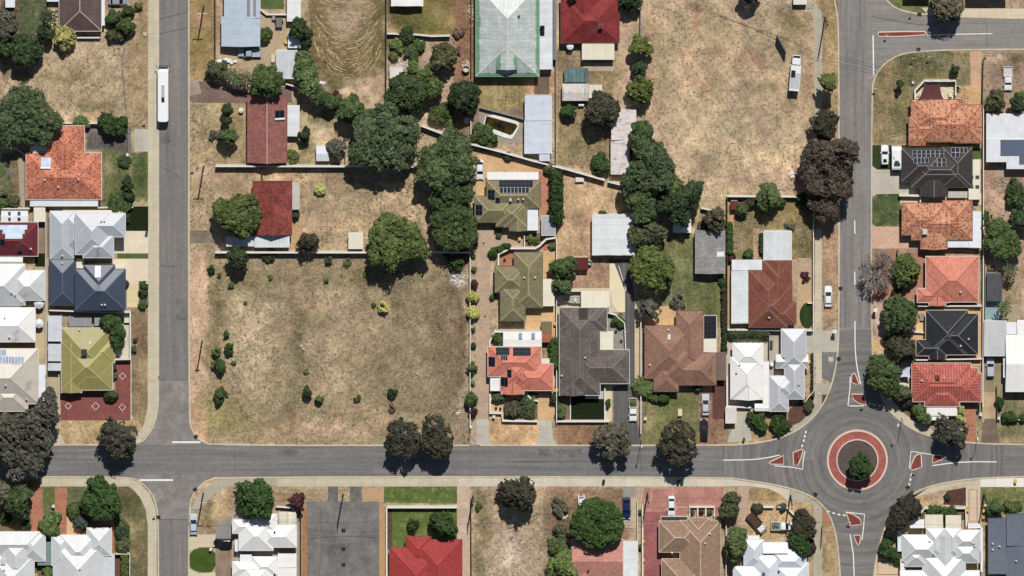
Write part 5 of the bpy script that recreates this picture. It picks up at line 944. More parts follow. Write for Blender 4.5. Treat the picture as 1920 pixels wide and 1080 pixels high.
SEED = [100]
def tree(px, py, r, kind, label, h=None, lobes=None, name='tree', cat='tree', group=None, leaf=None, dens=1.0, sx=1.0, sy=1.0, rot=0.0, trunk=True, open_=0.0, clump=.30, nl=None, zr=None, lift=0.0, rough=.36):
    """crown centre and radius in photo pixels; lobes: extra crown masses (px, py, r[, dz]) in photo pixels"""
    SEED[0] += 1; rng = np.random.default_rng(SEED[0]); rr = r * S
    if lobes is not None: sc = max(max(abs(a[0] - px) + a[2], abs(a[1] - py) + a[2]) for a in lobes); rr = sc * S * .8
    h = h or (1.25 * rr + .9 if rr > 1.3 else 1.35 * rr + .2)
    if trunk: h = h * 1.12 + .3
    zc = h * (.6 if trunk else .55) + lift; X, Y, _ = W(px, py, zc)
    L = []
    if lobes is None:
        rz = zr or min(h * .46, rr * .95)
        n = nl if nl is not None else (4 if rr < 1.3 else 6 if rr < 3 else 8)
        core = .72 if n else 1.0
        L.append((X, Y, zc + rz * .12, rr * core * sx, rr * core * sy, rz))
        a0 = rng.uniform(0, 6.28)
        for k in range(n):
            a = a0 + 6.283 * k / n + rng.uniform(-.3, .3); q = rr * rng.uniform(.28, .54); d = (rr - q) * rng.uniform(.86, 1.14)
            L.append((X + math.cos(a) * d * sx, Y + math.sin(a) * d * sy, zc + rng.uniform(-.30, .22) * rz, q * (.5 + .5 * sx), q * (.5 + .5 * sy), min(q, rz * .8)))
        if rot:
            c, s = math.cos(R(rot)), math.sin(R(rot)); L = [(X + (l[0] - X) * c - (l[1] - Y) * s, Y + (l[0] - X) * s + (l[1] - Y) * c, *l[2:]) for l in L]
    else:
        for a in lobes:
            dz = a[3] if len(a) > 3 else 0; q = a[2] * S; zz = zc + dz
            x, y, _ = W(a[0], a[1], zz); L.append((x, y, zz, q, q, min(q * .9, zc * .85)))
            n = 5 if q > 1.6 else 3
            for k in range(n):
                an = rng.uniform(0, 6.28); q2 = q * rng.uniform(.34, .5); L.append((x + math.cos(an) * (q - q2 * .75), y + math.sin(an) * (q - q2 * .75), zz + rng.uniform(-.25, .35) * q, q2, q2, q2))
    leaf = leaf or (.13 if rr < 1.2 else .17 if rr < 2.5 else .21)
    P, N, T = crown_points(L, leaf, dens, rng, clump, rough)
    for k in range(3):      # uneven outline
        f = rng.uniform(1.6, 3.6) / max(rr, .5); a = rng.uniform(0, 6.28); A = rr * .085; q = (P[:, 0] - X) * math.cos(a) + (P[:, 1] - Y) * math.sin(a)
        P[:, 0] += A * np.sin(q * f + rng.uniform(0, 6)); P[:, 1] += A * np.sin(q * f * 1.2 + rng.uniform(0, 6)); P[:, 2] += A * np.sin(q * f * 1.1 + rng.uniform(0, 6))
    P[:, 2] = np.maximum(P[:, 2], .06)
    if lobes is None and not open_ and trunk: open_ = .07
    if open_:
        # see-through crown: drop leaves in patches
        q = np.sin(P[:, 0] * 1.9 + SEED[0]) + np.sin(P[:, 1] * 2.3 + 1.7 * SEED[0]) + np.sin(P[:, 2] * 2.0) + np.sin((P[:, 0] + P[:, 1]) * 3.3)
        k = q > np.quantile(q, open_); P, N, T = P[k], N[k], T[k]
    n = len(P); sz = leaf * rng.uniform(.6, 1.25, n)
    if not trunk:
        o = quads_mesh(name, P, N, sz, rng.uniform(1.0, 1.7, n), T, rng, (X, Y, 0), FOL[kind]); o.location = (X, Y, 0)
        return tag(o, label, cat, group)
    root = thing(name, label, cat, (X, Y, 0), group)
    o = quads_mesh('crown', P, N, sz, rng.uniform(1.0, 1.7, n), T, rng, (X, Y, 0), FOL[kind]); o.parent = root
    b = MB(); tr = max(.07, .055 * rr + .03); top = zc - .1 * rr
    cx = sum(l[0] for l in L[:1]) / 1; cy = L[0][1]
    b.tube((X, Y, 0), (X + .1, Y - .05, top * .55), tr * 1.25, tr, 8); b.tube((X + .1, Y - .05, top * .55), (X, Y, top + .25 * rr), tr, tr * .45, 7)
    for l in L[1:9]: b.tube((X + .1, Y - .05, top * rng.uniform(.4, .62)), (l[0], l[1], l[2] + l[5] * .2), tr * .5, tr * .14, 5, False)
    if open_:
        for l in L:
            for _ in range(5):
                q = rng.normal(size=3); q /= np.linalg.norm(q); q[2] = abs(q[2]) * .6
                if open_ > .1: b.tube((l[0], l[1], l[2]), (l[0] + q[0] * l[3] * .95, l[1] + q[1] * l[4] * .95, l[2] + q[2] * l[5]), tr * .2, tr * .06, 4, False)
    b.build('trunk', BARKG if kind in ('grey', 'gum') else BARK, root)
    return root
def shrub(px, py, r, kind, label, name='shrub', cat='shrub', **k):
    k.setdefault('trunk', False); return tree(px, py, r, kind, label, name=name, cat=cat, **k)
def hedge(x0, y0, x1, y1, kind, label, h=1.4, name='hedge', rag=.12, **k):
    """clipped row: leaf quads over a rounded box"""
    SEED[0] += 1; rng = np.random.default_rng(SEED[0])
    a = W(x0, y1, h * .7); b = W(x1, y0, h * .7); X, Y = (a[0] + b[0]) / 2, (a[1] + b[1]) / 2; hx, hy = (b[0] - a[0]) / 2, (b[1] - a[1]) / 2
    st = min(hx, hy) * .9; L = []; n = max(3, int(2.2 * max(hx, hy) / st))
    for i in range(n):
        t = (i + .5) / n * 2 - 1
        L.append((X + (t * (hx - st * .3) if hx > hy else 0) + rng.uniform(-1, 1) * rag, Y + (t * (hy - st * .3) if hy >= hx else 0) + rng.uniform(-1, 1) * rag, h * .55 + rng.uniform(-1, 1) * rag, *( (st * 1.05, hy, h * .5) if hx > hy else (hx, st * 1.05, h * .5))))
    P, N, T = crown_points(L, .13, 1.0, rng, .34); P[:, 2] = np.maximum(P[:, 2], .05); n = len(P)
    o = quads_mesh(name, P, N, .13 * rng.uniform(.6, 1.25, n), rng.uniform(1, 1.6, n), T, rng, (X, Y, 0), FOL[kind]); o.location = (X, Y, 0)
    return tag(o, label, 'hedge', k.get('group'))
def palm(px, py, r, h, label, kind='green', n=13, name='palm_tree'):
    SEED[0] += 1; rng = np.random.default_rng(SEED[0]); X, Y, _ = W(px, py, h); root = thing(name, label, 'palm', (X, Y, 0)); rr = r * S
    b = MB(); b.tube((X, Y, 0), (X, Y, h), .22, .15, 8); b.build('trunk', BARKG, root)
    P, N, T, Z = [], [], [], []
    for k in range(n):
        a = 6.283 * k / n + rng.uniform(-.15, .15); el = rng.uniform(.1, .9); ln = rr * rng.uniform(.8, 1.08)
        tt = rng.uniform(.3, .75)
        for i in range(14):
            s = (i + 1) / 14; q = ln * s * math.cos(el * .7); z = h + ln * (s * math.sin(el) * .55 - s * s * .55)
            for sd in (-1, 1):
                wd = .34 * rr * math.sin(math.pi * min(.95, s * .85 + .1)) * .35
                P.append((X + math.cos(a) * q - math.sin(a) * sd * wd, Y + math.sin(a) * q + math.cos(a) * sd * wd, z - .05)); nv = np.array([math.sin(a) * sd * .5, -math.cos(a) * sd * .5, 1.0]) + rng.normal(size=3) * .2; N.append(nv / np.linalg.norm(nv)); T.append(tt + rng.normal() * .12); Z.append(.06 + .045 * rr)
    P, N = np.array(P), np.array(N); m = len(P)
    o = quads_mesh('crown', P, N, np.array(Z), rng.uniform(1.2, 2.0, m), np.array(T), rng, (X, Y, 0), FOL[kind]); o.parent = root
    return root
def bare_tree(px, py, r, h, label, m=None, n=13, seed=5, name='bare_tree'):
    rs = random.Random(seed); X, Y, _ = W(px, py, h * .6); root = thing(name, label, 'tree', (X, Y, 0)); m = m or plain((146, 134, 128), .9, .1, .2, 3.0); rr = r * S
    b = MB(); b.tube((X, Y, 0), (X, Y, h * .35), .24, .19, 8); b.build('trunk', m, root); b = MB()
    def grow(p, d, ln, rad, lv):
        q = p + d * ln; b.tube(p, q, max(rad, .042), max(rad * .62, .034), 5 if lv < 2 else 3, False)
        if lv == 5: return
        for _ in range(3 if lv < 4 else 2):
            nd = (d + mathutils.Vector((rs.uniform(-1, 1), rs.uniform(-1, 1), rs.uniform(-.45, .55))) * .72).normalized(); grow(q, nd, ln * rs.uniform(.62, .82), rad * .6, lv + 1)
    for k in range(n):
        a = 6.283 * k / n + rs.uniform(-.2, .2); grow(mathutils.Vector((X, Y, h * .35)), mathutils.Vector((math.cos(a), math.sin(a), rs.uniform(.35, 1.0))).normalized(), rr * .34, .13, 1)
    b.build('crown', m, root); return root

BIG, MID = 'tree', 'shrub'
# ---------------- west block
shrub(121, 69, 24, 'yellow', 'bright yellow rounded bush at the corner of the brown tiled house', h=4.2, leaf=.2)
tree(50, 92, 30, 'dark', 'dark green tree at the edge of the dry lot west of the yellow bush', h=6, lobes=[(50, 90, 26), (38, 104, 16), (66, 98, 15)])
palm(90, 32, 20, 5.5, 'dark palm beside the lawn north of the yellow bush', 'dark')
tree(85, 62, 15, 'dark', 'dark slender tree under the palm next to the yellow bush', h=5)
tree(8, 48, 28, 'grey', 'sparse grey-green tree at the west edge near the top corner', h=6, open_=.3); tree(6, 88, 22, 'dark', 'dark tree at the west edge beside the dry lot', h=5)
shrub(212, 34, 16, 'green', 'green bush on the street side of the brown tiled house', h=3); shrub(236, 50, 18, 'green', 'larger green bush reaching the dry verge beside the brown tiled house', h=4); shrub(240, 20, 12, 'dark', 'dark bush beside the car at the top edge', h=3)
shrub(220, 64, 16, 'olive', 'low olive bush at the corner of the fence line near the brown tiled house', h=2.2, sx=1.4, sy=.7); shrub(260, 12, 8, 'ygreen', 'small scruffy bush on the verge at the top edge', h=1.4)
tree(45, 215, 60, 'big', 'big spreading green tree at the west edge north of the orange roof', h=8, lobes=[(30, 195, 30), (5, 225, 34), (62, 205, 30), (60, 240, 26), (92, 222, 22), (22, 250, 26), (85, 248, 14)])
shrub(211, 232, 28, 'deep', 'clipped dark green dome bush north-east of the orange roof', h=3.6, nl=5, clump=.2); shrub(152, 229, 14, 'light', 'small light green bush on the wall at the orange roof', h=2.2, sx=1.4, sy=.8)
palm(233, 303, 14, 1.2, 'spiky dark rosette plant on the front lawn of the orange roofed house', 'dark', 30, name='spiky_plant')
shrub(240, 345, 10, 'dark', 'narrow dark conifer on the front lawn of the orange roofed house', h=4.5, sy=1.6, nl=4); shrub(239, 366, 11, 'dark', 'rounded dark conifer just south of the narrow one', h=3.5)
shrub(226, 381, 23, 'green', 'green flowering bush at the south end of the orange house front lawn', h=3, leaf=.15); shrub(4, 382, 12, 'green', 'small green bush at the west edge beside the clothesline', h=2); shrub(26, 376, 12, 'olive', 'olive bush beside the path near the clothesline', h=1.6); shrub(4, 362, 9, 'grey', 'tiny grey bush at the west edge beside the circular lawn', h=1.6)
shrub(237, 407, 8, 'deep', 'dark green clump beside the dark green lawn of the grey two-storey house', h=1.4, sy=1.6)
shrub(270, 535, 9, 'deep', 'dark bush at the street end of the pale driveway', h=1.8); shrub(268, 550, 9, 'dark', 'dark bush just south of the one at the pale driveway', h=1.8); shrub(234, 533, 8, 'maroon', 'small dark reddish bush beside the slate blue roof', h=1.4); shrub(268, 572, 9, 'green', 'green bush at the south end of the narrow bed by the street', h=1.5)
tree(213, 617, 22, 'deep', 'dark green tree overhanging the mustard roof', h=5, lobes=[(208, 606, 16), (222, 622, 15), (216, 640, 12)])
shrub(208, 739, 13, 'green', 'leafy bush at the south-east corner of the mustard roof', h=2.4); shrub(215, 706, 5, 'green', 'tiny bush against the east wall of the mustard roofed house', h=1.2); shrub(214, 690, 5, 'deep', 'tiny dark bush against the mustard roofed house wall', h=1.2)
shrub(250, 655, 7, 'blue', 'small bluish plant outside the white wall of the mustard roofed house', h=1.2); shrub(254, 638, 4, 'dark', 'tiny dark plant on the verge outside the white wall', h=.8); shrub(92, 731, 6, 'green', 'small bush beside the narrow concrete strip west of the mustard roof', h=1.5)
tree(222, 818, 36, 'gum', 'dark street tree overhanging the road at the corner with the curved footpath', h=7, open_=.3, lobes=[(215, 812, 28), (236, 822, 24), (222, 832, 24), (205, 824, 16), (244, 808, 12)])
tree(55, 820, 60, 'grey', 'huge grey-green tree spreading over the road at the west edge', h=9, leaf=.22, open_=.22, lobes=[(85, 775, 24), (60, 795, 28), (30, 810, 30), (65, 830, 30), (25, 850, 28), (55, 868, 30), (30, 885, 20), (5, 830, 22), (95, 755, 14), (10, 790, 16)])
tree(36, 937, 27, 'green', 'green tree beside the brick driveway at the south-west corner', h=6, sy=1.25); tree(2, 925, 22, 'grey', 'grey-green tree cut by the west edge south of the main road', h=6); shrub(12, 970, 11, 'dark', 'dark bush in the front garden at the west edge south of the main road', h=1.6); shrub(50, 985, 10, 'dark', 'dark low bush beside the brick driveway', h=1.5)
shrub(94, 986, 24, 'light', 'round light green bush between two brick driveways', h=3.4, nl=5)
tree(190, 935, 34, 'deep', 'large dark green street corner tree north of the brick paths', h=7, lobes=[(186, 918, 22), (205, 935, 24), (176, 940, 22), (196, 955, 22), (212, 918, 12)])
shrub(142, 955, 14, 'ygreen', 'yellowish shrub beside the large street corner tree', h=2); shrub(152, 978, 16, 'blue', 'blue-green spreading conifer beside the brick path', h=2.2, rot=-35, sx=1.3); shrub(228, 1000, 14, 'dark', 'dark bush on the lawn east of the brick paths', h=1.4); shrub(232, 1022, 14, 'olive', 'olive bush at the corner of the white verandah house', h=1.6); shrub(92, 1072, 12, 'light', 'light green bush between the two white verandah houses', h=2.4)
hedge(226, 1038, 242, 1090, 'ygreen', 'yellowish green hedge strip along the fence at the bottom edge', 1.4)
# ---------------- between the north-south streets, north part
shrub(407, 132, 20, 'olive', 'brownish olive bush at the head of the reddish brick driveway', h=3.6, rot=-30, sx=1.2); palm(432, 140, 15, 4.5, 'palm with drooping fronds beside the olive bush', 'olive'); palm(446, 150, 14, 4.2, 'palm at the middle of a short row by the reddish driveway', 'green'); palm(461, 148, 16, 4.8, 'palm touching the round dark tree by the reddish driveway', 'olive')
tree(503, 152, 34, 'green', 'round dark green tree at the north end of the dusty red gable roof', h=7, clump=.24)
tree(561, 53, 21, 'dark', 'round very dark tree growing over two small white sheds', h=5, nl=5); palm(572, 77, 11, 3.5, 'small palm under the very dark tree by the white sheds', 'dark'); shrub(498, 66, 12, 'green', 'green bush beside the silver blue corrugated house', h=2.6, sy=1.4)
tree(572, 135, 24, 'light', 'light green fig-like tree at the north end of a leafy boundary row', h=6, lobes=[(565, 108, 12), (567, 124, 16), (573, 142, 20), (580, 160, 18)]); tree(598, 178, 22, 'green', 'green tree in the middle of the leafy boundary row', h=5, lobes=[(590, 172, 16), (603, 182, 15), (617, 190, 12)]); shrub(628, 192, 14, 'olive', 'low olive bush closing the leafy boundary row', h=2.2, sx=1.4); shrub(629, 176, 7, 'maroon', 'small purple-red bush at the end of the hay paddock', h=1.4)
tree(661, 204, 27, 'green', 'round green tree between the leafy row and the giant tree', h=6, clump=.24)
tree(720, 255, 75, 'big', 'giant spreading green tree south of the hay paddock', h=10, leaf=.24, lobes=[(720, 225, 30), (690, 245, 32), (755, 245, 32), (725, 268, 36), (680, 275, 26), (765, 272, 24), (700, 295, 20), (740, 295, 22), (695, 220, 18), (735, 208, 16), (664, 290, 12)])
tree(835, 300, 56, 'big', 'giant pale green tree overlapping the end of the long white fence', h=9, leaf=.24, lobes=[(835, 270, 26), (810, 295, 28), (860, 295, 30), (835, 325, 34), (800, 318, 20), (872, 270, 14), (865, 325, 20)])
tree(848, 365, 40, 'green', 'dark green tree directly south of the giant pale green tree', h=8, lobes=[(840, 358, 26), (865, 362, 24), (858, 384, 22), (826, 378, 18)]); tree(850, 425, 44, 'green', 'dark bushy tree at the east end of the fenced dry garden', h=8, lobes=[(830, 408, 24), (858, 412, 26), (872, 438, 22), (848, 442, 24), (838, 428, 20), (880, 420, 14)])
tree(764, 168, 34, 'dark', 'dark bluish green tree beside the white box shed north of the giant tree', h=7, lobes=[(758, 160, 26), (778, 176, 24), (750, 182, 20), (772, 196, 16)]); tree(806, 150, 26, 'green', 'green tree between the dark bluish tree and the olive crown', h=6, lobes=[(800, 142, 18), (815, 158, 18), (802, 170, 14)]); tree(830, 108, 27, 'olive', 'rounded olive grey tree north of the dark group by the green roof', h=6); tree(872, 183, 29, 'dark', 'dark round tree just south-west of the green metal roof', h=6, clump=.22)
shrub(763, 66, 15, 'dark', 'very dark bush against the curved white fence', h=2.6); shrub(745, 84, 15, 'light', 'light green shrub under the curved white fence', h=2); shrub(770, 96, 14, 'light', 'light green shrub in the middle of the rubble garden', h=2); shrub(738, 105, 10, 'ygreen', 'small yellowish shrub beside the dark boundary fence', h=1.5); shrub(785, 85, 13, 'green', 'green shrub beside the debris in the rubble garden', h=2); shrub(776, 110, 10, 'ygreen', 'small yellow-green shrub south of the rubble garden', h=1.5); shrub(740, 150, 12, 'light', 'light green bush under the white box shed', h=2.2); shrub(775, 126, 12, 'light', 'light green bush north of the dark bluish tree', h=2.6)
shrub(830, 210, 20, 'green', 'green shrub on bare soil east of the giant tree', h=2.6, rot=30, sx=1.3); shrub(842, 228, 12, 'light', 'light grey-green shrub near the diagonal white fence', h=1.6); shrub(860, 60, 11, 'dead', 'sparse brown shrub on reddish soil west of the green roof', h=1.2, open_=.5); shrub(853, 90, 13, 'dead', 'larger sparse brown shrub on reddish soil west of the green roof', h=1.2, open_=.5)
shrub(903, 250, 19, 'green', 'green bush at the west end of the swimming pool', h=2.4, sy=1.2); shrub(925, 262, 10, 'deep', 'small deep green bush below the pool corner', h=1.6); shrub(924, 268, 6, 'maroon', 'tiny maroon bush below the pool corner', h=1.2)
tree(426, 206, 11, 'dark', 'small dark conifer on the verge west of the dusty red gable roof', h=4.5); shrub(424, 225, 9, 'dark', 'thin dark conifer between two others on the verge', h=5); tree(429, 256, 18, 'green', 'larger dark conifer at the south of the verge group', h=6, nl=5, clump=.22); shrub(405, 252, 12, 'grey', 'faint grey low bush on the verge beside the conifers', h=.9, open_=.4)
tree(571, 253, 12, 'dark', 'small round dark tree beside the white lean-to of the dusty red roof', h=3.4, sy=1.3); tree(632, 279, 18, 'grey', 'grey bushy tree beside the small white garden shed', h=3.6); shrub(548, 295, 14, 'ygreen', 'low green patch of shrubs at the corner of the dusty red gable roof', h=.8)
tree(443, 405, 40, 'ygreen', 'big bright olive green tree beside the weathered red roof', h=7.5, lobes=[(425, 385, 20), (452, 388, 24), (436, 410, 28), (462, 412, 24), (445, 430, 20), (418, 402, 14)])
tree(447, 484, 21, 'dark', 'dark tree leaning over the south white fence near the street', h=6); tree(577, 455, 21, 'bronze', 'brownish green tree at the white fence south of the weathered red roof', h=5); tree(740, 448, 52, 'ygreen', 'large yellow-green tree overhanging the fence of the vacant lot', h=8.5, lobes=[(742, 420, 26), (725, 445, 28), (762, 445, 26), (705, 455, 18), (735, 470, 28), (770, 468, 24), (790, 480, 12), (700, 478, 14)])
shrub(600, 356, 11, 'lemon', 'bright yellow-green round bush alone in the fenced dry garden', h=1.7); shrub(555, 404, 8, 'dark', 'small dark shrub behind the lean-to of the weathered red roof', h=2)
# shrubs of the vacant lot
VAC = [(424, 626, 6, 'green', 'narrow green shrub at the north of the group near the street pole', 2.2), (430, 652, 10, 'deep', 'dark green bushy shrub in the group near the street pole', 2.6), (406, 660, 9, 'light', 'bright green shrub on the street side of the group near the pole', 2), (413, 688, 14, 'deep', 'largest dark shrub of the group near the street pole', 3), (438, 679, 5, 'light', 'small light shrub east of the group near the street pole', 1), (413, 741, 14, 'green', 'lone round green shrub south of the group near the street pole', 2.8),
 (577, 735, 11, 'deep', 'tall dark green shrub in the southern middle of the vacant lot', 3.2), (599, 750, 9, 'green', 'green shrub close beside the tall dark one in the vacant lot', 2.2), (670, 746, 8, 'green', 'faint flat green shrub midway along the south of the vacant lot', 1), (737, 736, 9, 'deep', 'round dark green shrub beside the dead brown one in the vacant lot', 2.2), (719, 577, 11, 'lemon', 'bright lime shrub in the open middle of the vacant lot', 2), (701, 572, 4, 'green', 'tiny green tuft beside the bright lime shrub', .7), (733, 764, 10, 'dead', 'dead brown shrub in the south of the vacant lot', 1.2), (574, 697, 5, 'ygreen', 'small yellowish tuft above the tall dark shrub of the vacant lot', .6),
 (396, 505, 8, 'deep', 'dark shrub at the street end of the white fence', 1.8), (503, 489, 5, 'ygreen', 'small yellow-green shrub under the white fence near the street', 1), (507, 520, 5, 'ygreen', 'small yellow-green tuft in the north-west of the vacant lot', .8), (612, 526, 5, 'ygreen', 'small yellow-green tuft in the north of the vacant lot', .8), (616, 487, 7, 'green', 'green shrub in the shade of the white fence', 1.6), (650, 492, 11, 'olive', 'flat green patch of shrub south of the white fence', .5), (434, 535, 6, 'ygreen', 'tiny yellow-green bush low in the west of the vacant lot', .9), (738, 511, 5, 'ygreen', 'small tuft south of the large yellow-green tree', .8), (684, 514, 4, 'ygreen', 'tiny tuft southwest of the large yellow-green tree', .6), (411, 516, 4, 'green', 'tiny green tuft near the street in the vacant lot', .7),
 (855, 494, 14, 'deep', 'green bush growing in the white rubble of the vacant lot', 2.6), (838, 478, 9, 'dark', 'dark bush under the white fence beside the rubble', 1.8), (865, 476, 9, 'dark', 'dark bush at the east end of the white fence', 1.6), (505, 477, 14, 'dark', 'dark flat bush in the shade just south of the white fence', 1.2), (460, 568, 3, 'ygreen', 'tiny olive tuft alone in the west of the vacant lot', .5)]
for x, y, r, k, l, h in VAC: shrub(x, y, r, k, l, h=h, group='shrubs scattered over the vacant lot', leaf=.12, open_=.5 if k == 'dead' else .22)
tree(757, 822, 33, 'gum', 'dark street tree west of its close twin over the main road', h=7.5, open_=.36, lobes=[(750, 812, 24), (770, 822, 22), (745, 832, 20), (762, 840, 16), (775, 805, 14)]); tree(818, 822, 32, 'gum', 'dark street tree east of its close twin over the main road', h=7.8, open_=.36, lobes=[(820, 806, 24), (808, 824, 22), (828, 828, 22), (818, 842, 16), (836, 805, 12)])
# driveway bushes
for x, y, r, k, l, h in [(888, 556, 11, 'lemon', 'yellow-green bush, north one of a pair on the driveway fence', 2.6), (888, 586, 12, 'lemon', 'yellow-green bush, south one of a pair on the driveway fence', 2.6), (885, 690, 10, 'green', 'green bush on the driveway fence south of the yellow pair', 2.4), (884, 747, 12, 'green', 'larger green bush on the driveway fence near the main road', 2.8), (887, 772, 9, 'maroon', 'maroon bush nearest the main road on the driveway fence', 2), (890, 452, 8, 'maroon', 'maroon bush at the top of the driveway beside the white fence end', 2), (890, 533, 8, 'maroon', 'maroon bush just north of the yellow pair on the driveway', 1.8), (924, 556, 6, 'green', 'small bush at the west wall of the plain olive roof', 1.2)]:
    shrub(x, y, r, k, l, h=h, group='bushes along the brick driveway')
for x, y, r, l in [(925, 473, 9.5, 'clipped green ball bush, the westernmost and largest of three'), (938, 467, 8.5, 'clipped green ball bush, middle one of three by the cream wall'), (951, 462, 8, 'clipped green ball bush, easternmost of three by the cream wall')]: shrub(x, y, r, 'deep', l, h=2, nl=3, clump=.2, group='clipped balls by the cream wall')
shrub(993, 447, 8, 'light', 'variegated pale bush in the courtyard bed by the olive roof', h=1.3); shrub(1006, 452, 8, 'ygreen', 'yellowish low bush in the courtyard bed by the olive roof', h=1); shrub(1035, 462, 7, 'ygreen', 'small yellow-green plant in the corner courtyard', h=1); shrub(935, 442, 6, 'green', 'small green bush on the tiny lawn of the olive house', h=.8)
hedge(1031, 322, 1056, 418, 'deep', 'long tapering cypress hedge beside the olive roofed house', 4.0); shrub(1030, 316, 12, 'olive', 'olive bush at the north end of the cypress hedge', h=2.2); palm(952, 293, 9, 1.4, 'spiky plant beside the diagonal white wall', 'dark', 20, name='spiky_plant'); shrub(918, 276, 8, 'green', 'dark round shrub against the diagonal white wall', h=1.4); shrub(904, 277, 6, 'green', 'small shrub at the corner near the parked white hatchback', h=1.2)
tree(1058, 500, 24, 'green', 'dark flowering tree beside the maroon shed', h=5); tree(1056, 534, 20, 'green', 'dark flowering tree south of the one at the maroon shed', h=4.6)
shrub(936, 637, 14, 'green', 'green bush in the corner courtyard of the salmon roofed house', h=2.2); hedge(1030, 634, 1048, 692, 'deep', 'dark green hedge row between the salmon and grey-brown roofs', 2.6)
shrub(961, 768, 16, 'gum', 'round grey-green shrub in the front garden of the salmon house', h=2.6, nl=5); shrub(990, 758, 14, 'green', 'green shrub in the front garden of the salmon house', h=1.6); shrub(994, 778, 11, 'olive', 'olive shrub at the front wall of the salmon house', h=1.3); shrub(1000, 742, 8, 'light', 'pale shrub in the walled bed of the salmon house', h=1.0); shrub(936, 744, 12, 'olive', 'olive bush under the white carport of the salmon house', h=1.8); shrub(978, 772, 8, 'gum', 'tiny grey shrub next to the round grey-green shrub', h=.9)
shrub(1039, 748, 9, 'dark', 'dark bush beside yellow-lidded bins between two houses', h=2, sy=1.3); shrub(1051, 772, 11, 'green', 'green bush in the narrow bed beside the dark lawn', h=1.8, sy=1.3); shrub(1139, 757, 6, 'dark', 'dark shrub in the pot strip beside the dark lawn', h=1.2, sy=1.6)
shrub(1160, 602, 11, 'deep', 'dark bush in the pebbled courtyard of the grey-brown house', h=1.6, rot=-50, sx=1.4); palm(1207, 725, 22, 2.4, 'bushy palm at the front corner of the pink-brown tiled house', 'light', 40); shrub(1228, 744, 12, 'green', 'low bush east of the bushy palm at the pink-brown house', h=1.6); shrub(1246, 744, 12, 'deep', 'round dark bush under the pink-brown gable', h=2, nl=4); shrub(1307, 726, 8, 'deep', 'small green bush under the eave of the pink-brown house', h=1.4)
# the yard east of the red tiled roof and the big row of trees
tree(1128, 207, 31, 'bronze', 'broad bronze green tree in the back yard between two sheds', h=6.5); shrub(1067, 209, 15, 'deep', 'small round green tree south of the old streaked shed', h=3.2); shrub(1125, 307, 18, 'deep', 'neat oval dark green bush in the middle of a back yard', h=3.4, sy=1.2, clump=.22, nl=4)
tree(1202, 86, 21, 'ygreen', 'yellow-green round tree at the north of the field boundary row', h=5); tree(1198, 127, 15, 'dark', 'dark low tree between two yellow-green ones on the field boundary', h=4); tree(1201, 172, 23, 'ygreen', 'larger yellow-green tree on the field boundary', h=5.4, sy=1.3)
tree(1180, -2, 24, 'dark', 'dark tree at the top edge by the faded red roof', h=5); tree(1407, -14, 20, 'dark', 'dark tree cut by the top edge over the big dry field', h=7); tree(1072, -4, 8, 'dark', 'small dark tree on the faded red roof at the top edge', h=7)
tree(1208, 258, 34, 'green', 'tall green tree at the rusty shed beside the dry field', h=9, lobes=[(1206, 245, 20), (1200, 268, 22), (1218, 280, 18)]); tree(1215, 312, 48, 'big', 'huge green tree in the middle of the field boundary', h=10, lobes=[(1210, 290, 24), (1235, 305, 28), (1200, 322, 24), (1225, 335, 28), (1188, 345, 18), (1245, 328, 18)]); tree(1200, 385, 34, 'green', 'green tree above the white lean-to at the south of the boundary', h=8, lobes=[(1195, 372, 22), (1212, 390, 20), (1200, 405, 18)]); tree(1258, 350, 22, 'ygreen', 'light olive crown at the corner of the dry field', h=7); tree(1278, 375, 44, 'dark', 'broad very dark tree shading the white gabled shed', h=8, lobes=[(1260, 370, 26), (1290, 365, 24), (1278, 388, 26), (1305, 372, 14), (1245, 385, 16)])
tree(1216, 436, 28, 'olive', 'brownish olive tree beside the big white double shed', h=6, lobes=[(1220, 432, 20), (1204, 440, 18), (1232, 440, 14), (1190, 444, 12)]); tree(1218, 498, 40, 'ygreen', 'round yellow-green tree beside the asphalt driveway', h=7.5, clump=.24, lobes=[(1218, 480, 28), (1200, 500, 24), (1235, 502, 26), (1218, 518, 26)])
tree(1217, 578, 22, 'grey', 'thin grey tree beside the asphalt driveway south of the round crown', h=5, open_=.45); shrub(1270, 566, 16, 'grey', 'thin low shrub under the clothesline on the green lawn', h=1.4, open_=.45); tree(1340, 410, 24, 'gum', 'sparse grey twiggy tree north of the speckled shed', h=5, open_=.3); shrub(1318, 426, 12, 'olive', 'olive shrub at the north-west corner of the speckled shed', h=2)
tree(1442, 370, 25, 'light', 'bright green tree on the south fence of the dry field', h=5.5); shrub(1408, 380, 11, 'bronze', 'brown shrub next to the bright green tree on the field fence', h=2); shrub(1392, 392, 15, 'olive', 'olive bush beside the tiny maroon shed', h=3); shrub(1465, 377, 10, 'deep', 'small green bush east of the bright green fence tree', h=2); shrub(1502, 372, 10, 'deep', 'green bush where the field fence meets the dark street trees', h=2.4)
hedge(1362, 418, 1375, 476, 'deep', 'narrow green hedge between the speckled shed and the back yard', 2.2); shrub(1370, 482, 9, 'maroon', 'dark reddish bush at the end of the narrow hedge', h=1.6); shrub(1404, 478, 10, 'deep', 'green bush by the white patio of the red-brown house', h=1.8); hedge(1424, 440, 1432, 474, 'dark', 'dark thin hedge against the square white shed', 1.4); shrub(1480, 428, 10, 'grey', 'grey shrub at the corner of the square white shed', h=.9, open_=.3); shrub(1509, 520, 9, 'maroon', 'spiky reddish shrub in the gravel front yard of the red-brown house', h=.9, open_=.4, sy=1.4); shrub(1355, 530, 9, 'dark', 'dark bush at the south-east corner of the speckled shed', h=1.4)
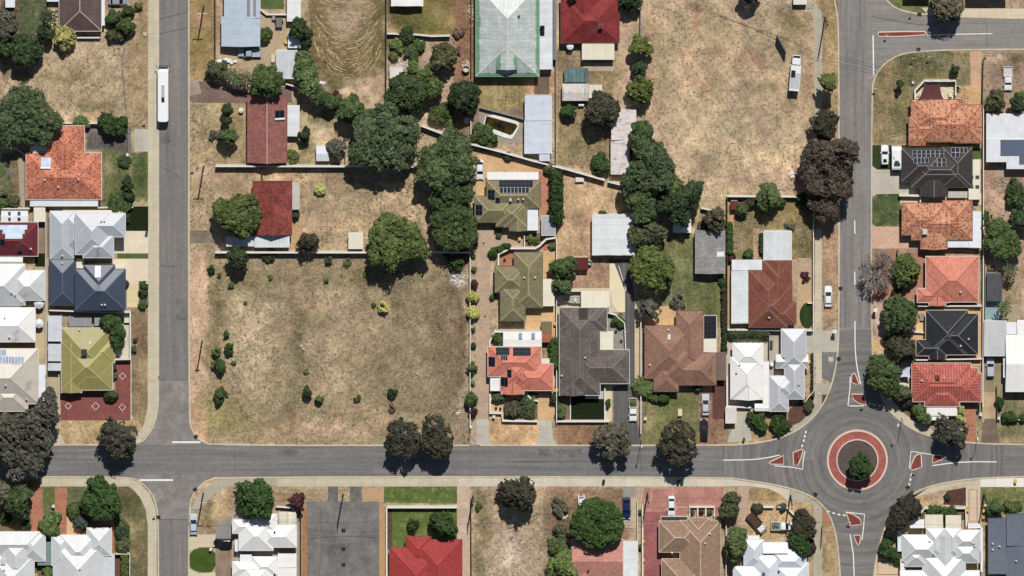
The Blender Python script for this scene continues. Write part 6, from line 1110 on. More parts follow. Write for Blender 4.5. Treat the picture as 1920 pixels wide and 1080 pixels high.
hedge(1353, 540, 1362, 612, 'bronze', 'thin brown-green hedge along the east fence of the green lawn', 1.6); hedge(1354, 612, 1363, 660, 'dark', 'dark hedge along the fence beside the brown carport', 1.8); hedge(1364, 618, 1440, 635, 'dark', 'dark clipped hedge north of the bright white roof', 1.8)
shrub(1421, 790, 22, 'deep', 'dark clipped hedge ball, west one of a pair by the concrete drive', h=2.4, nl=4, clump=.22); shrub(1461, 795, 21, 'deep', 'dark clipped hedge ball, east one of a pair by the footpath', h=2.4, nl=4, clump=.22); shrub(1516, 762, 11, 'olive', 'olive shrub in the bark bed beside the curved footpath', h=1.4); hedge(1521, 664, 1527, 745, 'bronze', 'thin hedge along the footpath fence of the pale grey house', 1.0)
# street trees
tree(1146, 830, 36, 'grey', 'sparse grey street tree at the mouth of the asphalt driveway', h=7.5, open_=.42, lobes=[(1135, 815, 22), (1158, 820, 22), (1142, 842, 18), (1128, 830, 12), (1168, 840, 12), (1150, 800, 12)]); tree(1270, 835, 40, 'gum', 'dark feathery street tree in front of the pink-brown house', h=8.5, open_=.38, lobes=[(1262, 815, 26), (1288, 818, 22), (1250, 835, 18), (1275, 840, 24), (1268, 862, 14), (1295, 845, 12)])
tree(1552, 152, 18, 'ygreen', 'yellow-green lollipop street tree beside the winding footpath', h=7.5, zr=1.9, lift=1.2); tree(1546, 235, 29, 'bronze', 'olive brown street tree north of the giant dark crown', h=7); tree(1556, 308, 58, 'brown', 'giant dark purple-brown tree overhanging the road', h=10, leaf=.24, lobes=[(1540, 285, 28), (1575, 280, 28), (1558, 305, 32), (1588, 305, 22), (1530, 318, 24), (1570, 335, 26), (1535, 345, 22), (1515, 300, 16), (1595, 275, 14)]); tree(1548, 392, 28, 'brown', 'dark grey-brown tree at the south tip of the giant dark crown', h=7.5, open_=.1, lobes=[(1540, 380, 20), (1556, 395, 20), (1542, 408, 14)]); shrub(1515, 385, 13, 'dark', 'dark bush in the shade west of the giant dark crown', h=2.4)
bare_tree(1648, 508, 42, 7, 'leafless purple-grey tree with spreading twigs beside the road', seed=9, n=20); shrub(1697, 508, 26, 'ygreen', 'bright yellow-green bushy tree next to the leafless tree', h=4.6, sy=1.45, clump=.24, trunk=True, name='tree', cat='tree'); tree(1687, 590, 34, 'green', 'large round mottled green tree in front of the black roof', h=7, sy=1.1); shrub(1683, 548, 11, 'maroon', 'dark maroon bush between the leafless and the mottled tree', h=2); shrub(1662, 635, 5, 'olive', 'tiny olive plant on the mulch by the road', h=.7)
tree(1690, 655, 26, 'gum', 'grey olive tree south of the large mottled tree', h=6); tree(1657, 705, 30, 'green', 'dark green tree hanging over the road before the roundabout', h=7.5, lobes=[(1648, 685, 20), (1668, 698, 22), (1655, 718, 22), (1640, 712, 12), (1672, 725, 12)]); tree(1692, 738, 17, 'olive', 'olive shrubby tree beside the dark green overhanging tree', h=4); shrub(1708, 752, 14, 'bronze', 'bronze bush at the corner of the red striped roof', h=2.2); shrub(1727, 775, 19, 'green', 'dark green bush beside the footpath at the white patio roofs', h=3, lobes=[(1722, 765, 13), (1730, 782, 13)])
tree(1783, 812, 33, 'gum', 'dark olive street tree east of the roundabout', h=7, open_=.36, lobes=[(1775, 800, 22), (1796, 805, 20), (1780, 820, 20), (1766, 815, 14), (1800, 820, 14)]); shrub(1802, 768, 8, 'lemon', 'bright yellow bush, the largest and northernmost by the orange path', h=2, sy=1.3); shrub(1798, 782, 7, 'lemon', 'bright yellow bush in the middle by the orange path', h=1.8); shrub(1806, 787, 7, 'lemon', 'bright yellow bush, the southernmost by the orange path', h=1.8); shrub(1892, 782, 13, 'deep', 'round green bush on the lawn near the east edge', h=2, sx=1.2, sy=.9); shrub(1875, 755, 8, 'deep', 'green bush along the fence beside the cracked driveway', h=1.8, sy=1.5); shrub(1918, 783, 7, 'deep', 'dark bush cut by the east edge beside the lawn', h=1.6)
tree(1612, 873, 21, 'deep', 'dense green tree standing in the roundabout', h=6, sy=1.15, clump=.24)
tree(1776, 12, 30, 'grey', 'sparse grey tree at the top edge above the side street', h=7, open_=.35); tree(1687, 158, 7, 'dark', 'small upright dark conifer on the corner lawn by the side street', h=4, sy=1.4); tree(1790, 130, 8, 'dark', 'small upright dark conifer north of the courtyard wall', h=3.6, sy=1.3)
tree(1866, 190, 21, 'olive', 'olive bushy tree north of the white flat roof', h=4.4, open_=.2); tree(1908, 195, 16, 'dark', 'dark palm-like tree near the east edge north of the white flat roof', h=5); shrub(1866, 178, 9, 'light', 'light green shrub in front of the white pickup', h=1.2); shrub(1912, 180, 10, 'light', 'light green shrub at the east edge below the white pickup', h=1.2); shrub(1905, 365, 20, 'green', 'green shrub group at the east edge beside the dry bank', h=3.4, sy=1.5)
tree(1875, 440, 34, 'green', 'large dark green leafy tree in the east yard', h=6, lobes=[(1868, 425, 18), (1885, 445, 20), (1862, 458, 18), (1880, 470, 20), (1900, 465, 14)]); palm(1875, 450, 20, 5.5, 'bright green palm rising from the large dark tree in the east yard', 'light'); tree(1912, 410, 20, 'dark', 'dark tree at the east edge north of the palm', h=6); palm(1895, 508, 16, 5, 'palm with a star-shaped shadow at the east edge', 'olive'); palm(1883, 578, 16, 5, 'green palm leaning over the pale teal slab', 'light'); shrub(1846, 405, 9, 'deep', 'green bush behind the L-shaped white patio roof', h=2, sy=1.5); shrub(1905, 345, 8, 'ygreen', 'small yellowish bush in the dry bank at the east edge', h=1.2)
# ---------------- south row
tree(477, 935, 41, 'deep', 'large round dark green tree in front of the white multi-hip house', h=6.5, clump=.2, sy=.85); shrub(557, 940, 17, 'maroon', 'round dark maroon tree beside the car park', h=3.2, trunk=True, name='tree', cat='tree'); tree(833, 982, 28, 'deep', 'dense green tree at the corner of the bright red roof', h=5, clump=.22); shrub(774, 983, 10, 'deep', 'small slender tree in the walled lawn', h=2.6, sy=1.3, open_=.3)
tree(968, 928, 38, 'bronze', 'perfectly round brown-green tree beside the footpath', h=7, nl=5, clump=.17); tree(1118, 983, 46, 'deep', 'big dark green tree over the salmon pink roof', h=7.5, lobes=[(1115, 958, 24), (1100, 978, 26), (1138, 975, 26), (1118, 998, 26), (1140, 1000, 18), (1092, 995, 16)]); shrub(1153, 955, 11, 'light', 'light green bush between the big dark tree and the blue car', h=2.4); shrub(1150, 1000, 12, 'light', 'light green bush at the corner of the salmon pink roof', h=2.4); shrub(1048, 950, 15, 'grey', 'pale grey-green shrub west of the white boat', h=2, sy=1.3, open_=.15); shrub(1050, 995, 14, 'olive', 'olive shrub beside the salmon pink roof', h=2); shrub(1048, 1025, 20, 'light', 'light green bushy shrub west of the salmon pink roof', h=2.6); tree(1055, 1060, 30, 'light', 'broad light green tree at the bottom edge by the salmon pink roof', h=4.5); shrub(897, 948, 8, 'ygreen', 'small green weed bush beside the corner pole', h=.9)
tree(1367, 950, 20, 'olive', 'olive tree at the edge of the red paved forecourt', h=5, lobes=[(1368, 938, 15), (1372, 955, 14), (1360, 962, 12)]); tree(1379, 1018, 22, 'light', 'leafy light green tree beside the tan tiled roof', h=6, sy=1.6); shrub(1420, 952, 10, 'gum', 'grey bush behind the low white front wall', h=1.6); shrub(1466, 951, 9, 'blue', 'bluish bush behind the middle of the white front wall', h=1.4); tree(1505, 985, 21, 'bronze', 'bronze tree at the footpath corner south of the roundabout', h=5, lobes=[(1510, 975, 16), (1500, 990, 14), (1515, 1000, 12)]); tree(1500, 1020, 20, 'deep', 'dark green tree at the corner of the blue-white roof', h=5, lobes=[(1495, 1012, 16), (1508, 1028, 14)]); shrub(1520, 1025, 9, 'maroon', 'maroon shrub beside the footpath south of the roundabout', h=2, sy=1.8)
tree(1700, 955, 28, 'bronze', 'dark bronze tree at the roundabout corner of the gabled house', h=6, lobes=[(1700, 945, 18), (1715, 955, 16), (1690, 965, 20), (1678, 978, 14)]); shrub(1665, 1030, 17, 'deep', 'dark green bush beside the road at the gabled house', h=3, sy=1.3, lobes=[(1663, 1020, 13), (1670, 1038, 13), (1682, 1044, 10)]); hedge(1742, 949, 1790, 972, 'deep', 'dark green hedge behind the low white wall of the gabled house', 1.8); tree(1865, 950, 17, 'green', 'green tree over the verge beside the slate roof', h=4); shrub(1900, 950, 13, 'ygreen', 'yellow-green bush at the east end of the verge by the slate roof', h=2, sx=1.3); shrub(1777, 933, 8, 'dark', 'small dark shrub at the edge of the bark bed', h=1.0)

for x, y, r, k, l in [(888, 480, 4, 'green', 'tiny plant in the driveway bed just south of the white fence end'), (889, 505, 5, 'olive', 'small pale plant in the driveway bed level with the white rubble'), (888, 618, 4, 'green', 'tiny plant in the driveway bed south of the yellow pair'), (887, 648, 5, 'deep', 'small dark plant in the driveway bed north of a round green bush'), (886, 718, 4, 'light', 'tiny pale plant in the driveway bed between two round green bushes'), (1298, 960, 5, 'green', 'small green bush in the west bay of the planter wall'), (1315, 960, 5, 'maroon', 'small reddish bush in the middle bay of the planter wall'), (1331, 960, 5, 'green', 'small green bush in the east bay of the planter wall'), (1199, 960, 4, 'green', 'small plant on the narrow strip by the cream driveway fence'), (1199, 1025, 5, 'green', 'small plant between the two yellow-lidded bins of the cream fence'), (950, 545, 4, 'dark', 'small dark pot plant at the west of the plain olive roof'), (1130, 400, 7, 'green', 'green bush showing over the north edge of the big white double shed')]: shrub(x, y, r, k, l, h=1.2, leaf=.12)
# ================================================================== FENCES AND WALLS
def wall_run(name, pts, label, m, h=1.8, th=.12, capm=None, capw=None, cat='fence', smooth=0):
    """a fence or garden wall along a polyline in photo pixels (ground line); the capping is a part"""
    if smooth: pts = smooth_line(pts, smooth)
    P = [W(x, y, 0)[:2] for x, y in pts]; o0 = (sum(p[0] for p in P) / len(P), sum(p[1] for p in P) / len(P), 0)
    b = MB(); L, Rr = offset_line(P, th)
    for i in range(len(P) - 1):
        d = math.hypot(P[i + 1][0] - P[i][0], P[i + 1][1] - P[i][1])
        for q, r in ((Rr, 1), (L, -1)):
            f = [(*q[i], 0), (*q[i + 1], 0), (*q[i + 1], h), (*q[i], h)]; uv = [(0, 0), (d, 0), (d, h), (0, h)]
            b.face(f if r > 0 else f[::-1], uv if r > 0 else uv[::-1])
        b.face([(*Rr[i], h), (*Rr[i + 1], h), (*L[i + 1], h), (*L[i], h)])
    b.face([(*L[0], 0), (*Rr[0], 0), (*Rr[0], h), (*L[0], h)]); b.face([(*Rr[-1], 0), (*L[-1], 0), (*L[-1], h), (*Rr[-1], h)])
    o = b.build(name, m, origin=o0); tag(o, label, cat)
    c = MB(); cw = capw or th + .08; L, Rr = offset_line(P, cw)
    for i in range(len(P) - 1):
        for z, fl in ((h + .05, 0), (h - .04, 1)):
            f = [(*Rr[i], z), (*Rr[i + 1], z), (*L[i + 1], z), (*L[i], z)]; c.face(f[::-1] if fl else f)
        c.face([(*Rr[i], h - .04), (*Rr[i + 1], h - .04), (*Rr[i + 1], h + .05), (*Rr[i], h + .05)]); c.face([(*L[i + 1], h - .04), (*L[i], h - .04), (*L[i], h + .05), (*L[i + 1], h + .05)])
    c.build('capping', capm or m, o)
    return o
F_WHITE = plain((224, 220, 210), .8, .2, .08, .8); F_CREAM = plain((226, 206, 172), .85, .2, .06, .8); F_GREY = plain((150, 146, 140), .85, .2, .14, .8); F_DARK = plain((74, 72, 68), .8, .2, .15, .8); F_BROWN = plain((120, 96, 78), .85, .2, .15); F_CAP = plain((232, 228, 218), .8, .2, .05); F_GREEN = plain((110, 130, 104), .8, .2, .1)
for a in [
 ('boundary_fence', [(238, 72), (232, 92), (231, 130), (234, 170), (238, 210), (241, 248)], 'low rail fence along the street side of the dry western lot', F_GREY, .7, .10), ('garden_wall', [(145, 69), (189, 69)], 'short white wall at the south end of the brown tiled roof', F_WHITE, 1.2, .2), ('boundary_fence', [(34, 67), (96, 67)], 'thin white fence west of the yellow bush', F_WHITE, 1.2, .08), ('boundary_fence', [(100, 229), (184, 229)], 'white fence just north of the orange tiled roof', F_WHITE, 1.7, .08), ('boundary_fence', [(242, 250), (242, 285)], 'short grey fence beside the concrete slab on the verge', F_GREY, 1.2, .08), ('boundary_fence', [(0, 275), (32, 277), (48, 289)], 'fence around the circular lawn at the west edge', F_CREAM, 1.6, .08),
 ('boundary_fence', [(0, 389), (57, 389)], 'white fence north of the white annexe at the west edge', F_WHITE, 1.7, .08), ('boundary_fence', [(183, 388), (250, 387)], 'white fence at the south end of the orange house lawn', F_WHITE, 1.2, .1), ('boundary_fence', [(87, 395), (87, 700)], 'long thin fence behind the row of west block houses', F_CREAM, 1.8, .08), ('garden_wall', [(234, 583), (245, 583), (245, 671), (217, 671)], 'white wall around the east yard of the mustard roofed house', F_WHITE, 1.8, .22), ('garden_wall', [(93, 579), (235, 584)], 'cream wall between the slate blue and mustard roofs', F_CREAM, 1.8, .15), ('boundary_fence', [(111, 700), (111, 806)], 'fence at the west side of the red paved forecourt', F_CREAM, 1.2, .08), ('boundary_fence', [(246, 675), (246, 788)], 'thin low edge fence along the red paving and the verge', F_WHITE, .5, .06),
 ('boundary_fence', [(217, 1036), (244, 1036), (244, 1095)], 'thin pale fence beside the yellow-green hedge at the bottom edge', F_CREAM, 1.6, .07), ('garden_wall', [(214, 966), (230, 974), (243, 988)], 'low curved brick edging wall on the corner lawn', F_BROWN, .4, .15),
 ('boundary_fence', [(404, -20), (404, 108)], 'dark fence west of the silver blue house', F_DARK, 1.8, .08), ('garden_wall', [(488, 16), (500, 26), (540, 26)], 'white kinked wall around the small square lawn', F_WHITE, 1.0, .2), ('boundary_fence', [(724.5, -20), (724, 188)], 'dark straight fence east of the hay paddock', F_DARK, 1.8, .12), ('boundary_fence', [(726, 61), (750, 62), (780, 63), (810, 66), (844, 65)], 'curved white sheet fence south of the greenish back lawn', F_WHITE, 1.7, .12), ('boundary_fence', [(536, 155), (552, 160), (570, 172)], 'short white fence segment beside the leafy boundary row', F_WHITE, 1.6, .1), ('boundary_fence', [(884, -20), (884, 140)], 'rusty brown fence west of the green metal roof', F_BROWN, 1.6, .1),
 ('boundary_fence', [(405, 308.5), (785, 309.5)], 'long white fence north of the fenced dry garden', F_WHITE, 2.1, .22), ('boundary_fence', [(404, 470.5), (881, 470.5)], 'long white fence on the north side of the vacant lot', F_WHITE, 2.0, .22), ('boundary_fence', [(881.5, 440), (881.5, 800)], 'long pale fence between the vacant lot and the brick driveway', F_CREAM, 1.7, .1), ('boundary_fence', [(648, 283), (648, 308)], 'short fence joining the white fence under the giant tree', F_GREY, 1.6, .08), ('boundary_fence', [(492, 314), (492, 338)], 'dark short fence north of the weathered red roof', F_DARK, 1.7, .08),
 ('boundary_wall', [(790, 233), (840, 252), (885, 268), (940, 282), (1000, 299), (1060, 314), (1134, 335)], 'long diagonal white wall across the middle gardens', F_WHITE, 2.0, .22), ('boundary_wall', [(1140, 338), (1168, 345)], 'short white wall continuing the diagonal one at the rusty shed', F_WHITE, 1.8, .2), ('boundary_fence', [(1042.5, 30), (1042.5, 305)], 'straight thin fence between the pool yard and the oval bush yard', F_GREY, 1.8, .09), ('boundary_fence', [(883, 220), (883, 250)], 'white post fence beside the pool end bush', F_WHITE, 1.4, .1), ('pool_fence', [(899, 200), (982, 222)], 'thin metal pool fence north of the swimming pool', F_GREY, 1.2, .05), ('boundary_fence', [(1201, 8), (1201, 68)], 'grey rail fence at the north of the field boundary row', F_GREY, 1.5, .08), ('boundary_fence', [(1145, 230), (1145, 335)], 'thin fence along the west side of the rusty shed', F_GREY, 1.6, .06),
 ('garden_wall', [(934, 500), (935, 474), (957, 463), (1004, 463), (1012, 458), (1024, 446), (1042, 443)], 'kinked cream wall between the two olive roofed houses', F_CREAM, 1.6, .3), ('garden_wall', [(983, 440), (983, 464)], 'short white wall beside the yellow-lidded bin of the solar olive roof', F_WHITE, 1.4, .12), ('boundary_fence', [(1043.5, 445), (1043.5, 790)], 'long thin fence east of the courtyard houses', F_CREAM, 1.7, .09), ('garden_wall', [(918, 650), (918, 638), (927, 619), (1015, 619)], 'white wall around the north courtyard of the salmon roof', F_WHITE, 1.9, .26), ('garden_wall', [(919, 736), (919, 773), (941, 773), (942, 787), (1008, 788)], 'white front wall of the salmon roofed house', F_WHITE, 1.1, .3), ('garden_wall', [(985, 733), (997, 748), (1009, 750)], 'angled white planter wall at the entrance of the salmon roof', F_WHITE, 1.0, .26),
 ('garden_wall', [(1045, 788), (1143, 788)], 'white front wall along the dark green lawn', F_WHITE, 1.1, .3), ('garden_wall', [(1134, 723), (1134, 787)], 'white side wall east of the dark green lawn', F_WHITE, 1.0, .2), ('garden_wall', [(1069.5, 742), (1069.5, 786)], 'thin white edging wall west of the dark green lawn', F_WHITE, .5, .14), ('garden_wall', [(1140, 584), (1154, 588), (1171, 603), (1173, 654)], 'cream wall around the pebbled courtyard', F_CREAM, 1.6, .14), ('boundary_wall', [(1201.5, 575), (1201.5, 810)], 'long cream fence between the asphalt driveway and the pink-brown house', F_CREAM, 1.6, .14), ('garden_wall', [(1068, 543), (1145, 543)], 'cream wall north of the cream carport and the boat', F_CREAM, 1.6, .16), ('boundary_fence', [(1160, 498), (1174, 545)], 'cream fence along the widening edge of the asphalt driveway', F_CREAM, .4, .1),
 ('boundary_fence', [(1362, 365.5), (1500, 366.5)], 'white fence along the south of the big dry field', F_WHITE, 1.8, .16), ('boundary_fence', [(1524.5, 380), (1524.5, 618)], 'long thin fence along the eastern footpath', F_CREAM, 1.7, .1), ('boundary_fence', [(1363, 366), (1363, 616)], 'dark fence west of the red-brown tiled house', F_DARK, 1.7, .08), ('boundary_fence', [(1314, 388), (1342, 394)], 'short white fence behind the dark broad tree', F_WHITE, 1.6, .1), ('garden_wall', [(1363, 615.5), (1523, 617)], 'white wall south of the red-brown tiled house', F_WHITE, 1.7, .2), ('garden_wall', [(1442, 622), (1442, 676)], 'grey fence between the white and pale grey houses', F_GREY, 1.7, .08), ('garden_wall', [(1363, 704), (1363, 760), (1408, 762)], 'white wall at the south-west of the bright white roof', F_WHITE, 1.2, .3), ('boundary_fence', [(1526, 660), (1526, 730), (1508, 752)], 'thin fence around the pale grey house corner', F_CREAM, 1.2, .08), ('garden_wall', [(1514, 567), (1523, 567)], 'tiny white wall at the dark round lawn', F_WHITE, .8, .14),
 ('courtyard_wall', [(1715, 188), (1715, 167), (1732, 149), (1791, 149), (1791, 176)], 'cream polygonal courtyard wall around the maroon shade sail', F_CREAM, 1.9, .3), ('boundary_fence', [(1843, 110), (1841, 200)], 'dark sagging fence beside the brick side driveway', F_DARK, 1.5, .1), ('boundary_fence', [(1843, 200), (1843, 470)], 'long fence behind the mottled and charcoal roofed houses', F_CREAM, 1.8, .12), ('boundary_fence', [(1843, 470), (1842, 760)], 'long cream fence behind the orange, black and red roofs', F_CREAM, 1.8, .14), ('garden_wall', [(1685, 364), (1725, 365), (1725, 377)], 'white wall between the charcoal and speckled orange houses', F_WHITE, 1.6, .24), ('garden_wall', [(1720, 571), (1740, 571)], 'white wall at the south-west corner of the bright orange roof', F_WHITE, 1.6, .2), ('garden_wall', [(1774, 571), (1840, 571)], 'white wall between the bright orange and black roofs', F_WHITE, 1.6, .2), ('garden_wall', [(1716, 672), (1741, 672)], 'white wall at the south-west of the black roof', F_WHITE, 1.6, .2), ('garden_wall', [(1774, 671), (1840, 670)], 'white wall between the black and red striped roofs', F_WHITE, 1.6, .2), ('garden_wall', [(1738, 580), (1812, 580)], 'long white wall on the north of the black roof', F_WHITE, 1.8, .24), ('boundary_fence', [(1682, 467), (1682, 540)], 'dark fence between the leafless tree and the yellow-green tree', F_DARK, 1.6, .1), ('garden_wall', [(1704, 620), (1732, 622)], 'white low wall behind the mottled green tree', F_WHITE, .9, .2), ('boundary_fence', [(1685, 680), (1686, 738)], 'thin fence beside the mauve shade canopy', F_GREY, 1.6, .08), ('boundary_fence', [(1868, 722), (1869, 790)], 'dark fence on the east of the cracked driveway', F_DARK, 1.2, .08), ('garden_wall', [(1880, 785), (1925, 786)], 'low white wall on the lawn near the east edge', F_WHITE, .8, .14), ('boundary_fence', [(1846, 492), (1846, 610)], 'pale fence west of the dark flat shed', F_GREY, 1.8, .07),
 ('garden_wall', [(725, 950), (725, 1090)], 'white side wall west of the walled lawn and red roof', F_WHITE, 1.5, .24), ('garden_wall', [(725, 948.5), (857, 948.5)], 'white front wall north of the walled lawn', F_WHITE, 1.5, .3), ('boundary_fence', [(883, 935), (884, 1090)], 'dark wire fence between the beige driveway and the dry lot', F_DARK, 1.3, .08), ('garden_wall', [(518, 948), (547, 950), (552, 958)], 'short white wall at the north of the white multi-hip house', F_WHITE, 1.2, .16), ('boundary_fence', [(564.5, 952), (564.5, 1090)], 'dark fence on the west of the grey car park', F_DARK, 1.7, .09), ('boundary_fence', [(1204.5, 945), (1204.5, 1090)], 'cream fence west of the red paved driveway', F_CREAM, 1.6, .2), ('garden_wall', [(1293, 966), (1293, 949), (1339, 949), (1339, 966)], 'white three-bay planter wall in the red forecourt', F_WHITE, .9, .24), ('garden_wall', [(1308, 950), (1308, 966)], 'white cross wall, west divider of the three-bay planter', F_WHITE, .85, .18), ('garden_wall', [(1323, 950), (1323, 966)], 'white cross wall, east divider of the three-bay planter', F_WHITE, .85, .18), ('garden_wall', [(1411, 949), (1450, 949)], 'low white front wall of the dry sandy yard, west piece', F_WHITE, 1.0, .24), ('garden_wall', [(1457, 949), (1474, 949), (1498, 973)], 'low white front wall of the dry sandy yard, angled east piece', F_WHITE, 1.0, .24), ('boundary_fence', [(1361, 955), (1361, 1090)], 'cream fence east of the tan tiled house', F_CREAM, 1.6, .1), ('garden_wall', [(1725, 962), (1733, 951), (1762, 951)], 'white front wall of the gabled house, west piece', F_WHITE, 1.1, .24), ('garden_wall', [(1770, 951), (1810, 951)], 'white front wall of the gabled house, east piece', F_WHITE, 1.1, .24), ('garden_wall', [(1810, 953), (1811, 985)], 'cream side wall beside the outlined driveway', F_CREAM, 1.4, .16), ('boundary_fence', [(1195, 935), (1196, 1090)], 'thin white fence beside the white carport of the pink roof', F_WHITE, 1.2, .07), ('boundary_fence', [(1541, 985), (1539, 1025)], 'dark low rail beside the southern footpath', F_DARK, .9, .08),
]: wall_run(*a[:3], a[3], a[4], a[5], capm=F_CAP if a[3] in (F_WHITE, F_CREAM) else None)

# ================================================================== TRAFFIC ISLANDS AND ROUNDABOUT
K_PINK = concrete((236, 208, 190), 30, .06, .95); RED_I = paving((146, 74, 66), (126, 60, 54), .16); RED_R = paving((186, 104, 92), (166, 88, 78), .2)
def ring(b, c, r0, r1, z0, z1, n=64):
    for k in range(n):
        a, e = 2 * math.pi * k / n, 2 * math.pi * (k + 1) / n; P = lambda r, t, z: (c[0] + r * math.cos(t), c[1] + r * math.sin(t), z)
        b.face([P(r0, a, z1), P(r1, a, z1), P(r1, e, z1), P(r0, e, z1)][::1]); b.face([P(r1, a, z0), P(r1, e, z0), P(r1, e, z1), P(r1, a, z1)])
        if r0 > 0: b.face([P(r0, e, z0), P(r0, a, z0), P(r0, a, z1), P(r0, e, z1)])
x, y, _ = W(1607.5, 862.5); rb = thing('roundabout', 'round roundabout with red paved ring and dark mulched centre', 'roundabout', (x, y, 0))
b = MB(); ring(b, (x, y), 6.45, 6.85, .01, .19); b.build('kerb', K_PINK, rb); b = MB(); ring(b, (x, y), 4.75, 6.45, .02, .17); b.build('paving', RED_R, rb); b = MB(); ring(b, (x, y), 4.5, 4.75, .03, .26); b.build('kerb', K_PINK, rb); b = MB(); ring(b, (x, y), 0, 4.5, .03, .22); b.build('garden_bed', soil((84, 72, 68), (108, 94, 88), 2.5, .4), rb)
def island(pts, label, sign=None):
    Q = [W(a, c)[:2] for a, c in pts]; cx = sum(p[0] for p in Q) / len(Q); cy = sum(p[1] for p in Q) / len(Q); o = thing('traffic_island', label, 'traffic island', (cx, cy, 0), 'red paved traffic islands')
    b = MB(); b.prism(Q, .01, .16); b.build('kerb', K_PINK, o)
    I = min(offset_line(Q, .46, True), key=lambda k: abs(sum(u[0] * v[1] - v[0] * u[1] for u, v in zip(k, k[1:] + k[:1]))))
    b = MB(); b.prism(I, .05, .175); b.build('paving', RED_I, o)
island([(1595, 717), (1596, 703), (1600, 699), (1604, 700), (1612, 720), (1604, 721)], 'narrow red island on the road north of the roundabout, farther one'); island([(1596, 738), (1620, 738), (1625, 755), (1624, 760), (1610, 757), (1600, 750)], 'broad red island just north of the roundabout')
island([(1441, 869), (1443, 865), (1469, 853), (1470, 871), (1446, 871)], 'pointed red island west of the roundabout, farther one'); island([(1486, 848), (1503, 841), (1507, 843), (1503, 858), (1497, 872), (1487, 873)], 'broad red island just west of the roundabout')
island([(1728, 851), (1729, 876), (1712, 882), (1706, 881), (1707, 873), (1714, 856), (1720, 851)], 'broad red island just east of the roundabout'); island([(1748, 852), (1766, 853), (1770, 857), (1768, 862), (1748, 869)], 'pointed red island east of the roundabout, farther one')
island([(1586, 961), (1600, 963), (1613, 972), (1616, 984), (1594, 986)], 'broad red island just south of the roundabout'); island([(1600, 1003), (1614, 1003), (1613, 1018), (1609, 1023), (1605, 1018)], 'narrow red island south of the roundabout, farther one')
island([(1644, 64), (1648, 59), (1690, 58), (1734, 58), (1737, 62), (1733, 66), (1690, 69), (1648, 69)], 'long thin red island in the mouth of the side street')

# ================================================================== VEHICLES
GLASS = glossy((24, 28, 34), .06, .6); TYRE = plain((34, 34, 36), .9, .1); LAMPW = glossy((220, 224, 226), .15); LAMPR = glossy((150, 26, 24), .2); BLACKP = plain((30, 30, 32), .6, .3); CHROME = glossy((150, 152, 156), .25, .5)
def wheel(parent, x, y, r=.33, w_=.22):
    b = MB(); b.tube((x - w_ / 2, y, r), (x + w_ / 2, y, r), r, n=12); o = b.build('wheel', TYRE, parent, (0, 0, 0)); b = MB(); b.tube((x - w_ / 2 - .01, y, r), (x + w_ / 2 + .01, y, r), r * .6, n=10); b.build('rim', CHROME, o, (0, 0, 0))
def loft(b, st):
    """st: sections, each a list of points; consecutive sections joined, ends capped"""
    for s, t in zip(st, st[1:]):
        for i in range(len(s) - 1): b.face([s[i], s[i + 1], t[i + 1], t[i]])
    b.face(st[0]); b.face(st[-1][::-1])
def body_mesh(L, Wd, z0, prof, wprof):
    """prof: (y fraction, shoulder height); wprof same length: half width factor"""
    b = MB(); st = []
    for (f, zs), k in zip(prof, wprof):
        y = f * L / 2; w_ = Wd / 2 * k; st.append([(-w_ * .96, y, z0), (-w_, y, z0 + (zs - z0) * .45), (-w_ * .97, y, z0 + (zs - z0) * .8), (-w_ * .86, y, zs), (w_ * .86, y, zs), (w_ * .97, y, z0 + (zs - z0) * .8), (w_, y, z0 + (zs - z0) * .45), (w_ * .96, y, z0)][::-1])
    loft(b, st); return b
def cabin(root, paint, Wd, yb0, yb1, yt0, yt1, zb, zt, sun=False, kt=.66, kb=.88):
    """glasshouse: base rectangle (rear yb0, front yb1) to roof rectangle (yt0, yt1)"""
    b = MB(); wb, wt = Wd / 2 * kb, Wd / 2 * kt
    B_ = [(-wb, yb0, zb), (wb, yb0, zb), (wb * .94, yb1, zb), (-wb * .94, yb1, zb)]; T = [(-wt, yt0, zt), (wt, yt0, zt), (wt * .96, yt1, zt), (-wt * .96, yt1, zt)]
    for i in range(4): j = (i + 1) % 4; b.face([B_[i], B_[j], T[j], T[i]])
    b.face(T); b.build('window', GLASS, root, (0, 0, 0))
    r = MB(); e = .05; n = 5; st = []
    for i in range(n):
        t = i / (n - 1); y = (yt0 - e) + (yt1 - yt0 + 2 * e) * t; w_ = (wt + e) * (.93 if i in (0, n - 1) else 1); zc = zt + .055 - (.03 if i in (0, n - 1) else 0)
        st.append([(-w_, y, zt - .01), (-w_ * .8, y, zc), (0, y, zc + .025), (w_ * .8, y, zc), (w_, y, zt - .01)][::-1])
    loft(r, st); ro = r.build('roof', paint, root, (0, 0, 0))
    for sx_ in (-1, 1):       # corner pillars
        p = MB()
        for (a, c) in ((B_[0 if sx_ < 0 else 1], T[0 if sx_ < 0 else 1]), (B_[3 if sx_ < 0 else 2], T[3 if sx_ < 0 else 2])): p.tube(a, c, .055, n=5)
        p.build('pillar', paint, root, (0, 0, 0))
    if sun: q = MB(); q.box(-wt * .6, yt0 + .3, zt + .05, wt * .6, yt0 + 1.1, zt + .1); q.build('sunroof', GLASS, ro, (0, 0, 0))
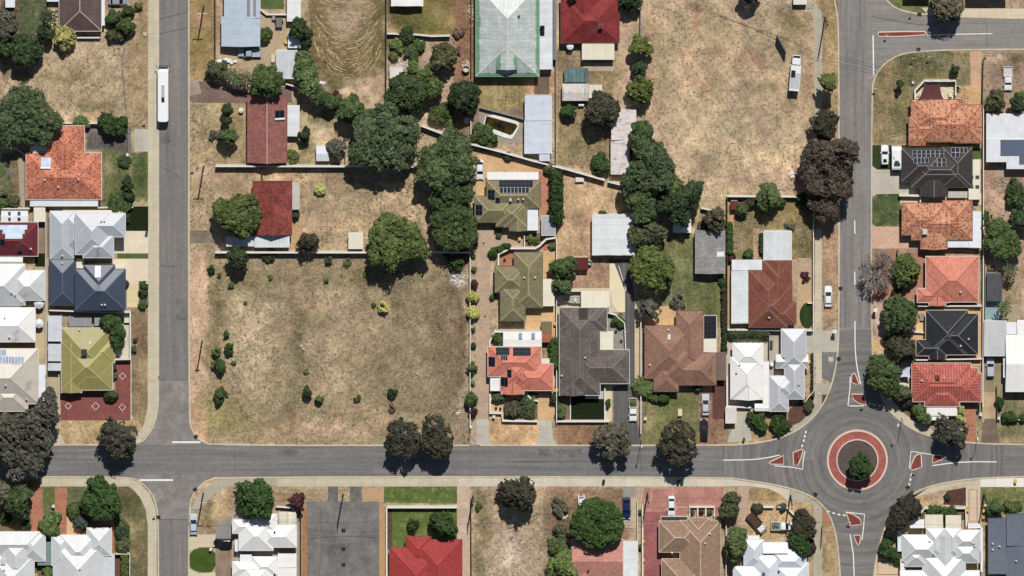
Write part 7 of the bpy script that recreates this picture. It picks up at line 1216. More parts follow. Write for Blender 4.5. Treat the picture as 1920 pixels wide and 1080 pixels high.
def fittings(root, L, Wd, zl=.68, zm=.98, ym=.55, paint=None, r=.33):
    for sx_ in (-1, 1):
        b = MB(); b.box(sx_ * Wd * .36 - .2, L / 2 - .22, zl - .08, sx_ * Wd * .36 + .2, L / 2 - .03, zl + .09); b.build('headlight', LAMPW, root, (0, 0, 0))
        b = MB(); b.box(sx_ * Wd * .40 - .14, -L / 2 + .0, zl, sx_ * Wd * .40 + .14, -L / 2 + .16, zl + .2); b.build('tail_light', LAMPR, root, (0, 0, 0))
        b = MB(); b.box(sx_ * (Wd / 2 + .07) - .1, ym - .06, zm - .08, sx_ * (Wd / 2 + .07) + .1, ym + .08, zm + .08); b.build('mirror', paint or BLACKP, root, (0, 0, 0))
        for yw in (-L * .29, L * .31): wheel(root, sx_ * (Wd / 2 - .12), yw, r)
def place(name, label, cat, px, py, head, zr=.7):
    x, y, _ = W(px, py, zr); o = thing(name, label, cat, (0, 0, 0), 'parked vehicles'); o['_x'] = 0; del o['_x']
    return o, (x, y, 0), -R(head)
def fin(t): t[0].location = t[1]; t[0].rotation_euler = (0, 0, t[2])
def car(px, py, head, c, label, L=4.5, Wd=1.8, suv=False, sun=False, name='parked_car'):
    """head: compass heading of the nose, degrees clockwise from the top of the photo"""
    t = place(name, label, 'car', px, py, head); o = t[0]; paint = glossy(c, .22, .5, 0, .6)
    b = body_mesh(L, Wd, .22, [(-1, .66), (-.965, .86), (-.84, .95), (-.5, .96), (0, .95), (.38, .93), (.72, .84), (.92, .74), (.985, .62), (1, .5)], [.66, .84, .96, 1, 1, 1, .98, .88, .70, .52]); b.build('body', paint, o, (0, 0, 0), True)
    if suv: cabin(o, paint, Wd, -L * .47, L * .20, -L * .40, L * .06, .93, 1.56, sun, .74)
    else: cabin(o, paint, Wd, -L * .38, L * .22, -L * .27, L * .04, .93, 1.42, sun)
    fittings(o, L, Wd, .66, 1.0, L * .14, paint); fin(t)
def ute(px, py, head, c, label, tray=(150, 150, 150), L=5.2, load=None, flat=False):
    t = place('parked_pickup', label, 'pickup', px, py, head); o = t[0]; Wd = 1.85; paint = glossy(c, .22, .5, 0, .6); k = 1 if flat else 1
    b = body_mesh(L * .6, Wd, .3, [(-1, .98), (-.6, 1.02), (0, 1.02), (.3, 1.0), (.75, .92), (.94, .82), (1, .58)], [.97, 1, 1, 1, .98, .92, .76])
    b.v = [(x, y + L * .2, z) for x, y, z in b.v]; b.build('body', paint, o, (0, 0, 0), True)
    cabin(o, paint, Wd, -L * .10, L * .26, -L * .07, L * .14, 1.0, 1.62, False, .74)
    b = MB(); y0, y1, w_, z0, z1 = -L / 2, -L * .105, Wd / 2 + (.08 if flat else 0), .72, 1.12
    b.box(-w_ + .07, y0 + .07, z0, w_ - .07, y1 - .07, z0 + .06); tr = b.build('tray', plain(tray, .7, .3), o, (0, 0, 0))
    s = MB(); s.box(-w_, y0, z0 - .25, -w_ + .07, y1, z1); s.box(w_ - .07, y0, z0 - .25, w_, y1, z1); s.box(-w_ + .07, y0, z0 - .25, w_ - .07, y0 + .07, z1); s.box(-w_ + .07, y1 - .07, z0, w_ - .07, y1, z1); s.build('tray_side', paint, tr, (0, 0, 0))
    fittings(o, L, Wd, .72, 1.1, L * .22, paint, .37); fin(t); return t
def load_on(px, py, r, m, label, cat, name, z=.8, n=6):
    rs = random.Random(int(px * 3)); x, y, _ = W(px, py, z); b = MB()
    for k in range(n):
        a = rs.uniform(0, 6.28); q = rs.uniform(0, r * S); s = rs.uniform(.18, .4); b.lathe((x + math.cos(a) * q, y + math.sin(a) * q), [(s * .7, z), (s, z + s * .5), (s * .6, z + s), (0, z + s * 1.1)], 7)
    o = b.build(name, m, origin=(x, y, 0)); tag(o, label, cat)
car(553 + 0, 0, 0, (0, 0, 0), '') if False else None
car(900, 318, 180, (240, 242, 246), 'white hatchback on the beige brick driveway under the giant pale green tree'); car(1553, 556, 0, (240, 242, 244), 'white sedan parked on the dry verge beside the footpath', 4.7); car(1659, 291, 0, (240, 242, 246), 'white car with dark sunroof on the lawn beside the caravan', 4.5, suv=True, sun=True)
car(1323, 759, 0, (200, 204, 210), 'silver sedan on the red-brown drive, north of a black car', 4.8); car(1320, 806, 0, (34, 36, 44), 'black car nose to tail behind the silver sedan', 4.8); car(1175, 953, 180, (30, 46, 96), 'dark blue car beside the big dark tree over the pink roof', 4.8); car(1259, 949, 180, (242, 242, 244), 'white sedan on the red paved forecourt', 4.5)
car(1857, 689, 0, (190, 198, 208), 'silver hatchback beside the big white gable roof', 4.3, suv=True); car(363, 983, 0, (190, 204, 216), 'pale blue-silver car at the kerb by the corner pole', 4.7); car(418, 1018, 270, (26, 28, 34), 'black car in the shade west of the white multi-hip house', 4.2, suv=True); car(222, 2, 90, (150, 156, 164), 'dark grey car cut by the top edge beside the brown tiled roof', 4.6)
ute(1187, 768, 180, (240, 242, 244), 'white pickup with weeds in its tray on the asphalt driveway', (96, 104, 70)); load_on(1185.5, 757, 5, plain((86, 100, 52), .95, .1, .3), 'heap of green garden waste in the tray of a white pickup', 'garden waste', 'garden_waste', .8, 12)
ute(1467, 986, 90, (240, 242, 244), 'white pickup with cluttered tray in the dry sandy yard', (120, 128, 112)); load_on(1454, 986, 5, plain((96, 100, 92), .8, .2, .3), 'clutter of dark gear in the tray of a white pickup in the sandy yard', 'gear', 'gear_pile', .8, 8)
ute(1890, 147, 180, (242, 242, 244), 'white pickup with long pale tray on bare ground by the east edge', (206, 198, 196), 5.4, flat=True); ute(468, 98.5, 270, (168, 180, 192), 'grey pickup loaded with white goods under the silver blue house', (170, 176, 182)); load_on(461, 98, 5, plain((214, 216, 216), .7, .2, .1), 'white goods heaped on the grey pickup', 'load', 'load_pile', .8, 9)
# old flat-bed truck with a rusty tray
t = place('parked_truck', 'small truck with rusty brown tray standing askew in the sandy yard', 'truck', 1419, 980, 138); o = t[0]
b = MB(); b.box(-1.05, -2.6, .75, 1.05, .7, .92); b.build('tray', plain((82, 60, 52), .85, .2, .2, 2.5), o, (0, 0, 0)); b = MB(); b.box(-1.05, -2.6, .92, -.98, .7, 1.2); b.box(.98, -2.6, .92, 1.05, .7, 1.2); b.box(-.98, .63, .92, .98, .7, 1.5); b.build('tray_side', plain((70, 54, 48)), o, (0, 0, 0))
P_ = glossy((236, 236, 236), .25, .5, 0, .5); b = body_mesh(1.9, 1.8, .45, [(-1, 1.2), (-.7, 1.25), (.4, 1.22), (.85, 1.1), (1, .8)], [.97, 1, 1, .96, .85]); b.v = [(x, y + 1.7, z) for x, y, z in b.v]; b.build('body', P_, o, (0, 0, 0), True); cabin(o, P_, 1.8, .8, 2.4, .9, 2.0, 1.2, 1.85, False, .8, .9); fittings(o, 5.2, 1.8, .85, 1.35, 2.1, BLACKP, .38); fin(t)
# white delivery truck in the field
t = place('parked_truck', 'white and grey truck with long box body parked on the big dry field', 'truck', 1491, 135, 5); o = t[0]
b = MB(); b.box(-1.15, -3.9, .85, 1.15, 1.75, 2.9); b.build('box_body', metal((236, 238, 240), .6, .06, .04), o, (0, 0, 0)); b = MB(); b.box(-1.05, -3.3, 2.9, 1.05, .1, 2.96); b.build('roof_panel', metal((196, 198, 202), .4, .08, .06), o, (0, 0, 0)); b = MB(); b.box(-1.0, -.9, 2.96, -.05, .7, 3.0); b.build('roof_hatch', plain((32, 34, 40)), o, (0, 0, 0)); b = MB(); b.box(-.5, -4.0, .5, .5, 1.9, .85); b.build('chassis', BLACKP, o, (0, 0, 0))
b = body_mesh(1.9, 2.05, .5, [(-1, 1.35), (-.6, 1.4), (.3, 1.4), (.8, 1.3), (1, .9)], [.98, 1, 1, .97, .88]); b.v = [(x, y + 2.9, z) for x, y, z in b.v]; b.build('body', P_, o, (0, 0, 0), True); cabin(o, P_, 2.05, 2.0, 3.78, 2.0, 3.35, 1.35, 2.2, False, .86, .92); fittings(o, 7.6, 2.0, .9, 1.7, 3.2, BLACKP, .42); fin(t)
# bus
t = place('bus', 'long white bus with dark windscreen driving along the western street', 'bus', 306, 176, 0, 2.0); o = t[0]; L, Wd = 12.2, 2.5; WB = glossy((244, 244, 244), .3, .4)
b = MB(); hw, hl = Wd / 2, L / 2
def oct_(k, z, f=0.0): return [(-hw * k, -hl + .25, z), (-hw * k + .3, -hl, z), (hw * k - .3, -hl, z), (hw * k, -hl + .25, z), (hw * k, hl - .5 - f, z), (hw * k - .35, hl - f, z), (-hw * k + .35, hl - f, z), (-hw * k, hl - .5 - f, z)]
st = [oct_(.97, .35), oct_(1, .6), oct_(1, 1.1), oct_(1, 2.6, .25), oct_(.97, 2.95, .45), oct_(.88, 3.1, .75)]
for s, q in zip(st, st[1:]):
    for i in range(8): j = (i + 1) % 8; b.face([s[i], s[j], q[j], q[i]])
b.face(st[-1]); b.face(st[0][::-1]); b.build('body', WB, o, (0, 0, 0))
b = MB(); b.face([(-hw + .2, hl - .02, 1.15), (hw - .2, hl - .02, 1.15), (hw - .2, hl - .20, 2.62), (-hw + .2, hl - .20, 2.62)][::-1]); b.box(-hw + .3, hl - .55, 2.72, hw - .3, hl - .25, 2.92); b.box(-hw + .25, hl - .02, .95, hw - .25, hl + .10, 1.3); b.build('windscreen', GLASS, o, (0, 0, 0))
for sx_ in (-1, 1):
    b = MB(); b.box(sx_ * (hw + .012) - .012, -hl + .5, 1.35, sx_ * (hw + .012) + .012, hl - .9, 2.45); b.build('window', GLASS, o, (0, 0, 0)); b = MB(); b.tube((sx_ * (hw - .1), hl - .2, 2.5), (sx_ * (hw + .32), hl + .28, 2.4), .05); b.box(sx_ * (hw + .3) - .14, hl + .2, 2.0, sx_ * (hw + .3) + .14, hl + .3, 2.45); b.build('mirror', BLACKP, o, (0, 0, 0))
    for yw in (-3.4, 3.5): wheel(o, sx_ * (hw - .16), yw, .5, .3)
    b = MB(); b.box(sx_ * .8 - .2, hl - .06, .6, sx_ * .8 + .2, hl + .04, .85); b.build('headlight', LAMPW, o, (0, 0, 0))
b = MB(); b.box(-.36, -.6, 3.1, .36, 2.2, 3.32); b.build('roof_unit', plain((178, 180, 182)), o, (0, 0, 0)); b = MB(); b.box(-.34, -1.6, 3.1, .34, -.65, 3.3); b.build('roof_vent', plain((40, 40, 44)), o, (0, 0, 0)); fin(t)
# caravan
t = place('caravan', 'white caravan with grey rooftop units on the lawn beside the white car', 'caravan', 1681, 296, 180, 1.5); o = t[0]
b = MB(); st = [[(-1.12, y, .5), (-1.15, y, 1.6), (-1.05, y, z), (1.05, y, z), (1.15, y, 1.6), (1.12, y, .5)][::-1] for y, z in ((-2.6, 1.9), (-2.45, 2.4), (-2.0, 2.6), (2.0, 2.6), (2.5, 2.35), (2.65, 1.7))]; loft(b, st); b.build('body', glossy((242, 242, 244), .3), o, (0, 0, 0))
b = MB(); b.box(-.75, .9, 2.6, .65, 1.7, 2.68); b.box(-.45, .45, 2.6, .45, .9, 2.66); b.build('roof_unit', plain((60, 62, 68)), o, (0, 0, 0)); b = MB(); b.box(.5, -.5, 2.6, .8, .2, 2.64); b.build('roof_hatch', plain((170, 160, 140)), o, (0, 0, 0)); b = MB(); b.tube((-.6, 2.6, .5), (0, 3.7, .5), .06); b.tube((.6, 2.6, .5), (0, 3.7, .5), .06); b.build('drawbar', BLACKP, o, (0, 0, 0))
for sx_ in (-1, 1): wheel(o, sx_ * 1.0, -.2, .34)
fin(t)
# boats
def boat(px, py, head, label, L=4.6, Wd=1.8, deck=(236, 238, 238), inn=(150, 146, 136), cabin_=True):
    t = place('boat', label, 'boat', px, py, head, .8); o = t[0]; b = MB(); st = []
    pr = ((-1, .82), (-.6, .95), (0, 1.0), (.4, .9), (.7, .66), (.9, .32), (1, .04))
    for f, k in pr: st.append([(-Wd / 2 * k, f * L / 2, 1.15), (-Wd / 2 * k * .8, f * L / 2, .7), (0, f * L / 2, .45 + .3 * max(0, f)), (Wd / 2 * k * .8, f * L / 2, .7), (Wd / 2 * k, f * L / 2, 1.15)])
    loft(b, st)
    for (f0, k0), (f1, k1) in zip(pr, pr[1:]):
        for sg in (-1, 1):
            a = [(sg * Wd / 2 * k0, f0 * L / 2, 1.15), (sg * Wd / 2 * k1, f1 * L / 2, 1.15), (sg * Wd / 2 * k1 * .78, f1 * L / 2, 1.17), (sg * Wd / 2 * k0 * .78, f0 * L / 2, 1.17)]; b.face(a if sg < 0 else a[::-1])
    b.build('hull', glossy(deck, .3), o, (0, 0, 0)); d = MB()
    for (f0, k0), (f1, k1) in zip(pr, pr[1:]): d.face([(-Wd / 2 * k0 * .78, f0 * L / 2, .95), (Wd / 2 * k0 * .78, f0 * L / 2, .95), (Wd / 2 * k1 * .78, f1 * L / 2, .95), (-Wd / 2 * k1 * .78, f1 * L / 2, .95)])
    d.build('deck', plain(inn, .7), o, (0, 0, 0))
    if cabin_: c_ = MB(); c_.box(-.5, -.3, .95, .5, .2, 1.5); c_.build('console', glossy(deck, .3), o, (0, 0, 0)); s_ = MB(); s_.box(-.45, -L * .42, .95, .45, -L * .32, 1.3); s_.build('seat', plain((200, 196, 186)), o, (0, 0, 0))
    b = MB(); b.box(-.12, -L / 2 - .25, .7, .12, -L / 2 - .02, 1.5); b.build('outboard_motor', BLACKP, o, (0, 0, 0)); b = MB(); b.box(-.7, -L * .35, .3, .7, L * .1, .45); b.tube((0, L * .1, .4), (0, L / 2 + .6, .4), .05); b.build('trailer', CHROME, o, (0, 0, 0)); fin(t)
boat(1078, 561, 270, 'white boat on a trailer behind the cream carport', 4.4, 1.7, (220, 218, 210), (176, 172, 160)); boat(1091, 940, 175, 'small white boat parked on the dry verge by the big dark tree', 3.2, 1.7, (242, 242, 242), (206, 206, 206))
# covered box trailer
t = place('trailer', 'dark box trailer parked on the paved yard beside the small square lawn', 'trailer', 523, 42, 180); o = t[0]; b = MB(); b.box(-.75, -1.2, .5, .75, 1.2, 1.0); b.build('box_body', plain((64, 64, 62), .6), o, (0, 0, 0)); b = MB(); b.box(-.62, -1.0, 1.0, .62, 1.0, 1.06); b.build('cover', plain((120, 118, 108), .7), o, (0, 0, 0)); b = MB(); b.tube((0, 1.2, .5), (0, 2.1, .5), .05); b.build('drawbar', CHROME, o, (0, 0, 0))
for sx_ in (-1, 1): wheel(o, sx_ * .85, 0, .3, .18)
fin(t)
# ================================================================== POLES, WIRES, STREET FURNITURE
WOOD = plain((70, 62, 56), .9, .1, .2, 2.0); WIRE = plain((44, 44, 46), .6, .3); WIREL = plain((170, 168, 160), .5, .4); CERAM = glossy((214, 216, 214), .3); STEEL = plain((150, 152, 154), .5, .4); SIGNM = glossy((230, 230, 228), .4)
POLES = {}
def pole(key, px, py, label, h=9.5, arm=1.15, ang=0.0, arms=1):
    """base in photo pixels; ang: direction of the crossarm in degrees from west-east"""
    x, y, _ = W(px, py, 0); o = thing('power_pole', label, 'power pole', (x, y, 0), 'timber power poles'); b = MB(); b.tube((x, y, 0), (x, y, h), .2, .15, 9); b.build('pole', WOOD, o)
    c, s = math.cos(R(ang)), math.sin(R(ang)); tips = []
    for k in range(arms):
        z = h - .35 - .9 * k; b = MB(); P = [(x - c * arm, y - s * arm, z), (x + c * arm, y + s * arm, z)]; b.tube(P[0], P[1], .1, n=5); a_ = b.build('crossarm', plain((206, 204, 198), .6) if ang == 0 else WOOD, o)
        for u in (-1, -.45, .45, 1):
            q = (x + c * arm * u * .95, y + s * arm * u * .95); b = MB(); b.lathe(q, [(.04, z + .05), (.09, z + .12), (.09, z + .2), (0, z + .28)], 7); b.build('insulator', CERAM, a_)
            if k == 0: tips.append((*q, z + .26))
    POLES[key] = tips; return o
pole('nw1', 382, 13, 'timber power pole on the verge near the top edge west of the silver blue roof', ang=0); pole('nw2', 382, 312, 'timber power pole with white crossarm on the verge by the long white fence', ang=0); pole('nw3', 379, 640, 'timber power pole beside the shrubs of the vacant lot', 8.5, arm=.5); pole('sw', 381, 925, 'timber power pole on the corner footpath by the pale blue car', ang=0)
pole('s1', 643, 927, 'timber power pole standing between the two car park crossings', ang=90); pole('s2', 887, 930, 'timber power pole at the corner of the dry lot by the beige driveway', ang=90); pole('s3', 1214, 925, 'timber power pole at the corner of the red paved driveway', ang=90); pole('s4', 1482, 929, 'timber power pole by the low white front wall near the roundabout', ang=90); pole('s5', 1845, 926, 'timber power pole beside the outlined driveway south of the road', ang=90)
pole('ne', 1547, 33, 'tall timber power pole with two crossarms beside the winding footpath', 11, ang=75, arms=2)
def wires(a, bp, label, m=WIRE, sag=.6, idx=(0, 1, 2, 3), r=.02, name='power_line'):
    A = POLES[a] if isinstance(a, str) else a; B_ = POLES[bp] if isinstance(bp, str) else bp
    for k in idx:
        b = MB(); p, q = mathutils.Vector(A[k]), mathutils.Vector(B_[k]); n = 12; pts = []
        for i in range(n + 1): t = i / n; v = p.lerp(q, t); v.z -= sag * 4 * t * (1 - t); pts.append(v)
        for u, v in zip(pts, pts[1:]): b.tube(u, v, r, n=3, caps=False)
        o = b.build(name, m, origin=tuple(p)); tag(o, label, 'power line', label)
def pts4(px, py, z, dx, dy): return [(*W(px + dx * k, py + dy * k, z)[:2], z) for k in (-1.5, -.5, .5, 1.5)]
wires('sw', 's1', 'parallel overhead wire strung from the corner footpath pole to the car park pole', idx=(0, 3)); wires('s1', 's2', 'parallel overhead wire strung from the car park pole to the dry lot pole', idx=(0, 3)); wires('s2', 's3', 'parallel overhead wire strung from the dry lot pole to the red driveway pole', idx=(0, 3)); wires('s3', 's4', 'parallel overhead wire strung from the red driveway pole to the white wall pole', idx=(0, 3)); wires('s4', 's5', 'parallel overhead wire strung across the road just south of the roundabout', idx=(0, 3)); wires('s5', pts4(2060, 925, 9, 0, 6), 'parallel overhead wire running east from the outlined driveway pole', idx=(0, 3))
wires(pts4(1300, -45, 10, -1, 4), 'ne', 'pale parallel overhead wire over the north of the big dry field', WIREL, idx=(0, 1, 2, 3), r=.03); wires('ne', pts4(1960, 165, 10, 1, -4), 'pale parallel overhead wire over the side street junction', WIREL, idx=(0, 1, 2, 3), r=.03)
def street_light(px, py, tx, ty, label, h=8.0):
    x, y, _ = W(px, py); ex, ey, _ = W(tx, ty, h); o = thing('street_light', label, 'street light', (x, y, 0), 'street lights'); b = MB(); b.tube((x, y, 0), (x, y, h - .6), .09, .06, 8); b.build('pole', STEEL, o); b = MB()
    pr = (x, y, h - .6)
    for k in range(1, 6): t = k / 5; q = (x + (ex - x) * t, y + (ey - y) * t, h - .6 + .7 * math.sin(t * 1.4)); b.tube(pr, q, .05, n=6); pr = q
    b.build('arm', STEEL, o); b = MB(); b.box(ex - .16, ey - .3, h - .02, ex + .16, ey + .3, h + .14); b.build('lamp_head', SIGNM, o)
street_light(1691, 783, 1684, 797, 'curved steel street light on the footpath corner north-east of the roundabout'); street_light(1834, 808, 1833, 822, 'straight dark street light beside the orange brick driveway'); street_light(1203, 822, 1203, 836, 'steel street light by the mouth of the asphalt driveway'); street_light(885, 792, 884, 800, 'steel street light at the mouth of the beige brick driveway', 5)
def sign(px, py, label, h=2.4, w_=.6, ang=0, m=None, name='road_sign', hh=.5):
    x, y, _ = W(px, py); o = thing(name, label, 'sign', (x, y, 0)); b = MB(); b.tube((x, y, 0), (x, y, h), .035, n=6); b.build('pole', STEEL, o); c, s = math.cos(R(ang)) * w_ / 2, math.sin(R(ang)) * w_ / 2; n = (-s / w_ * .05, c / w_ * .05)
    b = MB(); b.prism([(x - c + n[0], y - s + n[1]), (x + c + n[0], y + s + n[1]), (x + c + n[0] * 2, y + s + n[1] * 2), (x - c + n[0] * 2, y - s + n[1] * 2)], h - hh, h + .06); b.build('sign_plate', m or SIGNM, o)
sign(1661, 63, 'thin road sign on the west end of the long red island'); sign(1617, 756, 'small road sign on the broad island north of the roundabout', .0 + 2.2, .8, 20); sign(1497, 852, 'small road sign on the broad island west of the roundabout', 2.2, .7, 90); sign(1714, 877, 'small road sign on the broad island east of the roundabout'); sign(1592, 975, 'small road sign on the broad island south of the roundabout', 2.2, .8, -20); sign(1708, 21, 'road sign on the kerb of the north street corner'); sign(1711, 107, 'thin post sign on the corner lawn, west one'); sign(1741, 104, 'thin post sign on the corner lawn, east one'); sign(1640, 163, 'thin street post at the kerb of the curved corner'); sign(271, 228, 'pale post sign on the verge east of the dry western lot', 1.6, .8); sign(362, 312, 'small white post sign on the verge beside the white-armed power pole', 2.2, .7); sign(1848, 100, 'short white post sign beside the brick side driveway', 1.8); sign(290, 962, 'dark road sign on the footpath of the south-west street', 2.0)
def bus_stop(px, py, label):
    x, y, _ = W(px, py); o = thing('bus_stop_sign', label, 'bus stop', (x, y, 0)); b = MB(); b.tube((x, y, 0), (x, y, 2.6), .06, n=6); b.build('pole', STEEL, o); b = MB(); b.box(x - .45, y - .4, 2.5, x + .45, y + .4, 2.75); b.build('roof_plate', SIGNM, o); b = MB(); b.box(x - .3, y - .06, 1.2, x + .3, y + .06, 2.3); b.build('sign_plate', plain((60, 64, 70)), o)
bus_stop(1640.5, 577, 'bus stop post with square white top on the mulched verge'); bus_stop(1564, 617, 'bus stop post with square white top on the grey slab')
# billboard leaning over the field
x, y, _ = W(1466, 84); o = thing('billboard', 'tall dark billboard seen on edge in the dry field near the truck', 'billboard', (x, y, 0)); a_ = W(1457, 64); c_ = W(1474, 96); d = mathutils.Vector((c_[0] - a_[0], c_[1] - a_[1])).normalized(); nn = (-d.y * .09, d.x * .09)
b = MB(); b.prism([(a_[0] - nn[0], a_[1] - nn[1]), (c_[0] - nn[0], c_[1] - nn[1]), (c_[0] + nn[0], c_[1] + nn[1]), (a_[0] + nn[0], a_[1] + nn[1])], .5, 3.2); b.build('sign_board', plain((120, 116, 108), .7), o)
for k in (.12, .5, .88): q = (a_[0] + (c_[0] - a_[0]) * k, a_[1] + (c_[1] - a_[1]) * k); b = MB(); b.tube((q[0] + nn[0] * 2, q[1] + nn[1] * 2, 0), (q[0] + nn[0] * 2, q[1] + nn[1] * 2, 3.0), .08, n=6); b.build('post', STEEL, o)
# wheelie bins
YEL = plain((238, 190, 50), .6, .3); BING = plain((40, 62, 48), .6, .3); BIND = plain((44, 46, 48), .6, .3)
def bin_proto(lid, body):
    o = thing('wheelie_bin', 'x', 'bin', (0, 0, 0)); LABELS.pop('x'); b = MB()
    lo = [(-.22, -.26), (.22, -.26), (.22, .26), (-.22, .26)]; hi = [(-.29, -.35), (.29, -.35), (.29, .35), (-.29, .35)]
    for i in range(4): j = (i + 1) % 4; b.face([(*lo[i], .08), (*lo[j], .08), (*hi[j], 1.0), (*hi[i], 1.0)])
    b.face([(*p, .08) for p in lo[::-1]]); b.build('bin_body', body, o, (0, 0, 0)); b = MB(); st = [[(-.31, y, 1.0), (-.2, y, 1.06), (.2, y, 1.06), (.31, y, 1.0)][::-1] for y in (-.38, 0, .37)]; loft(b, st); b.build('lid', lid, o, (0, 0, 0))
    for sx_ in (-1, 1): b = MB(); b.tube((sx_ * .2, -.28, .1), (sx_ * .26, -.28, .1), .1, n=8); b.build('wheel', TYRE, o, (0, 0, 0))
    return o
BP = {}
for px, py, k, l in [(1132, 902, 'g', 'dark wheelie bin alone on the footpath north of the white boat'), (1272, 903, 'd', 'dark wheelie bin, west one of a pair on the footpath'), (1279, 903, 'g', 'dark wheelie bin, east one of a pair on the footpath'), (974, 447, 'y', 'yellow-lidded bin on the drive of the solar olive roof'), (1041, 606, 'y', 'yellow-lidded bin beside the tiny olive shed'), (1041, 731, 'y', 'yellow-lidded bin in the gap east of the salmon roof'), (1047, 730, 'y', 'yellow-lidded bin at the corner of the grey-brown roof'), (1206, 1014, 'y', 'yellow-lidded bin beside the cream fence of the red driveway, north one'), (1206, 1049, 'y', 'yellow-lidded bin beside the cream fence of the red driveway, south one'), (1814, 955, 'y', 'yellow-lidded bin against the cream side wall of the outlined driveway'), (1845, 957, 'y', 'yellow-lidded bin under the small green tree by the slate roof'), (1844, 969, 'o', 'orange-lidded bin at the corner of the slate roof'), (1904, 902, 'y', 'yellow-lidded bin on the bright footpath at the east edge'), (1834, 769, 'd', 'dark bin by the orange path of the red striped roof'), (1834, 756, 'y', 'yellow-lidded bin by the orange path of the red striped roof'), (1796, 165, 'd', 'dark bin outside the polygonal courtyard wall'), (536, 78, 'y', 'yellow-lidded bin beside the small white shed'), (1517, 677, 'y', 'yellow-lidded bin beside the pale grey hip house'), (68, 1077, 'o', 'orange-lidded bin between the two white verandah houses')]:
    if k not in BP: BP[k] = o = bin_proto({'g': BING, 'd': BIND, 'y': YEL, 'o': plain((232, 150, 50), .6, .3)}[k], BIND if k != 'g' else BING)
    else: o = copy_tree(BP[k])
    o.location = W(px, py, .6)[:2] + (0,); o.rotation_euler = (0, 0, random.Random(px).uniform(-.3, .3)); tag(o, l, 'bin', 'wheelie bins')
# drains, pits and boxes
DR = plain((52, 48, 46), .8, .2, .2, 4); PITC = concrete((196, 188, 172), 9)
def slab(name, label, cat, px, py, w_, d, h, m, rot=0, group=None, top=None):
    x, y, _ = W(px, py, h); c, s = math.cos(R(rot)), math.sin(R(rot)); f = lambda u, v: (x + u * c - v * s, y + u * s + v * c); b = MB(); b.prism([f(-w_ / 2, -d / 2), f(w_ / 2, -d / 2), f(w_ / 2, d / 2), f(-w_ / 2, d / 2)], .03, h); b.prism([f(-w_ * .42, -d * .42), f(w_ * .42, -d * .42), f(w_ * .42, d * .42), f(-w_ * .42, d * .42)], h, h + .03)
    o = b.build(name, m, origin=(x, y, 0)); tag(o, label, cat, group); return o
for x, y, r, l in [(644, 994.5, 0, 'square dark drain grate in the car park, northernmost'), (644, 1029.5, 0, 'square dark drain grate in the middle of the car park'), (644, 1059, 0, 'square dark drain grate in the car park, southernmost'), (297, 970, 0, 'dark drain grate at the kerb of the south-west street'), (366, 918, 40, 'dark drain grate on the curved kerb south of the junction'), (367, 819, 40, 'dark drain grate on the curved kerb at the vacant lot corner'), (1576, 541, 0, 'dark drain grate at the kerb beside the white sedan'), (1572.5, 673, 0, 'dark drain grate at the kerb by the grey slab'), (1529, 927, -40, 'dark drain grate on the curved kerb south of the roundabout'), (1722, 93, 0, 'dark drain grate at the south kerb of the side street'), (1724, 27, 0, 'dark drain grate at the north kerb of the side street'), (1702, 914, 30, 'dark drain grate on the kerb south-east of the roundabout'), (907, 456, 0, 'small dark drain in the drive of the solar olive roof'), (909.5, 593, 0, 'small dark drain in the middle of the brick driveway')]: slab('drain_grate', l, 'drain', x, y, .9 if x < 900 or x > 915 else .35, .8 if x < 900 or x > 915 else .35, .11, DR, r, 'drain grates')
for x, y, w_, l in [(272, 64, .8, 'pale square pit lid on the western verge'), (402, 940, .6, 'pale square pit lid beside the corner pole'), (1558, 674, 1.1, 'pale square pit lid in the grey slab by the road'), (1534, 614, .7, 'pale square pit lid on the eastern footpath'), (1537, 738, .6, 'pale square pit lid at the curve of the eastern footpath'), (1874, 107, 1.1, 'pale square pit lid on the verge of the side street'), (396, 305, .5, 'pale stone by the street end of the long white fence'), (247, 783, .5, 'pale square pit lid beside the red paved forecourt')]: slab('pit_lid', l, 'pit lid', x, y, w_, w_, .12, PITC, 0, 'concrete pit lids')
def letterbox(px, py, l, m=None):
    x, y, _ = W(px, py, 1.0); b = MB(); b.box(x - .18, y - .18, 0, x + .18, y + .18, .85); b.box(x - .24, y - .24, .85, x + .24, y + .24, 1.15); b.prism([(x - .3, y - .3), (x + .3, y - .3), (x + .3, y + .3), (x - .3, y + .3)], 1.15, 1.2); o = b.build('letterbox', m or F_WHITE, origin=(x, y, 0)); tag(o, l, 'letterbox')
letterbox(926, 781, 'white letterbox on the orange verge before the white front wall'); letterbox(100, 949, 'pale letterbox between the two brick driveways'); letterbox(127, 951, 'dark letterbox at the east side of the brick driveway', F_DARK); letterbox(1210, 785, 'white letterbox at the end of the cream driveway fence'); letterbox(1395, 824, 'small dark letterbox on the concrete drive by the hedge balls', F_DARK); letterbox(275, 436, 'dark letterbox at the corner of the dark green lawn', F_DARK); letterbox(275, 531, 'white letterbox by the pale driveway bush'); letterbox(395, 1030, 'white letterbox on the bright green corner lawn'); letterbox(1848, 948, 'white letterbox beside the driveway of the slate roof'); letterbox(239, 290, 'white letterbox on the front lawn of the orange roof'); letterbox(1839, 777, 'white letterbox beside the orange path', F_WHITE); letterbox(1873, 784, 'white letterbox by the cracked driveway')
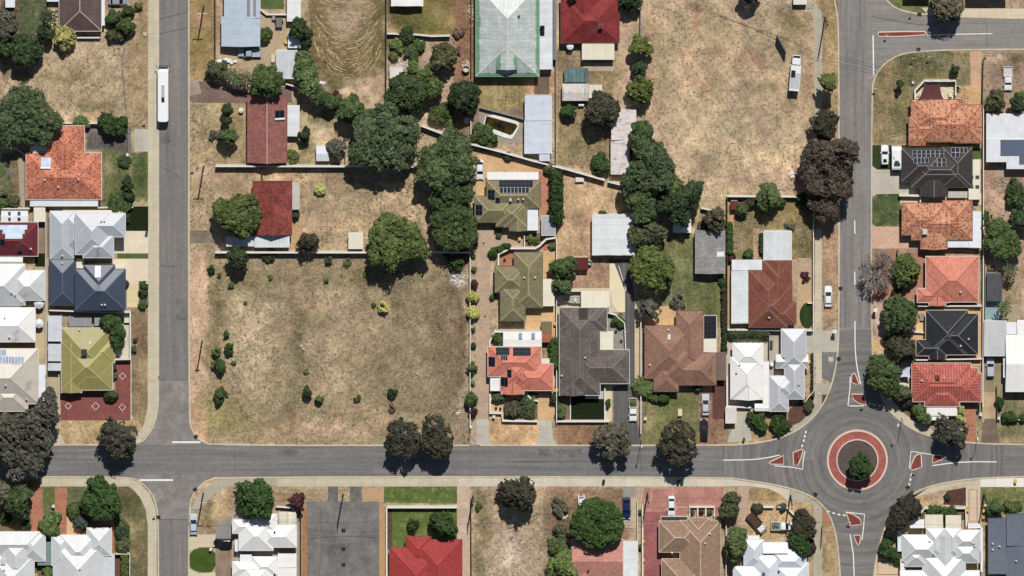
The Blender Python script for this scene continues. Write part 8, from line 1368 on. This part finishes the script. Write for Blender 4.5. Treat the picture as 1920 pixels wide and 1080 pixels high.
# clotheslines
def hoist(px, py, label, r=2.2, a0=.6):
    x, y, _ = W(px, py, 1.9); o = thing('clothesline', label, 'clothesline', (x, y, 0)); b = MB(); b.tube((x, y, 0), (x, y, 2.0), .045, n=6); b.build('pole', STEEL, o); b = MB()
    for k in range(4): a = a0 + k * math.pi / 2; b.tube((x, y, 1.7), (x + math.cos(a) * r, y + math.sin(a) * r, 2.05), .035, n=5)
    ar = b.build('arms', STEEL, o); b = MB()
    for q in (.45, .7, .95):
        for k in range(4): a, e = a0 + k * math.pi / 2, a0 + (k + 1) * math.pi / 2; b.tube((x + math.cos(a) * r * q, y + math.sin(a) * r * q, 1.75 + .3 * q), (x + math.cos(e) * r * q, y + math.sin(e) * r * q, 1.75 + .3 * q), .012, n=3)
    b.build('lines', WIREL, o)
hoist(16, 326, 'rotary clothesline on the circular lawn at the west edge'); hoist(1264, 548, 'rotary clothesline on the pale green back lawn', 2.6, 1.25); hoist(950, 179, 'rotary clothesline on dry lawn south of the green roof', 2.2, 1.45); hoist(1076, 108, 'rotary clothesline beside the cream patio of the faded red roof', 2.0, 1.2)
# tanks
def tank(px, py, r, h, label, m, name='water_tank', cat='tank', z=0, open_=False):
    x, y, _ = W(px, py, h); q = r * S; b = MB(); b.lathe((x, y), [(q, z), (q, h * .96), (q * .97, h), (q * .86, h + .06)] + ([(q * .82, h), (q * .80, h * .4), (0, h * .4)] if open_ else [(q * .3, h + .2), (0, h + .22)]), 20); o = b.build(name, m, origin=(x, y, 0)); tag(o, label, cat)
tank(1069, 87, 6.8, 2.0, 'white round water tank at the south wall of the faded red roof', TANKM); tank(874, 129, 7, 1.4, 'open pale concrete ring tank west of the green roof', plain((206, 196, 182)), open_=True); tank(1184, 285, 7, 1.6, 'dark open round tank beside the rusty shed', plain((96, 90, 84)), open_=True); tank(452, 207.5, 5, .9, 'round white tank top on the verge by the dusty red roof', plain((226, 218, 204))); tank(875, 226, 6, 1.2, 'pale oval tub in the back yard west of the pool', plain((200, 198, 190))); tank(1447, 684, 4, 1.2, 'round pale tank in the court between white and grey houses', TANKM); tank(1834, 372, 4, 1.2, 'white round tub behind the charcoal roof', TANKM, open_=True); tank(1106, 493, 4.5, 1.2, 'round pale tub at the east side of the maroon shed', plain((190, 186, 176)), open_=True); tank(1164, 590, 4, .9, 'yellowish round pot by the pebbled courtyard wall', plain((196, 166, 70)), open_=True, name='plant_pot', cat='pot')
x, y, _ = W(1090, 197, .8); o = thing('gas_tank', 'white capsule gas tank under the old streaked shed', 'gas tank', (x, y, 0)); b = MB(); b.tube((x - .6, y, .7), (x + .6, y, .7), .36, n=14); b.lathe((x, y), [(.1, 1.0), (.1, 1.15), (0, 1.17)], 8); b.build('tank_body', TANKM, o)
for u in (-.35, .35): b = MB(); b.box(x + u - .06, y - .25, 0, x + u + .06, y + .25, .42); b.build('stand', STEEL, o)
# swimming pool
Q = [(912, 211), (968, 226), (974, 231), (971, 243), (962, 257), (958, 262), (906, 243), (905, 237)]; P2 = [(912, 217), (967, 232), (971, 236), (961, 251), (956, 253), (908, 235)]
P = [W(a, c)[:2] for a, c in smooth_poly(Q, 1)]; I = [W(a, c)[:2] for a, c in P2]; cx, cy = sum(p[0] for p in P) / len(P), sum(p[1] for p in P) / len(P); o = thing('swimming_pool', 'slanted swimming pool with dark murky water and white surround', 'swimming pool', (cx, cy, 0))
b = MB(); b.prism(P, .02, .22); b.build('surround', plain((232, 230, 222), .7), o); b = MB(); b.prism(I, .05, .235); t = NT('murky_water'); n_1 = t.noise(t.pos(), .35, 3); b.build('pool_water', t.done(t.mix(t.rng(n_1, .4, .62, 0, 1), col(26, 24, 16), col(70, 62, 14)), .12, .5), o)
# shade sail, canopies, umbrellas
def sail(pts, zs, label, m, name='shade_sail'):
    P = [mathutils.Vector(W(a, c, z)) for (a, c), z in zip(pts, zs)]; cen = sum(P, mathutils.Vector()) / len(P); o = thing(name, label, 'shade sail', (cen.x, cen.y, 0)); b = MB(); n = 8; mid = cen - mathutils.Vector((0, 0, .25))
    for i in range(len(P)):
        p, q = P[i], P[(i + 1) % len(P)]; e = [p.lerp(q, k / n).lerp(mid, .14 * 4 * (k / n) * (1 - k / n)) for k in range(n + 1)]
        for u, v in zip(e, e[1:]): b.face([u, v, mid]); b.face([v - mathutils.Vector((0, 0, .02)), u - mathutils.Vector((0, 0, .02)), mid - mathutils.Vector((0, 0, .02))])
    b.build('sail_cloth', m, o)
    for p in P: b = MB(); b.tube((p.x, p.y, 0), (p.x, p.y, p.z), .05, n=6); b.build('post', STEEL, o)
sail([(1733, 157), (1763, 157), (1772, 192), (1717, 194)], (2.9, 2.6, 2.7, 2.9), 'maroon shade sail over the polygonal courtyard', plain((104, 62, 62), .9, .1, .06)); sail([(1687, 687), (1707, 687), (1707, 708), (1687, 708)], (2.4, 2.2, 2.4, 2.2), 'mauve-white square shade canopy west of the red striped roof', plain((206, 206, 226), .8, .2, .04))
def umbrella(px, py, r, label, m):
    x, y, _ = W(px, py, 2.4); o = thing('garden_umbrella', label, 'umbrella', (x, y, 0)); q = r * S; b = MB()
    for k in range(8): a, e = k * math.pi / 4, (k + 1) * math.pi / 4; A, B_ = (x + q * math.cos(a), y + q * math.sin(a), 2.1), (x + q * math.cos(e), y + q * math.sin(e), 2.1); b.face([A, B_, (x, y, 2.65)]); b.face([B_, A, (x, y, 2.6)])
    b.build('canopy', m, o); b = MB(); b.tube((x, y, 0), (x, y, 2.6), .03, n=6); b.build('pole', STEEL, o)
umbrella(73, 607, 9, 'white octagonal umbrella east of the white hip roof at the west edge', plain((226, 226, 230), .8)); umbrella(73, 570, 10, 'white octagonal umbrella south of the grey hip roof at the west edge', plain((220, 220, 228), .8))
# outdoor tables with seats
def table_set(px, py, label, wd=1.0, ln=1.8, n=4, m=None):
    x, y, _ = W(px, py, .75); o = thing('outdoor_table', label, 'table', (x, y, 0)); b = MB(); b.box(x - wd / 2, y - ln / 2, .7, x + wd / 2, y + ln / 2, .76); b.build('table_top', m or F_BROWN, o)
    for u in (-1, 1):
        for v in (-1, 1): b = MB(); b.box(x + u * wd * .42 - .04, y + v * ln * .42 - .04, 0, x + u * wd * .42 + .04, y + v * ln * .42 + .04, .7); b.build('leg', m or F_BROWN, o)
table_set(1729, 595, 'grey outdoor table in the orange courtyard of the black roof', 1.0, 1.5, m=F_GREY); table_set(1858, 502, 'brown picnic table north of the dark flat shed', 1.6, 1.0); table_set(1446, 646, 'dark outdoor table in the court north of the pale grey house', .7, 1.8, m=F_DARK); table_set(1782, 178, 'white outdoor table in the polygonal courtyard', .8, .9, m=F_WHITE)
for x, y, l in [(966, 751, 'dark pot, west one of a pair in the salmon house garden'), (974, 752, 'dark pot, east one of a pair in the salmon house garden'), (921, 754, 'small dark pot by the carport of the salmon house'), (930, 766, 'small dark pot by the white front wall of the salmon house'), (938, 767, 'small dark pot at the corner of the white front wall'), (1155, 622, 'dark pot in the pebbled courtyard'), (1165, 640, 'dark pot in the south of the pebbled courtyard'), (946, 488, 'small dark pot in the brick corner of the plain olive roof')]: tank(x, y, 2.3, .5, l, plain((60, 52, 48)), 'plant_pot', 'pot', open_=True)
# white sacks and rubble
def heap(name, label, cat, px, py, rx, ry, n, size, m, seed, h=.4):
    rs = random.Random(seed); x0, y0, _ = W(px, py); b = MB()
    for _ in range(n):
        a, q = rs.uniform(0, 6.28), rs.uniform(0, 1) ** .6; x, y = x0 + math.cos(a) * q * rx * S, y0 + math.sin(a) * q * ry * S; s = size * rs.uniform(.6, 1.3); k = rs.randint(5, 7); an = rs.uniform(0, 6)
        lo = [(x + math.cos(an + 6.283 * i / k) * s * rs.uniform(.8, 1.2), y + math.sin(an + 6.283 * i / k) * s * rs.uniform(.6, 1.0)) for i in range(k)]; zt = h * rs.uniform(.5, 1.2) * s / size
        hi = [(x + (p - x) * .62, y + (r - y) * .62, zt) for p, r in lo]
        for i in range(k): j = (i + 1) % k; b.face([(*lo[i], .02), (*lo[j], .02), hi[j], hi[i]])
        b.face(hi)
    o = b.build(name, m, origin=(x0, y0, 0)); tag(o, label, cat); return o
ROCK = plain((232, 224, 212), .9, .1, .1); heap('sack_pile', 'row of white sacks along the yard edge south of the silver blue house', 'sacks', 425, 116, 20, 4, 11, .6, plain((236, 234, 230), .8), 3, .6); heap('sack_pile', 'two white sacks at the end of the leafy boundary row', 'sacks', 603, 156, 7, 4, 5, .5, plain((236, 236, 234), .8), 4, .5)
for i, (a, c, rx, ry, n, sz, l) in enumerate([(856, 512, 16, 22, 70, .22, 'scatter of white rubble in the north-east of the vacant lot'), (573, 650, 8, 7, 7, .38, 'few pale stones in the middle of the vacant lot'), (860, 774, 5, 5, 10, .22, 'small white stone heap near the driveway in the vacant lot'), (462, 551, 5, 4, 9, .22, 'small grey stone heap in the west of the vacant lot'), (505, 578, 3, 2, 3, .22, 'single white stone in the west of the vacant lot'), (1484, 327, 5, 6, 14, .4, 'white broken slab heap at the foot of the giant dark crown'), (1450, 352, 40, 6, 40, .18, 'pink rubble strip along the south edge of the dry field'), (1878, 420, 14, 30, 70, .2, 'white rock border in the dry east yard'), (1880, 345, 22, 14, 60, .2, 'rock pile on the dry bank at the east edge'), (760, 118, 20, 10, 50, .2, 'white rubble in the garden west of the olive crown'), (785, 78, 10, 8, 16, .35, 'white and red debris by the curved white fence'), (873, 122, 8, 8, 18, .35, 'pale debris around the concrete ring tank'), (1055, 967, 8, 6, 30, .25, 'white junk by the pale grey-green shrub'), (1062, 1012, 6, 14, 20, .3, 'white junk along the west wall of the salmon pink roof'), (1180, 985, 8, 10, 20, .3, 'pale junk south of the dark blue car'), (884, 30, 5, 24, 20, .35, 'pale junk along the rusty brown fence'), (1470, 5, 10, 4, 8, .4, 'pale slab pieces at the top edge of the dry field'), (1169, 630, 5, 18, 22, .25, 'pale ornaments in the pebbled courtyard'), (1034, 285, 4, 24, 22, .3, 'pale junk along the east side of the long shed'), (1648, 430 + 180, 4, 4, 3, .2, 'three pale stones on the verge by the mottled tree'), (1708, 935 - 330, 3, 3, 3, .3, 'white stone under the mottled green tree')]):
    heap('rubble', l, 'rubble', a, c, rx, ry, n, sz, ROCK if 'white' in l and a < 1800 else plain((192, 178, 160), .9, .1, .25), 50 + i, .3)
for x, y, w_, d, l, m in [(1087, 337, 1.9, 1.0, 'white framed vent box on the bare yard by the diagonal wall', F_WHITE), (1050, 417, .8, .9, 'pale box at the end of the cypress hedge', F_CREAM), (743, 137, 3.0, 2.4, 'white flat box shed beside the dark boundary fence', F_WHITE), (1275, 774, 1.0, 1.5, 'cream board lying on the lawn of the pink-brown house', F_CREAM), (1500, 2, 3.0, 1.6, 'white flat kiosk at the top edge beside the winding footpath', F_WHITE), (1048, 562, .9, 1.8, 'white box beside the boat', F_WHITE), (1712, 155, .5, .5, 'white box outside the polygonal courtyard wall', F_WHITE), (513, 110, 1.1, 1.6, 'cream box beside the grey shed with white rim', F_CREAM), (513, 34, .7, .9, 'small grey box beside the dark trailer', F_GREY), (238, 601, 1.4, 1.0, 'white bench box in the walled yard of the mustard roof', F_WHITE)]:
    slab('storage_box', l, 'box', x, y, w_, d, .9 if w_ < 2.5 else 1.9, m)
# mown hay lines and tufts: nobody could count them
rs = np.random.default_rng(77); b = MB()
for k in range(34):
    ry = 16 + k * 4.9; rx = 60 + k * .6 + rs.uniform(-6, 6); cx_, cy_ = 652 + rs.uniform(-3, 3), -22
    a = .62 + rs.uniform(0, .25); z_ = 2.5 + rs.uniform(-.25, .1)
    while a < z_:
        e = min(a + rs.uniform(.06, .22), z_)
        if rs.random() < .62:
            pts = [(cx_ + rx * math.cos(t), cy_ + ry * math.sin(t) + rs.uniform(-1.2, 1.2)) for t in np.linspace(a, e, 5)]; ribbon(b, pts, rs.uniform(.08, .24), .0, .05, 0)
        a = e + rs.uniform(.0, .05)
o = b.build('cut_grass', grass((204, 182, 146), (176, 152, 114), 1.0), None); o['kind'] = 'stuff'
def tufts(name, n, boxes, kind, size, seed, hh=.12):
    r = np.random.default_rng(seed); P = []
    for (x0, y0, x1, y1), k in boxes:
        m = int(n * k); q = np.stack([r.uniform(x0, x1, m), r.uniform(y0, y1, m)], 1); q = q[vnoise(q[:, 0], q[:, 1], 26, seed) + .6 * vnoise(q[:, 0], q[:, 1], 9, seed + 1) > .02]; P.append(q)
    P = np.concatenate(P); X = (P[:, 0] - 960) * S; Y = (540 - P[:, 1]) * S; m = len(P); e = 4
    C3 = np.repeat(np.stack([X, Y, np.full(m, hh * .5)], 1), e, 0) + r.normal(size=(m * e, 3)) * np.array([.16, .16, .03]); C3[:, 2] = np.abs(C3[:, 2]) + .03; N = r.normal(size=(m * e, 3)) * .7; N[:, 2] = np.abs(N[:, 2]) + .5; N /= np.linalg.norm(N, axis=1, keepdims=True)
    o = quads_mesh(name, C3, N, size * r.uniform(.5, 1.5, m * e), r.uniform(1, 2.2, m * e), r.uniform(0, 1, m * e), r, (0, 0, 0), FOL[kind]); o['kind'] = 'stuff'
LOTS = [((388, 478, 880, 832), 1.0), ((1216, 0, 1525, 362), .35), ((545, 315, 790, 468), .3), ((890, 916, 1060, 1080), .2), ((5, 76, 236, 215), .2), ((357, 195, 400, 470), .1), ((1640, 100, 1815, 270), .2), ((1370, 400, 1522, 490), .15), ((1050, 230, 1145, 330), .08)]
FOL['weed'] = foliage((.10, .10, .05), (.20, .19, .09)); FOL['straw'] = foliage((.30, .25, .15), (.46, .40, .27))
tufts('weeds', 1700, LOTS, 'weed', .09, 5); tufts('dry_grass', 6500, LOTS, 'straw', .09, 9)
_dup = {k: v for k, v in LABELS.items() if len(v) > 1}
print('LABEL REPEATS', {k: len(v) for k, v in _dup.items() if 'overhead wire' not in k}); print('LONG', [k for k in LABELS if not 4 <= len(k.split()) <= 16]); print('N', len(LABELS), 'levels', max(q[4] for q in _SHEETS))
